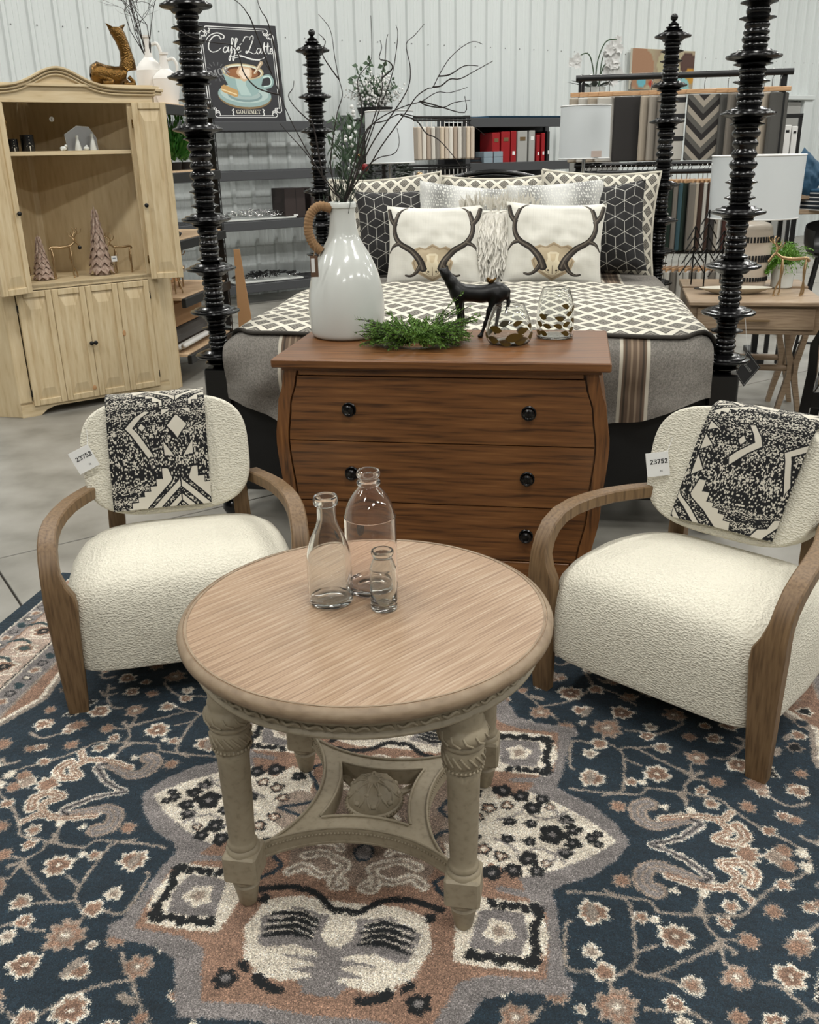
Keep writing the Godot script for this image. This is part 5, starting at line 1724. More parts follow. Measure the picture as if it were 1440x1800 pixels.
func build_dresser() -> void:
	var t := thing("bombe_dresser", "honey pine dresser with bowed sides and black knobs", "dresser", DR, DR_TURN)
	var loops := []
	for k in 19:
		var y := 0.045 + 0.767 * k / 18.0
		var h := dr_half(y)
		loops.append([Vector3(-h, y, -0.53), Vector3(h, y, -0.53), Vector3(h, y, -0.05), Vector3(-h, y, -0.05)])
	part(t, "carcass", Geo.new().loft(loops), M["pine_side"])
	for s in [-1.0, 1.0]:
		var l := []
		for k in 23:
			var y := 0.0 + 0.812 * k / 22.0
			var h := dr_half(y) + 0.001
			l.append([Vector3(s * h, y, -0.054), Vector3(s * (h - 0.042), y, -0.054), Vector3(s * (h - 0.042), y, -0.028), Vector3(s * (h - 0.002), y, -0.026)])
		part(t, "stile", Geo.new().loft(l), M["pine_side"])
	for e in [[0.784, 0.812], [0.07, 0.158]]:
		var h := minf(dr_half(e[0]), dr_half(e[1])) - 0.043
		part(t, "rail", Geo.new().box(Vector3(0, (e[0] + e[1]) / 2, -0.04), Vector3(h * 2, e[1] - e[0], 0.024), 0.002), M["pine"])
	for e in [[0.566, 0.78, 0.672], [0.355, 0.562, 0.453], [0.163, 0.351, 0.253]]:
		var l := []
		for k in 8:
			var y := lerpf(e[0], e[1], k / 7.0)
			var h := dr_half(y) - 0.0465
			l.append([Vector3(-h, y, -0.052), Vector3(h, y, -0.052), Vector3(h, y, -0.03), Vector3(-h, y, -0.03)])
		var d := part(t, "drawer", Geo.new().loft(l), M["pine"])
		for s in [-0.292, 0.29]:
			var xf := Transform3D(Basis(Vector3.RIGHT, PI / 2), Vector3(s, e[2], -0.03))
			part(d, "knob", Geo.new().lathe(prof([0.024, 0, 0.024, 0.003, 0.021, 0.005, 0.017, 0.004, 0.009, 0.006, 0.008, 0.014, 0.015, 0.016, 0.0185, 0.019, 0.018, 0.022, 0.013, 0.0245, 0.011, 0.023, 0.0, 0.0245]), 28, xf), M["black"], "round black knob on a ring plate")
	part(t, "top", Geo.new().box(Vector3(0, 0.826, -0.28), Vector3(1.074, 0.028, 0.56), 0.004), M["pine"])
	part(t, "cove", Geo.new().box(Vector3(0, 0.805, -0.285), Vector3(1.02, 0.014, 0.52), 0.003), M["pine"])

	# white jug vase with jute handle
	var v := thing("jug_vase", "tall glossy white bottle vase with a jute wrapped handle", "vase", dr_at(-0.379, 0.84, -0.425), 0)
	var p := smooth(prof([0.112, 0.0, 0.124, 0.008, 0.130, 0.03, 0.1345, 0.09, 0.131, 0.15, 0.119, 0.21, 0.097, 0.265, 0.07, 0.312, 0.053, 0.345, 0.0455, 0.39, 0.0435, 0.42, 0.0445, 0.436]), 4)
	p.push_front(Vector2(0, 0.0))
	p.append_array(prof([0.048, 0.438, 0.048, 0.452, 0.045, 0.456, 0.038, 0.455, 0.037, 0.42, 0.0, 0.40]))
	part(v, "body", Geo.new().lathe(p, 56), M["white_gloss"])
	var hp := smooth([Vector3(-0.038, 0.436, 0.02), Vector3(-0.075, 0.445, 0.03), Vector3(-0.106, 0.42, 0.035), Vector3(-0.117, 0.37, 0.036), Vector3(-0.104, 0.325, 0.034), Vector3(-0.077, 0.296, 0.03)], 14)
	var hr := []
	for k in hp.size():
		hr.append(0.0155 + 0.0016 * sin(k * 2.1))
	part(v, "wrapped_handle", Geo.new().tube(hp, hr, 12), M["jute"])
	var tg := thing("swing_tag", "small kraft tag hanging from the jute handle", "tag", dr_at(-0.455, 1.095, -0.30), 6)
	part(tg, "card", Geo.new().box(Vector3(0, 0, 0), Vector3(0.026, 0.07, 0.0015), 0.0005), mat("kraft", Color(0.36, 0.27, 0.2), 0.8))
	part(tg, "label", Geo.new().box(Vector3(-0.004, 0.004, 0.0014), Vector3(0.012, 0.046, 0.0006), 0.0), M["paper"])
	part(tg, "string", Geo.new().tube([Vector3(0, 0.034, 0), Vector3(0.006, 0.06, -0.004), Vector3(-0.004, 0.085, -0.02)], 0.0012, 5), M["jute"])
	# curly willow branches, each its own stick
	var ways := [
		[-0.2,1.296,-3.35,-0.226,1.335,-3.357,-0.239,1.416,-3.364,-0.229,1.486,-3.371,-0.209,1.577,-3.378,-0.19,1.631,-3.385,-0.199,1.679,-3.392,-0.21,1.741,-3.399,-0.221,1.826,-3.406,-0.258,1.874,-3.413],
		[-0.199,1.679,-3.392,-0.217,1.702,-3.392,-0.25,1.755,-3.392,-0.238,1.792,-3.392,-0.259,1.815,-3.392],
		[-0.196,1.296,-3.35,-0.18,1.35,-3.353,-0.149,1.449,-3.356,-0.128,1.561,-3.358,-0.129,1.613,-3.361,-0.137,1.652,-3.364,-0.132,1.685,-3.367,-0.095,1.726,-3.369,-0.087,1.763,-3.372,-0.087,1.862,-3.375],
		[-0.196,1.296,-3.35,-0.156,1.395,-3.362,-0.103,1.519,-3.374,-0.059,1.64,-3.385,-0.058,1.68,-3.397,-0.046,1.729,-3.409,-0.04,1.79,-3.421,-0.034,1.813,-3.433],
		[-0.058,1.68,-3.397,-0.022,1.708,-3.397,-0.034,1.729,-3.397,-0.064,1.738,-3.397,-0.055,1.77,-3.397,-0.06,1.793,-3.397],
		[-0.192,1.296,-3.35,-0.124,1.448,-3.355,-0.066,1.587,-3.359,-0.022,1.692,-3.364,-0.002,1.799,-3.369,-0.007,1.833,-3.374],
		[-0.192,1.296,-3.35,-0.104,1.465,-3.337,-0.025,1.568,-3.325,0.013,1.618,-3.312,0.033,1.658,-3.3,0.035,1.709,-3.287,0.024,1.766,-3.275,0.051,1.79,-3.262,0.082,1.82,-3.25],
		[-0.194,1.296,-3.35,-0.152,1.359,-3.344,-0.102,1.417,-3.338,-0.064,1.471,-3.332,0.018,1.57,-3.326,0.054,1.617,-3.32,0.091,1.64,-3.314,0.108,1.644,-3.308,0.126,1.675,-3.302,0.157,1.72,-3.296,0.197,1.754,-3.29,0.236,1.771,-3.284,0.266,1.762,-3.278],
		[0.108,1.644,-3.308,0.134,1.647,-3.308,0.163,1.666,-3.308,0.198,1.667,-3.308,0.249,1.691,-3.308,0.302,1.716,-3.308],
		[0.126,1.675,-3.302,0.163,1.679,-3.302,0.209,1.703,-3.302,0.254,1.702,-3.302],
		[-0.198,1.296,-3.35,-0.147,1.398,-3.349,-0.116,1.506,-3.348,-0.071,1.554,-3.347,0.013,1.59,-3.346,0.071,1.604,-3.344,0.122,1.63,-3.343,0.165,1.628,-3.342,0.222,1.643,-3.341],
		[0.065,1.606,-3.344,0.086,1.592,-3.344,0.142,1.584,-3.344,0.179,1.598,-3.344,0.232,1.604,-3.344],
		[-0.2,1.296,-3.35,-0.16,1.413,-3.359,-0.11,1.526,-3.367,-0.051,1.549,-3.376,0.001,1.569,-3.385,0.065,1.558,-3.394,0.14,1.551,-3.402,0.204,1.545,-3.411,0.253,1.523,-3.42,0.288,1.497,-3.429],
		[0.001,1.566,-3.385,0.054,1.547,-3.385,0.085,1.508,-3.385,0.118,1.493,-3.385,0.148,1.467,-3.385,0.187,1.421,-3.385,0.225,1.364,-3.385],
		[-0.204,1.296,-3.35,-0.248,1.346,-3.359,-0.298,1.429,-3.367,-0.334,1.494,-3.376,-0.366,1.558,-3.384,-0.398,1.636,-3.393,-0.421,1.7,-3.401,-0.462,1.766,-3.41,-0.485,1.821,-3.419],
		[-0.398,1.636,-3.393,-0.398,1.733,-3.393,-0.42,1.847,-3.393,-0.442,1.888,-3.393,-0.452,1.926,-3.393],
		[-0.266,1.383,-3.332,-0.287,1.536,-3.332,-0.308,1.56,-3.332,-0.343,1.594,-3.332,-0.363,1.628,-3.332,-0.347,1.652,-3.332,-0.342,1.674,-3.332],
		[-0.204,1.296,-3.35,-0.265,1.383,-3.332,-0.318,1.458,-3.313,-0.36,1.507,-3.295,-0.39,1.545,-3.276],
		[-0.398,1.636,-3.393,-0.47,1.658,-3.393,-0.51,1.702,-3.393,-0.521,1.747,-3.393,-0.543,1.787,-3.393,-0.613,1.798,-3.393,-0.688,1.821,-3.393,-0.727,1.853,-3.393],
		[-0.194,1.296,-3.35,-0.127,1.394,-3.365,-0.078,1.433,-3.379,-0.023,1.446,-3.394,-0.005,1.481,-3.409,-0.012,1.527,-3.424],
		[0.071,1.604,-3.344,0.118,1.591,-3.344,0.213,1.567,-3.344,0.213,1.617,-3.344],
		[-0.421,1.7,-3.401,-0.472,1.849,-3.401,-0.485,1.877,-3.401,-0.508,1.907,-3.401,-0.541,1.929,-3.401],
	]
	var told := ["tall branch rising left of the lampshade to the wall","short fork beside the rear left bed post top","branch climbing to the tallest tip above the bouquet","slim branch passing in front of the bouquet","curl looping back inside the bouquet","straight branch leaning slightly right over the lampshade","hooked branch right of the bouquet","long branch arching to the far right","side twig with the farthest right tip","side twig just below the long arching tip","branch reaching right in front of the wall ribs","drooping side twig right of the lampshade","branch crossing low over the cream swatches","twig dropping towards the binder rack","long branch leaning left across the coffee sign","upper left twig ending above the coffee sign","small twig hooked near the rear left bed post","thin twig low over the wall rack","twig crossing the coffee sign to the front bed post","low curl over the left lampshade","upright tip right of the lampshade","twig rising from behind the coffee sign to the top edge"]
	rng.seed = 19
	var nth := 0
	for w in ways:
		var q := []
		for i in range(0, w.size(), 3):
			q.append(Vector3(w[i], w[i + 1], w[i + 2]))
		if q[0].y < 1.32:
			q.push_front(Vector3(-0.208 + rng.randf_range(-0.015, 0.015), 1.25, -3.353 + rng.randf_range(-0.015, 0.015)))
		q = smooth(q, 4)
		var r := []
		for k in q.size():
			r.append(lerpf(0.0027, 0.0009, float(k) / q.size()))
		nth += 1
		solo("willow_branch", "bare willow " + told[nth - 1], "branch", Geo.new().tube(q, r, 5), M["twig"], Vector3.ZERO, 0, "willow branches in the white vase")
	var sp := Geo.new()
	for k in 34:
		var c := Vector3(-0.208, 1.29, -3.353) + Vector3(rng.randfn() * 0.035, rng.randf_range(0.0, 0.12), rng.randfn() * 0.03)
		sp.leaf(c, Vector3(rng.randfn() * 0.4, 1, rng.randfn() * 0.4).normalized(), Vector3(rng.randfn(), 0.2, rng.randfn()).normalized(), 0.03, 0.008)
		sp.tube([Vector3(-0.208 + rng.randfn() * 0.012, 1.26, -3.353 + rng.randfn() * 0.012), c], 0.001, 4)
	solo("leaf_sprigs", "short dark green leafy sprigs around the vase mouth", "sprigs", sp, M["green_dark"]).set_meta("kind", "stuff")
	# cypress wreath
	var wr := thing("cypress_spray", "bushy green cypress spray lying on the dresser top", "greenery", dr_at(-0.10, 0.84, -0.26), 0)
	rng.seed = 23
	var st := Geo.new()
	var nd := Geo.new()
	for k in 260:
		var a := rng.randf() * TAU
		var up := rng.randf_range(0.05, 0.9)
		var l := rng.randf_range(0.07, 0.13)
		var d := Vector3(cos(a) * 1.15, up * 0.75, sin(a) * 0.8)
		if k < 5:
			d = [Vector3(-0.9, 0.45, 0.1), Vector3(0.75, 1.0, 0), Vector3(0.6, 0.9, -0.2), Vector3(-0.85, 0.55, 0.3), Vector3(0.9, 0.5, -0.2)][k]
			l = 0.15
		var q := []
		var c := Vector3(cos(a) * 0.05, 0.012 + rng.randf() * 0.03, sin(a) * 0.04)
		for s in 7:
			q.append(c)
			c += d * l / 6.0
			c.y = maxf(c.y, 0.006)
			d += Vector3(0, -0.07, 0) + Vector3(rng.randfn(), rng.randfn(), rng.randfn()) * 0.06
		st.tube(q, 0.0012, 4)
		for s in range(1, 7):
			for e in 9:
				var dir: Vector3 = (q[s] - q[s - 1]).normalized()
				var o := Vector3(rng.randfn(), rng.randfn(), rng.randfn()).normalized()
				nd.leaf(q[s].lerp(q[s - 1], rng.randf()), (dir * 0.8 + o).normalized(), o, rng.randf_range(0.009, 0.018), 0.0045)
	part(wr, "stems", st, M["twig"]).set_meta("kind", "stuff")
	part(wr, "needles", nd, M["green"]).set_meta("kind", "stuff")
	# black animal figure
	var an := thing("animal_figure", "slim black standing animal figure with a bird on its back", "figurine", dr_at(0.098, 0.84, -0.42), 4)
	part(an, "body", net([[0.07, 0.150, 0.0, 0.03, 0.055, 0.13, 0.0, 0.024], [0.055, 0.155, 0, 0.032, 0.0, 0.147, 0, 0.028], [0.0, 0.147, 0, 0.028, -0.075, 0.155, 0, 0.03], [-0.075, 0.155, 0, 0.03, -0.1, 0.19, 0, 0.02], [-0.1, 0.19, 0, 0.02, -0.12, 0.218, 0, 0.016], [-0.12, 0.218, 0, 0.016, -0.136, 0.232, 0.002, 0.008], [-0.118, 0.228, 0.007, 0.005, -0.113, 0.246, 0.009, 0.002], [-0.118, 0.228, -0.007, 0.005, -0.112, 0.246, -0.009, 0.002],
		[-0.078, 0.14, 0.014, 0.017, -0.074, 0.07, 0.015, 0.008], [-0.074, 0.07, 0.015, 0.008, -0.076, 0.008, 0.015, 0.006], [-0.076, 0.006, 0.015, 0.006, -0.083, 0.005, 0.015, 0.006], [-0.07, 0.14, -0.014, 0.016, -0.062, 0.07, -0.015, 0.008], [-0.062, 0.07, -0.015, 0.008, -0.064, 0.008, -0.015, 0.006],
		[0.055, 0.14, 0.014, 0.022, 0.03, 0.09, 0.016, 0.01], [0.03, 0.09, 0.016, 0.01, 0.016, 0.05, 0.016, 0.006], [0.016, 0.05, 0.016, 0.006, 0.0, 0.006, 0.016, 0.006], [0.0, 0.005, 0.016, 0.006, -0.008, 0.005, 0.016, 0.005], [0.062, 0.14, -0.014, 0.022, 0.062, 0.085, -0.016, 0.009], [0.062, 0.085, -0.016, 0.009, 0.052, 0.008, -0.016, 0.006],
		[0.07, 0.17, 0, 0.008, 0.096, 0.155, 0, 0.006], [0.096, 0.155, 0, 0.006, 0.099, 0.115, 0, 0.006], [0.099, 0.115, 0, 0.006, 0.088, 0.085, 0, 0.004]], 0.0045, 0.01), M["iron"])
	var bd := Geo.new()
	bd.ball(Vector3(0.035, 0.19, 0), Vector3(0.013, 0.008, 0.008)).ball(Vector3(0.026, 0.197, 0), Vector3(0.006, 0.006, 0.006))
	bd.tube([Vector3(0.044, 0.192, 0), Vector3(0.056, 0.201, 0)], [0.005, 0.002], 6)
	part(an, "bird", bd, M["bronze"])
	# two glasses with leaf decals
	_leaf_glass("stout rounded glass votive with golden leaf decals", dr_at(0.206, 0.84, -0.30), [0.045, 0.0, 0.066, 0.004, 0.076, 0.022, 0.078, 0.04, 0.073, 0.07, 0.061, 0.105, 0.051, 0.128], [[-0.9, 0.02, 1.2], [-0.3, 0.012, 1.1], [0.15, 0.03, 1.5], [0.5, 0.018, 1.3], [-1.4, 0.03, 0.9], [1.1, 0.03, 1.0], [0.55, 0.05, 1.1], [-0.75, 0.055, 1.2], [1.0, 0.062, 0.8], [0.3, 0.075, 0.9], [2.4, 0.03, 1.1], [3.2, 0.05, 1.1], [4.0, 0.03, 1.1]])
	_leaf_glass("taller straight glass votive with olive leaf decals", dr_at(0.356, 0.84, -0.42), [0.05, 0.0, 0.062, 0.004, 0.064, 0.02, 0.063, 0.09, 0.058, 0.13, 0.05, 0.155, 0.047, 0.166], [[-1.2, 0.02, 0.9], [-0.8, 0.02, 0.9], [-1.1, 0.05, 0.9], [-0.6, 0.045, 0.9], [-0.9, 0.075, 1.0], [0.4, 0.02, 0.9], [0.9, 0.03, 0.9], [0.5, 0.05, 0.9], [1.0, 0.06, 0.9], [0.0, 0.045, 0.9], [0.05, 0.07, 0.9], [0.7, 0.085, 0.9], [1.1, 0.1, 0.9], [0.4, 0.11, 0.9], [2.6, 0.05, 0.9], [3.6, 0.06, 0.9]])


func _leaf_glass(label: String, at: Vector3, outer: Array, leaves: Array) -> void:
	var t := thing("glass_votive", label, "votive", at, 0)
	var o := smooth(prof(outer), 4)
	var p := [Vector2(0, 0.0)]
	p.append_array(o)
	var top: Vector2 = o[-1]
	p.append(Vector2(top.x - 0.0015, top.y + 0.002))
	for k in range(o.size() - 1, 3, -1):
		p.append(Vector2(o[k].x - 0.003, maxf(o[k].y, 0.01)))
	p.append(Vector2(0, 0.01))
	part(t, "bowl", Geo.new().lathe(p, 48), M["glass"])
	if not M.has("gilt_leaf"):
		mat("gilt_leaf", Color(0.34, 0.27, 0.09), 0.4, 0.3)
	for e in leaves:
		var r := 0.0
		for k in o.size() - 1:
			if o[k].y <= e[1] and o[k + 1].y >= e[1]:
				r = o[k].lerp(o[k + 1], (e[1] - o[k].y) / maxf(o[k + 1].y - o[k].y, 1e-4)).x
		var g := Geo.new()
		var n := 7
		var rows := []
		var lean := 1.0 if fmod(e[0] * 10.0, 2.0) < 1.0 else -1.0
		for i in n:
			var f := float(i) / (n - 1)
			var w: float = 0.0085 * sin(PI * pow(f, 0.75)) * e[2] * 1.15 + 0.0003
			var a: float = PI / 2 - e[0] + (f - 0.5) * 0.56 * lean * e[2]
			var row := []
			for q in [-1, 0, 1]:
				row.append(Vector3(cos(a) * (r + 0.0012), e[1] + f * 0.008 + q * w, sin(a) * (r + 0.0012)))
			rows.append(row)
		g.grid(rows, false)
		part(t, "leaf_decal", g, M["gilt_leaf"])


# one skin round tapered bones (x y z r, x y z r), by surface nets
func net(bones: Array, cell: float, k: float) -> Geo:
	var lo := Vector3.ONE * 1e9
	var hi := -lo
	for b in bones:
		for e in [0, 4]:
			var c := Vector3(b[e], b[e + 1], b[e + 2])
			lo = lo.min(c - Vector3.ONE * (b[e + 3] + cell * 3))
			hi = hi.max(c + Vector3.ONE * (b[e + 3] + cell * 3))
	var N := Vector3i(((hi - lo) / cell).ceil()) + Vector3i.ONE
	var d := PackedFloat32Array()
	d.resize(N.x * N.y * N.z)
	d.fill(1e3)
	for b in bones:
		var a := Vector3(b[0], b[1], b[2])
		var c := Vector3(b[4], b[5], b[6])
		var ra: float = b[3]
		var rc: float = b[7]
		var pad := maxf(ra, rc) + k + cell * 2
		var i0 := Vector3i(((a.min(c) - Vector3.ONE * pad - lo) / cell).floor()).clamp(Vector3i.ZERO, N - Vector3i.ONE)
		var i1 := Vector3i(((a.max(c) + Vector3.ONE * pad - lo) / cell).ceil()).clamp(Vector3i.ZERO, N - Vector3i.ONE)
		var ab := c - a
		var l2 := maxf(ab.length_squared(), 1e-9)
		for x in range(i0.x, i1.x + 1):
			for y in range(i0.y, i1.y + 1):
				for z in range(i0.z, i1.z + 1):
					var p := lo + Vector3(x, y, z) * cell
					var h := clampf((p - a).dot(ab) / l2, 0.0, 1.0)
					var v := (p - a - ab * h).length() - lerpf(ra, rc, h)
					var id := (x * N.y + y) * N.z + z
					var o := d[id]
					var m := maxf(k - absf(o - v), 0.0) / k
					d[id] = minf(o, v) - m * m * k * 0.25
	var g := Geo.new()
	var vid := {}
	for x in N.x - 1:
		for y in N.y - 1:
			for z in N.z - 1:
				var s := Vector3.ZERO
				var cnt := 0
				var val := []
				for q in 8:
					val.append(d[((x + (q & 1)) * N.y + y + ((q >> 1) & 1)) * N.z + z + (q >> 2)])
				for e in [[0, 1], [2, 3], [4, 5], [6, 7], [0, 2], [1, 3], [4, 6], [5, 7], [0, 4], [1, 5], [2, 6], [3, 7]]:
					var va: float = val[e[0]]
					var vb: float = val[e[1]]
					if (va < 0.0) != (vb < 0.0):
						var t := va / (va - vb)
						s += Vector3(e[0] & 1, (e[0] >> 1) & 1, e[0] >> 2).lerp(Vector3(e[1] & 1, (e[1] >> 1) & 1, e[1] >> 2), t)
						cnt += 1
				if cnt:
					var gr := Vector3(val[1] - val[0] + val[7] - val[6], val[2] - val[0] + val[7] - val[5], val[4] - val[0] + val[7] - val[3])
					vid[Vector3i(x, y, z)] = g.put(lo + (Vector3(x, y, z) + s / cnt) * cell, gr.normalized())
	for c in vid.keys():
		for ax in 3:
			var e := Vector3i.ZERO
			e[ax] = 1
			var c2: Vector3i = c + e
			if c2[ax] >= N[ax]:
				continue
			var va := d[(c.x * N.y + c.y) * N.z + c.z]
			var vb := d[(c2.x * N.y + c2.y) * N.z + c2.z]
			if (va < 0.0) == (vb < 0.0):
				continue
			var b1 := Vector3i.ZERO
			var b2 := Vector3i.ZERO
			b1[(ax + 1) % 3] = 1
			b2[(ax + 2) % 3] = 1
			if not (vid.has(c - b1) and vid.has(c - b2) and vid.has(c - b1 - b2)):
				continue
			var q0: int = vid[c]
			var q1: int = vid[c - b1]
			var q2: int = vid[c - b1 - b2]
			var q3: int = vid[c - b2]
			if va < 0.0:
				g.ix.append_array([q0, q2, q1, q0, q3, q2])
			else:
				g.ix.append_array([q0, q1, q2, q0, q2, q3])
	return g


# ---- carpet, round table, bottles, armchairs ----------------------------------
func build_rug() -> void:
	var t := thing("area_rug", "large navy and tan floral medallion rug under the round table", "rug", Vector3(-0.097, 0, -1.772), -10.5)
	part(t, "base", Geo.new().box(Vector3(0, 0.003, 0), Vector3(2.9, 0.006, 2.356), 0.002), M["navy"])
	var g := Geo.new()
	var b := Vector2(1.449, 1.177)
	g.flat([Vector3(-b.x, 0.0075, -b.y), Vector3(b.x, 0.0075, -b.y), Vector3(b.x, 0.0075, b.y), Vector3(-b.x, 0.0075, b.y)], Vector3.UP, [Vector2(0, 0), Vector2(1, 0), Vector2(1, 1), Vector2(0, 1)])
	part(t, "pile", g, M["carpet"])


const TB := Vector3(-0.093, 0.008, -1.70)


func build_table() -> void:
	var t := thing("round_table", "round table with limed wood top and carved greige painted base", "table", TB, -10.0)
	var top := part(t, "tabletop", Geo.new().lathe(prof([0.0, 0.56, 0.364, 0.56, 0.364, 0.5775, 0.0, 0.578]), 96), M["tabletop"])
	top.rotation_degrees.y = 54
	part(t, "rim", Geo.new().lathe(prof([0.34, 0.548, 0.366, 0.548, 0.372, 0.551, 0.3775, 0.557, 0.378, 0.566, 0.3745, 0.573, 0.369, 0.5765, 0.3655, 0.5785, 0.3648, 0.577, 0.3635, 0.5765, 0.3625, 0.579, 0.358, 0.5785]), 96), M["rim"])
	var pf := [[0.340, 0.505], [0.347, 0.503], [0.352, 0.507], [0.352, 0.512], [0.345, 0.515], [0.345, 0.519], [0.349, 0.521], [0.349, 0.533], [0.354, 0.535], [0.357, 0.538], [0.357, 0.541], [0.362, 0.543], [0.366, 0.548]]
	var rows := []
	for e in pf:
		var row := []
		for k in 288:
			var a := TAU * k / 288
			var r: float = e[0]
			row.append(Vector3(cos(a) * r, e[1], sin(a) * r))
		rows.append(row)
	part(t, "apron", Geo.new().grid(rows, true), M["paint"])
	var cv := Geo.new()
	for k in 54:
		var a := TAU * k / 54
		var d := Vector3(cos(a), 0, sin(a))
		var s := Vector3(-d.z, 0, d.x)
		var c := d * 0.3505 + Vector3(0, 0.527, 0)
		cv.tube(smooth([c - s * 0.018 - Vector3(0, 0.004, 0), c - s * 0.008 + Vector3(0, 0.004, 0) + d * 0.001, c + s * 0.008 - Vector3(0, 0.003, 0) + d * 0.001, c + s * 0.018 + Vector3(0, 0.004, 0)], 3), [0.0012, 0.0026, 0.0032, 0.0034, 0.0034, 0.0034, 0.0032, 0.003, 0.0026, 0.0012], 5)
	part(t, "carved_band", cv, M["paint"]).set_meta("kind", "stuff")
	var lp := [0.033, 0.132, 0.034, 0.143, 0.0285, 0.148, 0.031, 0.154, 0.0275, 0.16, 0.0262, 0.165, 0.0275, 0.19, 0.0315, 0.36, 0.034, 0.373, 0.031, 0.378, 0.036, 0.384, 0.0335, 0.39, 0.0345, 0.394, 0.038, 0.398, 0.0385, 0.425, 0.036, 0.43, 0.0405, 0.434, 0.0415, 0.44, 0.038, 0.444, 0.0445, 0.448, 0.0465, 0.458, 0.045, 0.468, 0.039, 0.474, 0.037, 0.48, 0.039, 0.486, 0.036, 0.492, 0.036, 0.512]
	var leg := Geo.new().lathe(prof(lp), 32, Transform3D(), 55.0).done()
	var bl := Geo.new().box(Vector3(0, 0.105, 0), Vector3(0.07, 0.066, 0.07), 0.005).done()
	var ft := Geo.new().lathe(prof([0, 0, 0.015, 0, 0.018, 0.004, 0.0265, 0.048, 0.028, 0.053, 0.024, 0.058, 0.029, 0.063, 0.029, 0.073, 0, 0.073]), 24).done()
	var cg := Geo.new()
	for k in 16:
		var a := TAU * k / 16
		var q := []
		for i in 6:
			var f := i / 5.0
			var aa := a + f * 0.42
			q.append(Vector3(cos(aa) * 0.039, 0.401 + 0.021 * f, sin(aa) * 0.039))
		cg.tube(q, 0.0028, 5)
	for k in 28:
		var a := TAU * k / 28
		cg.ball(Vector3(cos(a) * 0.0365, 0.387, sin(a) * 0.0365), Vector3.ONE * 0.0034, 6, 4)
	for k in 12:
		var a := TAU * k / 12
		cg.tube([Vector3(cos(a) * 0.0455, 0.449, sin(a) * 0.0455), Vector3(cos(a + 0.3) * 0.0475, 0.458, sin(a + 0.3) * 0.0475), Vector3(cos(a + 0.42) * 0.044, 0.469, sin(a + 0.42) * 0.044)], 0.0026, 5)
	var carve := cg.done()
	for sx in [-1, 1]:
		for sz in [-1, 1]:
			var l := part(t, "leg", leg, M["paint"])
			l.position = Vector3(0.224 * sx, 0, 0.224 * sz)
			part(l, "block", bl, M["paint"])
			part(l, "foot", ft, M["paint"])
			part(l, "carving", carve, M["paint"]).set_meta("kind", "stuff")
	# four inward bows between the blocks, framing a square well
	for q in 4:
		var xf := Y(90.0 * q)
		var R := 0.2995
		var zc := 0.124 + R
		var half := asin(0.215 / R)
		var Ri := 0.29
		var hi := asin(0.095 / Ri)
		var zi := 0.079 + Ri
		var out := PackedVector2Array()
		var oe := []
		var ie := []
		for k in 25:
			var a := lerpf(-half, half, k / 24.0)
			out.append(Vector2(sin(a) * R, zc - cos(a) * R))
			oe.append(xf * Vector3(sin(a) * (R + 0.003), 0.126, zc - cos(a) * (R + 0.003)))
		for k in 17:
			var a := lerpf(hi, -hi, k / 16.0)
			out.append(Vector2(sin(a) * Ri, zi - cos(a) * Ri))
			ie.append(xf * Vector3(sin(a) * (Ri - 0.003), 0.126, zi - cos(a) * (Ri - 0.003)))
		var s := part(t, "stretcher", Geo.new().prism(out, 0.036, xf * Transform3D(Basis(Vector3.RIGHT, Vector3(0, 0, 1), Vector3.UP), Vector3(0, 0.088, 0))), M["paint"])
		var md := Geo.new()
		md.tube(oe, 0.003, 7).tube(ie, 0.003, 7)
		var lo := []
		for p in oe:
			lo.append(p - Vector3(0, 0.034, 0))
		md.tube(lo, 0.004, 7)
		part(s, "moulding", md, M["paint"])
		var bd := Geo.new()
		for k in 60:
			var a := lerpf(-half * 0.95, half * 0.95, k / 59.0)
			bd.ball(xf * Vector3(sin(a) * (R - 0.001), 0.115, zc - cos(a) * (R - 0.001)), Vector3.ONE * 0.003, 6, 4)
		part(s, "beading", bd, M["paint"]).set_meta("kind", "stuff")
	# carved boss in the middle
	part(t, "boss_bar", Geo.new().box(Vector3(0, 0.09, 0), Vector3(0.26, 0.006, 0.018), 0.001, Y(45)).box(Vector3(0, 0.091, 0), Vector3(0.26, 0.006, 0.018), 0.001, Y(-45)), M["paint"])
	var boss := part(t, "carved_boss", Geo.new().lathe(prof([0.0, 0.088, 0.056, 0.088, 0.058, 0.096, 0.062, 0.1, 0.062, 0.107, 0.0585, 0.11, 0.058, 0.122, 0.048, 0.142, 0.03, 0.155, 0.012, 0.16, 0.006, 0.157, 0.0, 0.156]), 40), M["paint"])
	var ac := Geo.new()
	for k in 9:
		var a := TAU * k / 9
		for e in [-1.0, 1.0]:
			var pts := []
			for i in 7:
				var f := i / 6.0
				var rr := lerpf(0.012, 0.058, f)
				var y := 0.159 - 0.036 * f * f - 0.001
				var aa: float = a + e * 0.3 * sin(f * PI) + e * 0.1 * f
				pts.append(Vector3(cos(aa) * rr, y + 0.001, sin(aa) * rr))
			ac.tube(pts, [0.001, 0.0022, 0.003, 0.0036, 0.004, 0.0036, 0.002], 6)
		ac.ball(Vector3(cos(a) * 0.053, 0.128, sin(a) * 0.053), Vector3(0.008, 0.006, 0.008), 8, 5)
		ac.ball(Vector3(cos(a + 0.35) * 0.04, 0.146, sin(a + 0.35) * 0.04), Vector3(0.006, 0.004, 0.006), 8, 5)
	for k in 44:
		var a := TAU * k / 44
		ac.ball(Vector3(cos(a) * 0.0625, 0.1035, sin(a) * 0.0625), Vector3.ONE * 0.0036, 6, 4)
	part(boss, "acanthus", ac, M["paint"]).set_meta("kind", "stuff")
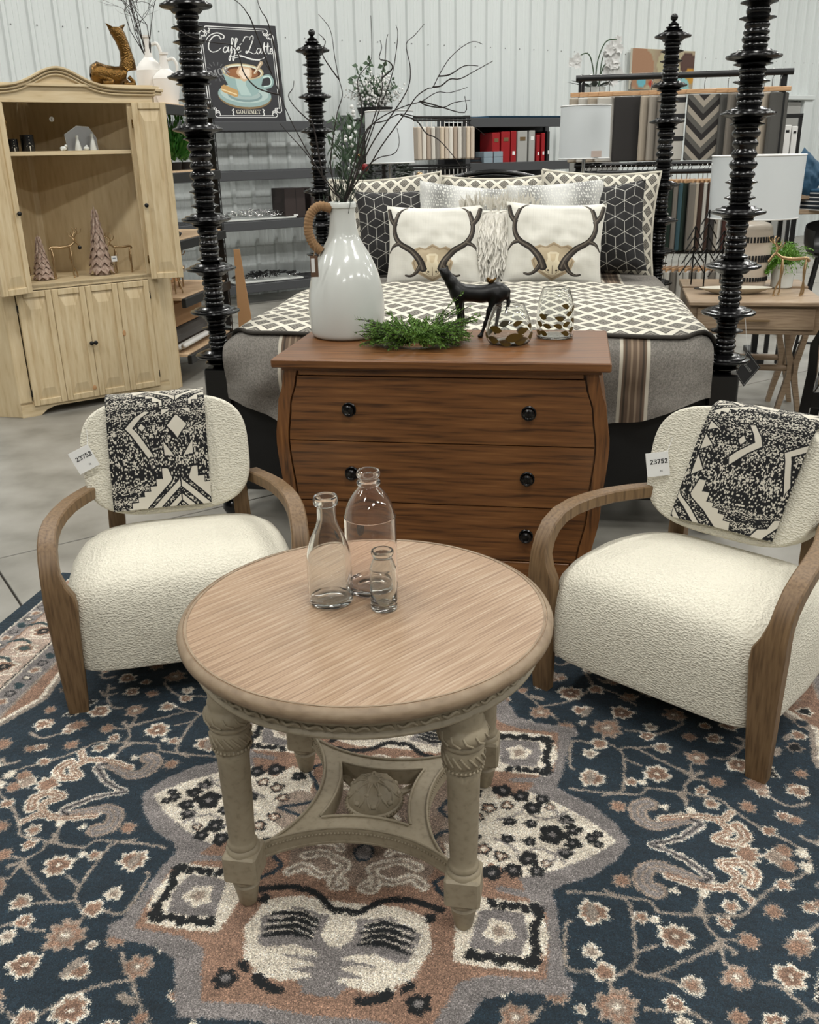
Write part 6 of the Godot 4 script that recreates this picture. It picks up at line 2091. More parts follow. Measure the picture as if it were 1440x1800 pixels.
	# three milk bottles
	_bottle("clear pint milk bottle with a flared lip on the left", "glass", Vector3(-0.166, 0.586, -1.736), [0.036, 0.0, 0.043, 0.004, 0.0455, 0.014, 0.0455, 0.09, 0.043, 0.115, 0.034, 0.145, 0.024, 0.168, 0.0195, 0.185, 0.0185, 0.212], [0.0185, 0.213, 0.023, 0.215, 0.025, 0.22, 0.025, 0.228, 0.0225, 0.233])
	_bottle("tall clear quart milk bottle with a ringed neck at the back", "glass_pink", Vector3(-0.082, 0.586, -1.793), [0.042, 0.0, 0.051, 0.005, 0.054, 0.018, 0.054, 0.15, 0.0525, 0.168, 0.046, 0.192, 0.034, 0.214, 0.023, 0.228, 0.0195, 0.233], [0.0235, 0.235, 0.0245, 0.239, 0.0235, 0.243, 0.0195, 0.245, 0.0195, 0.251, 0.0235, 0.253, 0.0245, 0.259, 0.0225, 0.265])
	_bottle("small pale green milk bottle in front of the two larger bottles", "glass_green", Vector3(-0.056, 0.586, -1.699), [0.021, 0.0, 0.0255, 0.003, 0.0272, 0.01, 0.0272, 0.082, 0.0258, 0.094, 0.0215, 0.106, 0.0185, 0.113], [0.0188, 0.115, 0.0215, 0.119, 0.0228, 0.125, 0.0215, 0.129])


func _bottle(label: String, m: String, at: Vector3, body: Array, lip: Array) -> void:
	var t := thing("milk_bottle", label, "bottle", at, 0)
	var o := smooth(prof(body), 4)
	var p := [Vector2(0, 0.003), Vector2(o[0].x * 0.8, 0.002)]
	p.append_array(o)
	var l := smooth(prof(lip), 3)
	p.append_array(l)
	var inner := o.duplicate()
	inner.reverse()
	p.append(Vector2(l[-1].x - 0.003, l[-1].y + 0.0005))
	p.append(Vector2(o[-1].x - 0.003, o[-1].y + 0.006))
	for q in inner:
		if q.y > 0.012:
			p.append(Vector2(q.x - 0.0028, q.y))
	p.append(Vector2(o[0].x * 0.7, 0.009))
	p.append(Vector2(0, 0.011))
	part(t, "glass_body", Geo.new().lathe(p, 48), M[m])


func build_armchair() -> Node3D:
	var t := thing("armchair", "cream boucle armchair with bentwood arms on the left", "armchair", Vector3(-0.63, 0.008, -2.323), 12.6)
	# seat
	var rows := []
	for e in [[0.0, 0.13], [0.6, 0.126], [0.98, 0.124], [0.992, 0.128], [0.995, 0.15], [1.0, 0.22], [1.0, 0.27], [0.985, 0.31], [0.95, 0.345], [0.89, 0.374], [0.8, 0.393], [0.66, 0.406], [0.45, 0.414], [0.22, 0.418], [0.0, 0.419]]:
		var row := []
		for k in 72:
			var a := TAU * k / 72
			var c := cos(a)
			var s := sin(a)
			var x: float = signf(c) * pow(absf(c), 2.0 / 7.0) * 0.325
			var z := signf(s) * pow(absf(s), 2.0 / 5.5) * 0.288
			if z < 0:
				x *= 1.0 - 0.16 * pow(-z / 0.29, 2.0)
			var y: float = e[1] - 0.035 * ease01(0.05, -0.28, z * e[0]) * ease01(0.2, 0.4, e[1])
			row.append(Vector3(x * e[0], y, -0.255 + z * e[0]))
		rows.append(row)
	part(t, "seat", Geo.new().grid(rows, true), M["boucle"])
	# back cushion, curved round the sitter
	var back := part(t, "back_cushion", back_skin(0.0, 0.0), M["boucle"])
	back.transform = back_frame()
	for s in [-1.0, 1.0]:
		# [centre, half width across, half thickness, shift inwards]
		var sec := [[Vector3(0.318, 0.0, 0.0), 0.026, 0.017, 0.0], [Vector3(0.320, 0.12, 0.008), 0.032, 0.018, 0.003], [Vector3(0.322, 0.24, 0.014), 0.037, 0.019, 0.006], [Vector3(0.324, 0.32, 0.017), 0.041, 0.019, 0.009], [Vector3(0.326, 0.355, 0.017), 0.040, 0.019, 0.009], [Vector3(0.328, 0.385, 0.015), 0.031, 0.019, 0.003], [Vector3(0.331, 0.42, 0.009), 0.025, 0.019, 0.0], [Vector3(0.333, 0.455, -0.008), 0.024, 0.019, 0], [Vector3(0.334, 0.483, -0.035), 0.024, 0.019, 0], [Vector3(0.333, 0.502, -0.075), 0.0235, 0.019, 0], [Vector3(0.328, 0.511, -0.13), 0.023, 0.0185, 0], [Vector3(0.317, 0.513, -0.20), 0.0225, 0.018, 0], [Vector3(0.30, 0.510, -0.28), 0.022, 0.018, 0], [Vector3(0.276, 0.503, -0.36), 0.022, 0.018, 0], [Vector3(0.256, 0.494, -0.43), 0.022, 0.018, 0], [Vector3(0.238, 0.487, -0.49), 0.022, 0.018, 0]]
		var pts := []
		for e in sec:
			pts.append(e[0] * Vector3(s, 1, 1))
		var loops := []
		for i in sec.size():
			var d: Vector3 = (pts[mini(i + 1, sec.size() - 1)] - pts[maxi(i - 1, 0)]).normalized()
			var hz := Vector3(d.z, 0, -d.x)
			var across := Vector3(s, 0, 0) if i < 9 else (hz.normalized() if hz.dot(Vector3(s, 0, 0)) > 0 else -hz.normalized())
			across = (across - d * across.dot(d)).normalized()
			var n := across.cross(d).normalized()
			var c: Vector3 = pts[i] - across * sec[i][3]
			var w: float = sec[i][1]
			var h: float = sec[i][2]
			var bv := 0.004
			loops.append([c + across * w + n * (h - bv), c + across * (w - bv) + n * h, c - across * (w - bv) + n * h, c - across * w + n * (h - bv), c - across * w - n * (h - bv), c - across * (w - bv) - n * h, c + across * (w - bv) - n * h, c + across * w - n * (h - bv)])
		part(t, "arm_and_front_leg", Geo.new().loft(loops), M["oak"])
		var bl := []
		for e in [[0.218, 0.0, -0.60, 0.018], [0.208, 0.2, -0.545, 0.022], [0.198, 0.36, -0.515, 0.025], [0.192, 0.52, -0.53, 0.022]]:
			var c := Vector3(e[0] * s, e[1], e[2])
			bl.append([c + Vector3(e[3], 0, 0.015), c + Vector3(-e[3], 0, 0.015), c + Vector3(-e[3], 0, -0.015), c + Vector3(e[3], 0, -0.015)])
		part(t, "rear_leg", Geo.new().loft(bl), M["oak"])
	part(t, "seat_rail", Geo.new().box(Vector3(0, 0.16, -0.515), Vector3(0.36, 0.06, 0.03), 0.004), M["oak"])
	return t


func back_frame() -> Transform3D:
	return Transform3D(Basis(Vector3.RIGHT, deg_to_rad(-13)), Vector3(-0.018, 0.575, -0.497))


# skin of the back cushion; grown by `off`
func back_skin(off: float, _u: float) -> Geo:
	var rows := []
	for k in 17:
		var f := -1.0 + k / 8.0
		var z := 0.052 * signf(f) * pow(absf(sin(f * PI / 2)), 0.75)
		var sc := pow(maxf(1.0 - pow(absf(f), 4.0), 0.0), 0.4)
		if k == 0 or k == 16:
			sc = 0.0
		var row := []
		for j in 64:
			var a := TAU * j / 64
			var x: float = signf(cos(a)) * pow(absf(cos(a)), 0.62) * 0.251
			var y: float = signf(sin(a)) * pow(absf(sin(a)), 0.62) * 0.181
			var q := Vector2(x, y)
			var ins := (1.0 - sc) * (0.05 if sc > 0.0 else 1.0)
			q *= 1.0 - (ins * 3.5 if sc > 0.0 else 1.0)
			row.append(Vector3(q.x, q.y, z * (1.0 + off) + 0.3 * q.x * q.x))
		rows.append(row)
	# close the faces with shrinking rings so that they dome softly
	var full := []
	for e in [0.0, 0.35, 0.7]:
		var row := []
		for p in rows[1]:
			row.append(Vector3(p.x * e, p.y * e, -0.056 + 0.004 * e * e + 0.3 * p.x * p.x * e * e))
		full.append(row)
	for k in range(1, 16):
		full.append(rows[k])
	for e in [0.7, 0.35, 0.0]:
		var row := []
		for p in rows[15]:
			row.append(Vector3(p.x * e, p.y * e, 0.056 - 0.004 * e * e + 0.3 * p.x * p.x * e * e))
		full.append(row)
	return Geo.new().grid(full, true)


func build_throw(label: String, chair: Node3D, x0: float, x1: float, low: float, lean: float, m: String) -> void:
	var path := [[low, 0.063], [low + 0.04, 0.0645], [-0.08, 0.066], [0.0, 0.0665], [0.07, 0.066], [0.12, 0.064], [0.148, 0.058], [0.17, 0.046], [0.183, 0.026], [0.188, 0.0], [0.183, -0.028], [0.168, -0.05], [0.138, -0.064], [0.08, -0.068], [0.0, -0.068]]
	var t := thing("throw_blanket", label, "blanket", Vector3.ZERO, 0)
	t.transform = chair.transform * back_frame()
	var n := 16
	for layer in 2:
		var rows := []
		for i in path.size():
			var row := []
			for j in n + 1:
				var f := float(j) / n
				var x: float = lerpf(x0, x1, f) + lean * path[i][0]
				var z: float = path[i][1]
				var y: float = path[i][0]
				var out := 0.009 if layer == 0 else 0.002
				if layer == 1:
					y = maxf(y, low + 0.004)
				var edge := 1.0 - pow(absf(f * 2.0 - 1.0), 12.0)
				row.append(Vector3(x, y + (out if i > 6 and i < 12 else 0.0), z + signf(z) * out * edge + 0.3 * x * x + 0.002 * sin(y * 40.0 + f * 9.0)))
			rows.append(row)
		var g := Geo.new().grid(rows, false, Vector2.ONE, 1)
		for k in g.t.size():
			g.t[k] = Vector2(g.t[k].x, 1.0 - g.t[k].y * 1.75)
		part(t, "cloth" if layer == 0 else "underside", g, M[m])
	t.get_child(0).set_meta("label", "black and cream patterned weave")


func price_tag(label: String, chair: Node3D, at: Vector3, roll: float, yaw: float) -> void:
	var t := thing("price_tag", label, "tag", Vector3.ZERO, 0)
	t.transform = chair.transform * Transform3D(Basis.from_euler(Vector3(deg_to_rad(-8), deg_to_rad(yaw), deg_to_rad(roll))), at)
	part(t, "card", Geo.new().box(Vector3.ZERO, Vector3(0.064, 0.07, 0.0012), 0.0005), M["paper"])
	text(t, "number", "23752", 0.0185, M["ink"], Vector3(0.004, 0.008, 0.001), Vector3.ZERO, true)
	text(t, "mark", "16", 0.007, M["ink"], Vector3(0.008, -0.02, 0.001))
	part(t, "string", Geo.new().tube([Vector3(0.028, 0.03, 0), Vector3(0.04, 0.05, -0.01), Vector3(0.05, 0.07, -0.02)], 0.0008, 4), M["paper"])


func build_foreground() -> void:
	build_rug()
	build_table()
	var a := build_armchair()
	var b := copy(a, "armchair", "cream boucle armchair with bentwood arms on the right", Vector3(0.603, 0.008, -2.104), -43.5)
	build_throw("black and cream geometric throw hanging straight over the left armchair back", a, -0.168, 0.125, -0.158, 0.03, "throw")
	build_throw("black and cream geometric throw hanging askew over the right armchair back", b, -0.125, 0.175, -0.15, 0.16, "throw_tilted")
	price_tag("white price tag on the left armchair reading 23752", a, Vector3(-0.256, 0.607, -0.405), 22, 6)
	price_tag("white price tag on the right armchair reading 23752", b, Vector3(-0.222, 0.588, -0.40), 8, 36)


# ---- right-hand side: desk, lamps, textile rack, odds and ends -------------------
func shade(t: Node3D, y0: float, y1: float, r0: float, r1: float) -> void:
	part(t, "lamp_shade", Geo.new().lathe(prof([r0, y0, r1, y1, r1 - 0.003, y1, r0 - 0.003, y0, r0, y0]), 48), M["shade"])
	var rim := Geo.new()
	for e in [[y0, r0], [y1, r1]]:
		var p := []
		for k in 41:
			p.append(Vector3(cos(TAU * k / 40) * e[1], e[0], sin(TAU * k / 40) * e[1]))
		rim.tube(p, 0.004, 5, false)
	part(t, "rim_trim", rim, M["paper"])


func desk_at(x: float, y: float, z: float) -> Vector3:
	return Vector3(1.474, 0, -4.857) + Y(-12.0).basis * Vector3(x, y, z)


func build_desk() -> void:
	var t := thing("side_desk", "light oak side desk with one drawer beside the bed", "desk", desk_at(0, 0, 0), -12.0)
	part(t, "top", Geo.new().box(Vector3(0.325, 0.69, -0.4), Vector3(0.67, 0.022, 0.82), 0.004), M["desk"])
	part(t, "back_ledge", Geo.new().box(Vector3(0.325, 0.706, -0.66), Vector3(0.67, 0.012, 0.3), 0.003), M["desk"])
	part(t, "case", Geo.new().box(Vector3(0.325, 0.605, -0.41), Vector3(0.645, 0.148, 0.77), 0.003), M["desk"])
	var dw := part(t, "drawer", Geo.new().box(Vector3(0.325, 0.612, -0.022), Vector3(0.575, 0.108, 0.02), 0.003), M["desk"])
	part(dw, "handle", Geo.new().box(Vector3(0.29, 0.606, 0.003), Vector3(0.21, 0.009, 0.014), 0.002), M["brass"], "thin brass bar handle")
	for u in [[0.62, -0.47], [0.62, -0.76], [0.06, -0.47], [0.06, -0.76]]:
		for s in [-1.0, 1.0]:
			var loops := []
			for e in [[0.535, 0.055, 0.012], [0.44, 0.047, 0.014], [0.36, 0.03, 0.016], [0.29, 0.013, 0.018], [0.24, 0.011, 0.018], [0.18, 0.022, 0.016], [0.08, 0.045, 0.014], [0.0, 0.06, 0.012]]:
				var c := Vector3(u[0] + s * e[1], e[0], u[1])
				loops.append([c + Vector3(e[2], 0, 0.02), c + Vector3(-e[2], 0, 0.02), c + Vector3(-e[2], 0, -0.02), c + Vector3(e[2], 0, -0.02)])
			part(t, "curved_leg", Geo.new().loft(loops), M["desk"])
	for z in [-0.47, -0.76]:
		part(t, "stretcher", Geo.new().tube([Vector3(0.06, 0.265, z), Vector3(0.62, 0.265, z)], 0.018, 12), M["desk"])
	# table lamp
	var L := Vector3(1.905, 0.702, -5.30)
	var l := thing("table_lamp", "large drum table lamp with black and white banded ceramic base", "lamp", L, 0)
	part(l, "ceramic_base", Geo.new().lathe(smooth(prof([0, 0, 0.09, 0, 0.1, 0.012, 0.11, 0.1, 0.117, 0.22, 0.117, 0.29, 0.105, 0.335, 0.07, 0.352, 0.03, 0.355, 0.02, 0.37]), 3), 48), mat("ceramic", Color(0.76, 0.71, 0.65), 0.35))
	for e in [[0.055, 0.028], [0.165, 0.045], [0.265, 0.036]]:
		var band := Geo.new()
		var k := 44
		for i in k:
			var a := TAU * i / k
			for q in 2:
				var y: float = e[0] + (q - 0.5) * e[1] * 0.3
				var r := 0.1185 if e[0] > 0.1 else 0.1085
				if e[0] > 0.2:
					r = 0.1195
				band.box(Vector3(0, y, r), Vector3(0.0085 + 0.004 * (i % 3) * 0.5, e[1] * 0.52, 0.004), 0.0, Y(rad_to_deg(a)))
		part(l, "dark_band", band, M["charcoal"]).set_meta("kind", "stuff")
	part(l, "neck", Geo.new().lathe(prof([0, 0.355, 0.016, 0.355, 0.016, 0.42, 0.0, 0.42]), 16), M["brass"])
	shade(l, 0.375, 0.69, 0.232, 0.238)
	# plant, pot, deer, trees, dish
	var p := thing("potted_plant", "trailing bright green plant in a white pot on the desk", "plant", Vector3(2.094, 0.701, -5.27), 0)
	part(p, "pot", Geo.new().lathe(prof([0, 0, 0.05, 0, 0.058, 0.006, 0.062, 0.13, 0.056, 0.13, 0.052, 0.1, 0, 0.1]), 28), M["white_gloss"])
	rng.seed = 51
	var g := Geo.new()
	for k in 260:
		var a := rng.randf() * TAU
		var d := Vector3(cos(a), 0, sin(a))
		var c := Vector3(0, 0.12, 0)
		var v := d * rng.randf_range(0.2, 1.0) + Vector3(0, rng.randf_range(0.5, 1.5), 0)
		if k % 3 == 0:
			d = Vector3(-0.9, 0, 0.5).normalized()
			v = d * 0.8 + Vector3(0, 0.6, 0)
		var q := [c]
		for s in 7:
			c += v * 0.022
			v.y -= 0.24
			c.y = maxf(c.y, 0.008)
			q.append(c)
			g.leaf(c, (v.normalized() + Vector3(rng.randfn(), rng.randfn(), rng.randfn()) * 0.7).normalized(), Vector3(rng.randfn(), 1, rng.randfn()).normalized(), 0.022, 0.005)
			g.leaf(c, (v.normalized() + Vector3(rng.randfn(), rng.randfn(), rng.randfn()) * 0.7).normalized(), Vector3(rng.randfn(), 1, rng.randfn()).normalized(), 0.022, 0.005)
		g.tube(q, 0.0011, 4, false)
	part(p, "foliage", g, M["green_bright"]).set_meta("kind", "stuff")
	reindeer("wire_reindeer", "gold rod reindeer facing left on the desk beside the lamp", Vector3(2.02, 0.702, -4.965), 170, 1.05)
	for e in [[Vector3(1.67, 0.701, -5.30), 0.42, "front black wire tree on the desk"], [Vector3(1.63, 0.701, -5.40), 0.33, "shorter black wire tree behind the first on the desk"], [Vector3(1.80, 0.701, -5.42), 0.30, "black wire tree nearest the striped lamp base"]]:
		var w := thing("wire_tree", e[2], "ornament", e[0], 15)
		part(w, "disc_base", Geo.new().lathe(prof([0, 0, 0.05, 0, 0.05, 0.003, 0, 0.003]), 28), M["iron"])
		part(w, "stem", Geo.new().tube([Vector3(0, 0, 0), Vector3(0, e[1], 0)], 0.004, 6), M["iron"])
		for k in 4:
			var y: float = e[1] * (1.0 - k * 0.16)
			for s in [-1, 1]:
				part(w, "twig_arm", Geo.new().tube([Vector3(0, y, 0), Vector3(s * (0.045 + 0.012 * k), y - 0.075 - 0.01 * k, 0)], 0.0035, 6), M["iron"])
	solo("boat_dish", "long cream boat shaped dish on the desk front", "dish", Geo.new().lathe(prof([0, 0, 0.09, 0, 0.12, 0.006, 0.182, 0.028, 0.19, 0.034, 0.18, 0.034, 0.11, 0.012, 0, 0.01]), 40, Transform3D(), 40, 0.36), M["cream"], Vector3(1.775, 0.701, -5.08), -8)
	var tg := thing("swing_tag", "black diamond hung swing tag on the desk drawer handle", "tag", Vector3(1.735, 0.38, -4.70), 14)
	part(tg, "card", Geo.new().prism(V2([0, 0.094, 0.086, 0.0, 0, -0.094, -0.06, -0.02]), 0.002), M["charcoal"])
	part(tg, "border", Geo.new().tube([Vector3(0, 0.085, 0.002), Vector3(0.077, 0.0, 0.002), Vector3(0, -0.084, 0.002), Vector3(-0.054, -0.02, 0.002), Vector3(0, 0.085, 0.002)], 0.001, 4), M["door"])
	text(tg, "wording", "HOOKER", 0.017, M["door"], Vector3(0.008, 0.004, 0.003), Vector3(0, 0, -45))
	part(tg, "string", Geo.new().tube([Vector3(0, 0.09, 0), Vector3(-0.012, 0.25, -0.03)], 0.0012, 4), M["paper"])
	# pair of shaded lamps behind the bed
	for e in [[Vector3(-0.068, 0, -6.1), 0.148, "white drum shaded lamp on the left behind the bed head"], [Vector3(1.10, 0, -6.0), 0.15, "white drum shaded lamp on the right behind the bed head"]]:
		var f := thing("floor_lamp", e[2], "lamp", e[0], 0)
		part(f, "base", Geo.new().lathe(prof([0, 0, 0.12, 0, 0.12, 0.015, 0.02, 0.03, 0, 0.03]), 28), M["chrome"])
		part(f, "stem", Geo.new().tube([Vector3(0, 0.02, 0), Vector3(0, 1.5, 0)], 0.011, 10), M["chrome"])
		shade(f, 1.39, 1.68, e[1], e[1] - 0.004)
		if e[0].x > 0:
			part(f, "label", Geo.new().box(Vector3(0.045, 1.415, e[1] - 0.002), Vector3(0.06, 0.035, 0.004), 0.0), mat("peach", Color(0.80, 0.73, 0.69), 0.6))


func hanger(label: String, at: Vector3, turn: float, group: String, w := 0.3) -> void:
	var t := thing("clothes_hanger", label, "hanger", at, turn, group)
	part(t, "bar", Geo.new().box(Vector3(0, -0.1, 0), Vector3(w, 0.03, 0.014), 0.004), M["hanger"])
	part(t, "hook", Geo.new().tube(smooth([Vector3(0, -0.09, 0), Vector3(0, -0.03, 0), Vector3(0.022, 0.0, 0), Vector3(0, 0.022, 0), Vector3(-0.02, 0.004, 0)], 4), 0.0028, 6), M["chrome"])


func rack_at(x: float, y: float, z: float) -> Vector3:
	return Vector3(1.2, 0, -6.9) + Y(BED_TURN).basis * Vector3(x, y, z)


func build_textile_rack() -> void:
	var t := thing("garment_rack", "black steel rack with three rails of hanging textiles", "rack", rack_at(0, 0, 0), BED_TURN)
	part(t, "top_rail", Geo.new().tube([Vector3(-0.01, 1.886, 0), Vector3(1.39, 1.886, 0)], 0.02, 12), M["rack_black"])
	for y in [1.335, 1.285]:
		part(t, "middle_rail", Geo.new().tube([Vector3(0, y, 0.02), Vector3(1.36, y, 0.02)], 0.016, 10), M["rack_black"])
	part(t, "lower_rail", Geo.new().tube([Vector3(0, 0.755, 0.02), Vector3(1.36, 0.755, 0.02)], 0.016, 10), M["rack_black"])
	for x in [0.03, 1.34]:
		part(t, "post", Geo.new().box(Vector3(x, 0.945, -0.03), Vector3(0.04, 1.89, 0.04), 0.003), M["rack_black"])
		part(t, "foot", Geo.new().box(Vector3(x, 0.02, -0.03), Vector3(0.05, 0.04, 0.5), 0.004), M["rack_black"])
	# textiles of the top rail: [x0, x1, colour key or chevron, turn, label]
	var cols := {"r_grey": Color(0.2, 0.19, 0.185), "r_beige": Color(0.62, 0.59, 0.545), "r_white": Color(0.77, 0.755, 0.72), "r_taupe": Color(0.47, 0.445, 0.41), "r_mid": Color(0.33, 0.325, 0.31), "r_green": Color(0.09, 0.16, 0.12), "r_teal": Color(0.22, 0.33, 0.36), "r_brown": Color(0.25, 0.17, 0.13), "r_rust": Color(0.27, 0.15, 0.12), "r_sand": Color(0.68, 0.635, 0.57)}
	for k in cols:
		var m := mat(k, cols[k], 0.95)
		m.albedo_texture = M["linen"].albedo_texture
		tri(m, Vector3(9, 3, 9))
	var ch := Image.create(128, 256, false, Image.FORMAT_RGB8)
	ch.fill(Color(0.36, 0.35, 0.33))
	for k in range(-3, 12):
		var c: Color = [Color(0.62, 0.59, 0.54), Color(0.36, 0.35, 0.33), Color(0.17, 0.16, 0.155)][posmod(k, 3)]
		fill(ch, V2([0, k * 26 - 40, 64, k * 26 + 24, 128, k * 26 - 40, 128, k * 26 - 14, 64, k * 26 + 50, 0, k * 26 - 14]), c)
	var cm := mat("chevron", Color.WHITE, 0.95)
	cm.albedo_texture = pic(ch)
	var items := [[0.0, 0.06, "r_sand", 40, "cream folded textile at the left end"], [0.06, 0.12, "r_white", 40, "off white folded textile second from the left end"], [0.12, 0.18, "r_sand", 40, "sand folded textile behind the right lampshade"], [0.18, 0.25, "r_white", 40, "pale folded textile beside the charcoal one"], [0.25, 0.46, "r_grey", 6, "charcoal quilted textile"], [0.465, 0.52, "r_sand", 46, "sand throw"], [0.52, 0.575, "r_beige", 46, "beige throw"], [0.58, 0.63, "r_taupe", 46, "taupe throw"], [0.63, 0.72, "r_white", 12, "white and black striped textile"], [0.73, 0.94, "chevron", 10, "grey and white chevron textile"], [0.94, 1.03, "r_mid", 22, "grey diagonal textile"], [1.03, 1.09, "r_taupe", 40, "taupe folded textile"], [1.09, 1.14, "r_grey", 44, "dark grey folded textile"], [1.14, 1.19, "r_sand", 46, "sand folded textile right of the front bed post"], [1.19, 1.24, "r_beige", 46, "beige folded textile near the right end"], [1.24, 1.29, "r_sand", 46, "pale sand folded textile"], [1.29, 1.345, "r_mid", 46, "narrow grey ribbed textile"]]
	for i in items.size():
		var e: Array = items[i]
		var w: float = (e[1] - e[0])
		var x: float = (e[0] + e[1]) / 2
		var wide := w > 0.1
		var face := w / cos(deg_to_rad(e[3])) if wide or e[3] < 25 else 0.2
		var o := thing("hanging_textile", "%s hanging on the top rail" % e[4], "textile", rack_at(x, 1.765, 0), BED_TURN + e[3])
		var g := Geo.new()
		if e[2] == "chevron":
			g.flat([Vector3(-face / 2, 0, 0.013), Vector3(face / 2, 0, 0.013), Vector3(face / 2, -0.41, 0.013), Vector3(-face / 2, -0.41, 0.013)], Vector3.BACK, [Vector2(0, 0), Vector2(1, 0), Vector2(1, 1), Vector2(0, 1)])
			part(o, "backing", Geo.new().box(Vector3(0, -0.205, 0), Vector3(face, 0.41, 0.022), 0.006), M["r_mid"])
		else:
			g.box(Vector3(0, -0.205, 0), Vector3(face, 0.41, 0.026), 0.011)
		part(o, "cloth", g, M[e[2]])
		if i == 8:
			for y in [-0.03, -0.13, -0.27]:
				part(o, "stripe", Geo.new().box(Vector3(0, y, 0.0135), Vector3(face, 0.03, 0.002), 0.0), M["charcoal"])
		hanger("pale wood clip hanger on the top textile rail", rack_at(x, 1.884, 0), BED_TURN + (e[3] if wide else e[3] * 0.25), "hangers on the top rail", 0.24 if wide else 0.15)
	var row2 := [["r_taupe", 0.03], ["r_white", 0.03], ["r_grey", 0.04], ["r_beige", 0.035], ["r_taupe", 0.035], ["r_white", 0.035], ["r_grey", 0.03], ["r_beige", 0.04], ["r_taupe", 0.035], ["r_white", 0.035], ["r_grey", 0.03], ["r_sand", 0.035], ["r_beige", 0.035], ["r_taupe", 0.04], ["r_white", 0.035], ["r_beige", 0.03], ["r_mid", 0.03], ["r_beige", 0.03], ["r_green", 0.035], ["r_taupe", 0.035], ["r_teal", 0.035], ["r_green", 0.02], ["r_taupe", 0.055], ["r_sand", 0.03], ["r_brown", 0.03], ["r_white", 0.026], ["r_brown", 0.03], ["r_grey", 0.03], ["r_beige", 0.03], ["r_white", 0.02], ["r_rust", 0.04], ["r_beige", 0.02], ["r_green", 0.04], ["r_taupe", 0.04], ["r_brown", 0.04]]
	var x := 0.05
	for i in row2.size():
		var e: Array = row2[i]
		x += e[1]
		var o := thing("hanging_cover", "%s folded cover hanging among the covers of the middle rail" % {"r_taupe": "taupe", "r_white": "off white", "r_grey": "charcoal", "r_beige": "beige", "r_sand": "sand", "r_mid": "mid grey", "r_green": "dark green", "r_teal": "teal", "r_brown": "brown", "r_rust": "rust brown"}[e[0]], "textile", rack_at(x, 1.215, 0.02), BED_TURN - 28, "folded covers on the middle rail")
		part(o, "cloth", Geo.new().box(Vector3(0, -0.225, 0), Vector3(e[1] * 0.95, 0.45, 0.22), 0.012), M[e[0]])
		hanger("wood hanger on the middle textile rail", rack_at(x, 1.32, 0.02), BED_TURN + 62, "hangers on the middle rail", 0.2)
	for i in 16:
		var xx := 0.62 + i * 0.044
		var o := thing("hanging_cover", "pale grey bagged cover hanging on the lowest rail", "textile", rack_at(xx, 0.63, 0.02), BED_TURN - 28, "bagged covers on the lowest rail")
		part(o, "cloth", Geo.new().box(Vector3(0, -0.12, 0), Vector3(0.038, 0.24, 0.2), 0.01), M["r_white"] if i % 3 else M["r_taupe"])
		hanger("wood hanger on the lowest textile rail", rack_at(xx, 0.735, 0.02), BED_TURN + 62, "hangers on the lowest rail", 0.2)


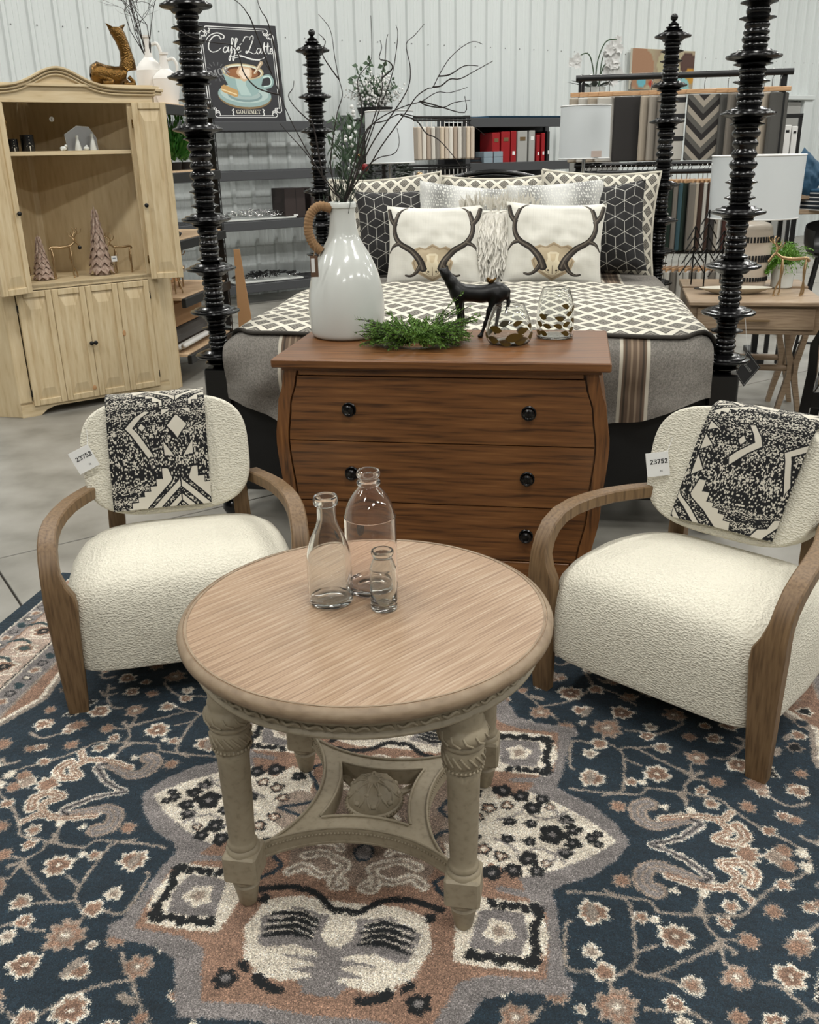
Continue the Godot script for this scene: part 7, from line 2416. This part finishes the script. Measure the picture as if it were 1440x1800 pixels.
func build_right_background() -> void:
	# orchid on top of a plinth behind the rack
	solo("plinth", "plain grey plinth behind the textile rack carrying the orchid", "plinth", Geo.new().box(Vector3(0, 0.88, 0), Vector3(0.34, 1.76, 0.34), 0.006), M["door"], Vector3(1.55, 0, -8.0), 0)
	var o := thing("orchid", "white orchid with arching stems above the textile rack", "flower", Vector3(1.53, 1.76, -8.0), 0)
	part(o, "pot", Geo.new().lathe(prof([0, 0, 0.07, 0, 0.085, 0.13, 0.078, 0.13, 0, 0.11]), 24), M["white_gloss"])
	var lf := Geo.new()
	for k in 7:
		lf.leaf(Vector3(0, 0.12, 0), Vector3(cos(k * 0.9), 0.25, sin(k * 0.9)).normalized(), Vector3.UP, 0.24, 0.06)
	part(o, "leaves", lf, M["green_dark"])
	var stems := [[0, 0.1, 0, 0.01, 0.3, 0, 0.05, 0.42, 0.0, 0.09, 0.46, 0.02, 0.15, 0.455, 0.04], [0.0, 0.1, 0.02, -0.02, 0.26, 0, -0.06, 0.36, 0.02, -0.12, 0.36, 0.02, -0.19, 0.29, 0.02], [0.02, 0.1, 0, 0.05, 0.26, 0.02, 0.1, 0.31, 0.03, 0.16, 0.29, 0.04], [0.03, 0.1, 0, 0.05, 0.32, -0.02, 0.1, 0.43, 0, 0.15, 0.36, 0.03, 0.17, 0.2, 0.05]]
	for s in stems:
		var q := []
		for i in range(0, s.size(), 3):
			q.append(Vector3(s[i], s[i + 1], s[i + 2]))
		part(o, "stem", Geo.new().tube(smooth(q, 5), 0.005, 6), M["sage"])
	rng.seed = 71
	var spots := []
	for k in 48:
		spots.append(Vector3(0.075 + rng.randf() * 0.115, 0.16 + rng.randf() * 0.33, rng.randf_range(0.0, 0.08)))
	for k in 5:
		spots.append(Vector3(-0.12 - rng.randf() * 0.08, 0.285 + rng.randf() * 0.06, 0.03))
	for c in spots:
		var g := Geo.new()
		var rt := rng.randf() * TAU
		for k in 5:
			var a := rt + TAU * k / 5
			g.leaf(c, Vector3(cos(a), sin(a), 0.25).normalized(), Vector3(0, 0, 1), 0.038, 0.036)
		part(o, "bloom", g, M["paper"])
	# canvas on the wall
	var cv := thing("canvas_picture", "landscape canvas with blurred brown and teal shapes on the back wall", "picture", wp(10.8, 2.2, -9.70), TURN)
	part(cv, "stretcher_frame", Geo.new().box(Vector3(0, 0.22, 0), Vector3(1.24, 0.5, 0.04), 0.004), M["cream"])
	var im := Image.create(256, 104, false, Image.FORMAT_RGB8)
	for px in 256:
		im.fill_rect(Rect2i(px, 0, 1, 104), Color(0.5, 0.42, 0.34).lerp(Color(0.62, 0.58, 0.48), absf(sin(px * 0.02 + 0.6))))
	for e in [[30, 50, 60, Color(0.58, 0.44, 0.34)], [150, 40, 50, Color(0.63, 0.6, 0.48)], [228, 34, 34, Color(0.3, 0.21, 0.18)], [240, 66, 24, Color(0.68, 0.5, 0.18)], [42, 84, 17, Color(0.38, 0.62, 0.66)], [80, 88, 9, Color(0.6, 0.22, 0.15)], [206, 100, 36, Color(0.5, 0.66, 0.66)], [96, 94, 7, Color(0.15, 0.15, 0.15)]]:
		disc(im, Vector2(e[0], e[1]), e[2], e[3], 0.9)
	im.resize(44, 18, Image.INTERPOLATE_BILINEAR)
	im.resize(256, 104, Image.INTERPOLATE_CUBIC)
	var pm := mat("painting", Color.WHITE, 0.8)
	pm.albedo_texture = pic(im)
	var g := Geo.new()
	g.flat([Vector3(-0.618, 0.468, 0.021), Vector3(0.618, 0.468, 0.021), Vector3(0.618, -0.028, 0.021), Vector3(-0.618, -0.028, 0.021)], Vector3.BACK, [Vector2(0, 0), Vector2(1, 0), Vector2(1, 1), Vector2(0, 1)])
	part(cv, "painting", g, pm)
	# shelf with red boxes and white files beyond the rack
	var s := thing("display_shelf", "black framed display shelf with files right of the textile rack", "shelf", Vector3(2.86, 0, -7.6), -8)
	for x in [-0.16, 0.15]:
		part(s, "post", Geo.new().box(Vector3(x, 0.82, 0), Vector3(0.025, 1.64, 0.03), 0.002), M["rack_black"])
	part(s, "top_bar", Geo.new().box(Vector3(0, 1.64, 0), Vector3(0.33, 0.03, 0.03), 0.002), M["rack_black"])
	part(s, "board", Geo.new().box(Vector3(0, 1.34, 0), Vector3(0.42, 0.03, 0.25), 0.003), M["rack_black"])
	for e in [[-0.13, 0.1, 0.075, "red", "low red box at the left end of the display shelf"], [-0.03, 0.09, 0.1, "red", "taller red box on the display shelf"], [0.045, 0.05, 0.22, "paper", "white file standing beside the red boxes"], [0.1, 0.04, 0.21, "paper", "second white file leaning on the display shelf post"], [-0.085, 0.03, 0.14, "black_matte", "small black bottle shape between the red boxes"]]:
		var b := thing("file_box", e[4], "box", Vector3(2.86, 1.356, -7.58) + Vector3(e[0], 0, 0), -8)
		part(b, "body", Geo.new().box(Vector3(0, e[2] / 2, 0), Vector3(e[1], e[2], 0.14), 0.004), M[e[3]])
		part(b, "label", Geo.new().box(Vector3(0, e[2] * 0.8, 0.071), Vector3(e[1] * 0.5, e[2] * 0.08, 0.002), 0.0), M["ink"])
	# table with blue cushions
	var tb := thing("plank_table", "plank topped table carrying blue cushions at the right edge", "table", Vector3(2.86, 0, -6.65), -8)
	part(tb, "top", Geo.new().box(Vector3(0, 1.115, 0), Vector3(0.48, 0.03, 0.4), 0.003), M["desk"])
	part(tb, "shelf", Geo.new().box(Vector3(0, 1.02, 0), Vector3(0.48, 0.03, 0.4), 0.003), M["desk"])
	for x in [-0.22, 0.22]:
		for z in [-0.18, 0.18]:
			part(tb, "leg", Geo.new().box(Vector3(x, 0.55, z), Vector3(0.03, 1.1, 0.03), 0.003), M["rack_black"])
	var bc := solo("cushion", "blue square cushion standing on its corner", "cushion", pillow(0.25, 0.25, 0.11, 0.05), M["blue"], Vector3(2.67, 1.25, -6.52), 20)
	bc.rotation_degrees = Vector3(-10, 20, -40)
	for k in 5:
		var c := solo("cushion", "dark blue flat cushion in a stack with white edges", "cushion", Geo.new().box(Vector3(0, 0.015, 0), Vector3(0.26, 0.022, 0.24), 0.01), M["blue"] if k == 4 else M["navy"], Vector3(2.82, 1.035 + k * 0.026, -6.5), 20 + k * 3, "stacked dark blue cushions")
		part(c, "edge_band", Geo.new().box(Vector3(0, 0.0, 0), Vector3(0.255, 0.006, 0.235), 0.001), M["paper"])
	# bucket stool
	var st := thing("bucket_stool", "black moulded bucket stool with thin legs at the right edge", "stool", Vector3(2.66, 0, -5.92), -20)
	var rows := []
	for e in [[0.03, 0.80], [0.13, 0.805], [0.17, 0.83], [0.185, 0.87], [0.19, 0.93], [0.185, 0.97]]:
		var row := []
		for k in 33:
			var a := PI * (-0.25 + 1.5 * k / 32.0)
			row.append(Vector3(cos(a) * e[0], e[1] + (0.03 * sin(a) if e[1] > 0.82 else 0.0), -sin(a) * e[0]))
		rows.append(row)
	part(st, "seat_shell", Geo.new().grid(rows, false), M["leather"])
	part(st, "seat_pad", Geo.new().lathe(prof([0, 0.79, 0.13, 0.79, 0.16, 0.805, 0.16, 0.82, 0.13, 0.83, 0, 0.83]), 28), M["leather"])
	for e in [[-1, -1], [1, -1], [-1, 1], [1, 1]]:
		part(st, "leg", Geo.new().tube([Vector3(e[0] * 0.09, 0.8, e[1] * 0.09), Vector3(e[0] * 0.2, 0.0, e[1] * 0.2)], 0.009, 8), M["rack_black"])
	part(st, "footrest", Geo.new().tube([Vector3(-0.16, 0.28, 0.16), Vector3(0.16, 0.28, 0.16)], 0.008, 8), M["rack_black"])
	solo("display_post", "black square display post at the right edge of the picture", "post", Geo.new().box(Vector3(0, 0.7, 0), Vector3(0.09, 1.4, 0.09), 0.004), M["black_matte"], Vector3(2.58, 0, -5.55), 0)
	# black armchair cut by the frame
	var ac := thing("open_armchair", "black framed armchair with beige cushion cut off by the right edge", "armchair", Vector3(1.80, 0, -4.1), -30)
	for z in [0.0, -0.55]:
		var loops := []
		for e in [[0.0, -0.03, 0.024], [0.28, 0.0, 0.022], [0.5, 0.015, 0.02], [0.62, 0.01, 0.018], [0.69, 0.04, 0.018], [0.72, 0.1, 0.018]]:
			var c := Vector3(e[1], e[0], z)
			loops.append([c + Vector3(e[2], 0, 0.02), c + Vector3(-e[2], 0, 0.02), c + Vector3(-e[2], 0, -0.02), c + Vector3(e[2], 0, -0.02)])
		part(ac, "leg_and_arm", Geo.new().loft(loops), M["black"])
	part(ac, "armrest", Geo.new().tube([Vector3(0.06, 0.715, 0.03), Vector3(0.06, 0.715, -0.57)], 0.022, 10), M["black"])
	part(ac, "rail", Geo.new().box(Vector3(0.32, 0.37, 0), Vector3(0.62, 0.07, 0.03), 0.004).box(Vector3(0.02, 0.37, -0.28), Vector3(0.03, 0.07, 0.54), 0.004), M["black"])
	part(ac, "cushion", Geo.new().box(Vector3(0.33, 0.46, -0.27), Vector3(0.58, 0.12, 0.54), 0.04), mat("beige_seat", Color(0.58, 0.49, 0.41), 0.8))
	part(ac, "back", Geo.new().box(Vector3(0.33, 0.66, -0.58), Vector3(0.6, 0.6, 0.06), 0.02), M["beige_seat"])
	for x in [0.64]:
		part(ac, "leg", Geo.new().box(Vector3(x, 0.2, 0), Vector3(0.04, 0.4, 0.04), 0.004).box(Vector3(x, 0.2, -0.55), Vector3(0.04, 0.4, 0.04), 0.004), M["black"])
	# greenery round the left lamp
	var fir := thing("fir_tree", "dark artificial fir with small ornaments behind the bed head", "tree", Vector3(-0.12, 0, -6.75), 0)
	part(fir, "trunk", Geo.new().tube([Vector3(0, 0, 0), Vector3(0, 1.62, 0)], [0.03, 0.01], 8), M["twig"])
	rng.seed = 81
	var nd := Geo.new()
	for k in 2600:
		var h := rng.randf_range(0.35, 1.0)
		var R := (1.02 - h) * 0.55 + 0.05
		var a := rng.randf() * TAU
		var r := R * sqrt(rng.randf_range(0.15, 1.0))
		nd.leaf(Vector3(cos(a) * r, 1.68 * h - r * 0.25, sin(a) * r), Vector3(cos(a) + rng.randfn() * 0.5, rng.randf_range(-0.3, 0.5), sin(a) + rng.randfn() * 0.5).normalized(), Vector3(rng.randfn(), 1, rng.randfn()).normalized(), 0.075, 0.012)
	part(fir, "needles", nd, M["green_dark"]).set_meta("kind", "stuff")
	for e in [[0.26, 1.24, 0.1, "red"], [0.24, 1.30, 0.12, "brass"], [-0.16, 1.42, 0.14, "bronze"], [-0.12, 1.36, 0.2, "red"]]:
		solo("bauble", "small %s bauble on the fir behind the bed head" % ("red" if e[3] == "red" else "gold"), "bauble", Geo.new().ball(Vector3.ZERO, Vector3.ONE * 0.026, 12, 8), M[e[3]], Vector3(-0.12 + e[0], e[1], -6.75 + e[2]), 0, "%s baubles on the fir" % ("red" if e[3] == "red" else "gold"))
	var bq := thing("bouquet", "eucalyptus and white gypsophila bouquet rising above the left lampshade", "flower", wp(5.78, 1.80, -9.15), TURN)
	part(bq, "black_pot", Geo.new().lathe(prof([0, 0, 0.16, 0, 0.19, 0.1, 0.18, 0.1, 0, 0.08]), 24), M["black_matte"])
	var em := Geo.new()
	var fl := Geo.new()
	var sm := Geo.new()
	for k in 80:
		var d := Vector3(rng.randfn() * 0.5, 1.0, rng.randfn() * 0.4).normalized()
		var l := rng.randf_range(0.2, 0.36)
		var q := []
		for i in 6:
			q.append(Vector3(rng.randfn() * 0.01, 0.06, 0) + d * l * i / 5.0 + Vector3(0.03 * sin(i + k), 0, 0))
		sm.tube(q, 0.003, 4, false)
		if k % 2:
			for i in 16:
				em.leaf(q[1 + i % 5] + Vector3(rng.randfn(), rng.randfn(), rng.randfn()) * 0.02, Vector3(rng.randfn(), rng.randfn(), rng.randfn()).normalized(), Vector3(rng.randfn(), 1, 1).normalized(), 0.05, 0.034)
		else:
			for i in 22:
				fl.ball(q[2 + i % 4] + Vector3(rng.randfn() * 0.045, rng.randfn() * 0.04, rng.randfn() * 0.04), Vector3.ONE * 0.013, 6, 4)
	for k in 3:
		var c := Vector3(0.12 - k * 0.17, 0.42 + 0.1 * (k % 2), 0)
		sm.tube(smooth([Vector3(0, 0.06, 0), Vector3(c.x * 0.6, 0.3, 0), c + Vector3(0, 0.08, 0)], 4), 0.004, 5, false)
		for i in 9:
			em.leaf(c + Vector3(rng.randfn() * 0.03, rng.randf_range(-0.1, 0.1), rng.randfn() * 0.02), Vector3(rng.randfn(), rng.randfn() * 0.4, rng.randfn()).normalized(), Vector3(0, 0.4, 1), 0.065, 0.055)
	part(bq, "stems", sm, M["sage"]).set_meta("kind", "stuff")
	part(bq, "eucalyptus_leaves", em, M["sage"]).set_meta("kind", "stuff")
	part(bq, "white_florets", fl, M["paper"]).set_meta("kind", "stuff")
	solo("pot_stand", "slim grey stand under the bouquet behind the left lamp", "stand", Geo.new().box(Vector3(0, 0.9, 0), Vector3(0.3, 1.8, 0.3), 0.004), M["rack"], wp(5.78, 0.0, -9.15), TURN)
	var gd := Geo.new()
	var gf := Geo.new()
	for k in 260:
		var c := Vector3(rng.randfn() * 0.06, rng.randf_range(0.0, 0.44), rng.randfn() * 0.06)
		gd.leaf(c, Vector3(rng.randfn() * 0.5, 0.8, rng.randfn() * 0.5).normalized(), Vector3(rng.randfn(), 0.3, 1).normalized(), 0.075, 0.016)
		if k % 14 == 0:
			gf.ball(c + Vector3(0, 0.1, 0.03), Vector3.ONE * 0.013, 6, 4)
	var ga := thing("garland", "hanging green garland with white berries left of the left lamp", "garland", Vector3(-0.33, 1.2, -6.5), 0)
	part(ga, "sprigs", gd, M["sage"]).set_meta("kind", "stuff")
	part(ga, "berries", gf, M["paper"]).set_meta("kind", "stuff")


func _ready() -> void:
	var cam := Camera3D.new()
	cam.name = "camera"
	add_child(cam)
	cam.position = Vector3(0, 1.45, 0)
	cam.rotation_degrees = Vector3(-21.1, 0, -1.35)
	cam.fov = 57.52
	cam.near = 0.05
	cam.current = true
	var we := WorldEnvironment.new()
	we.name = "environment"
	var env := Environment.new()
	env.background_mode = Environment.BG_COLOR
	env.background_color = Color(0.75, 0.78, 0.8)
	env.tonemap_mode = Environment.TONE_MAPPER_LINEAR
	env.tonemap_exposure = EXPOSURE
	env.sdfgi_enabled = true
	env.ssao_enabled = true
	env.ssil_enabled = true
	we.environment = env
	add_child(we)
	materials()
	ceiling_lamps()
	build_shell()
	build_back_racks()
	build_side_rack()
	build_hutch()
	build_bed()
	build_dresser()
	build_foreground()
	build_desk()
	build_textile_rack()
	build_right_background()


const EXPOSURE := 1.0
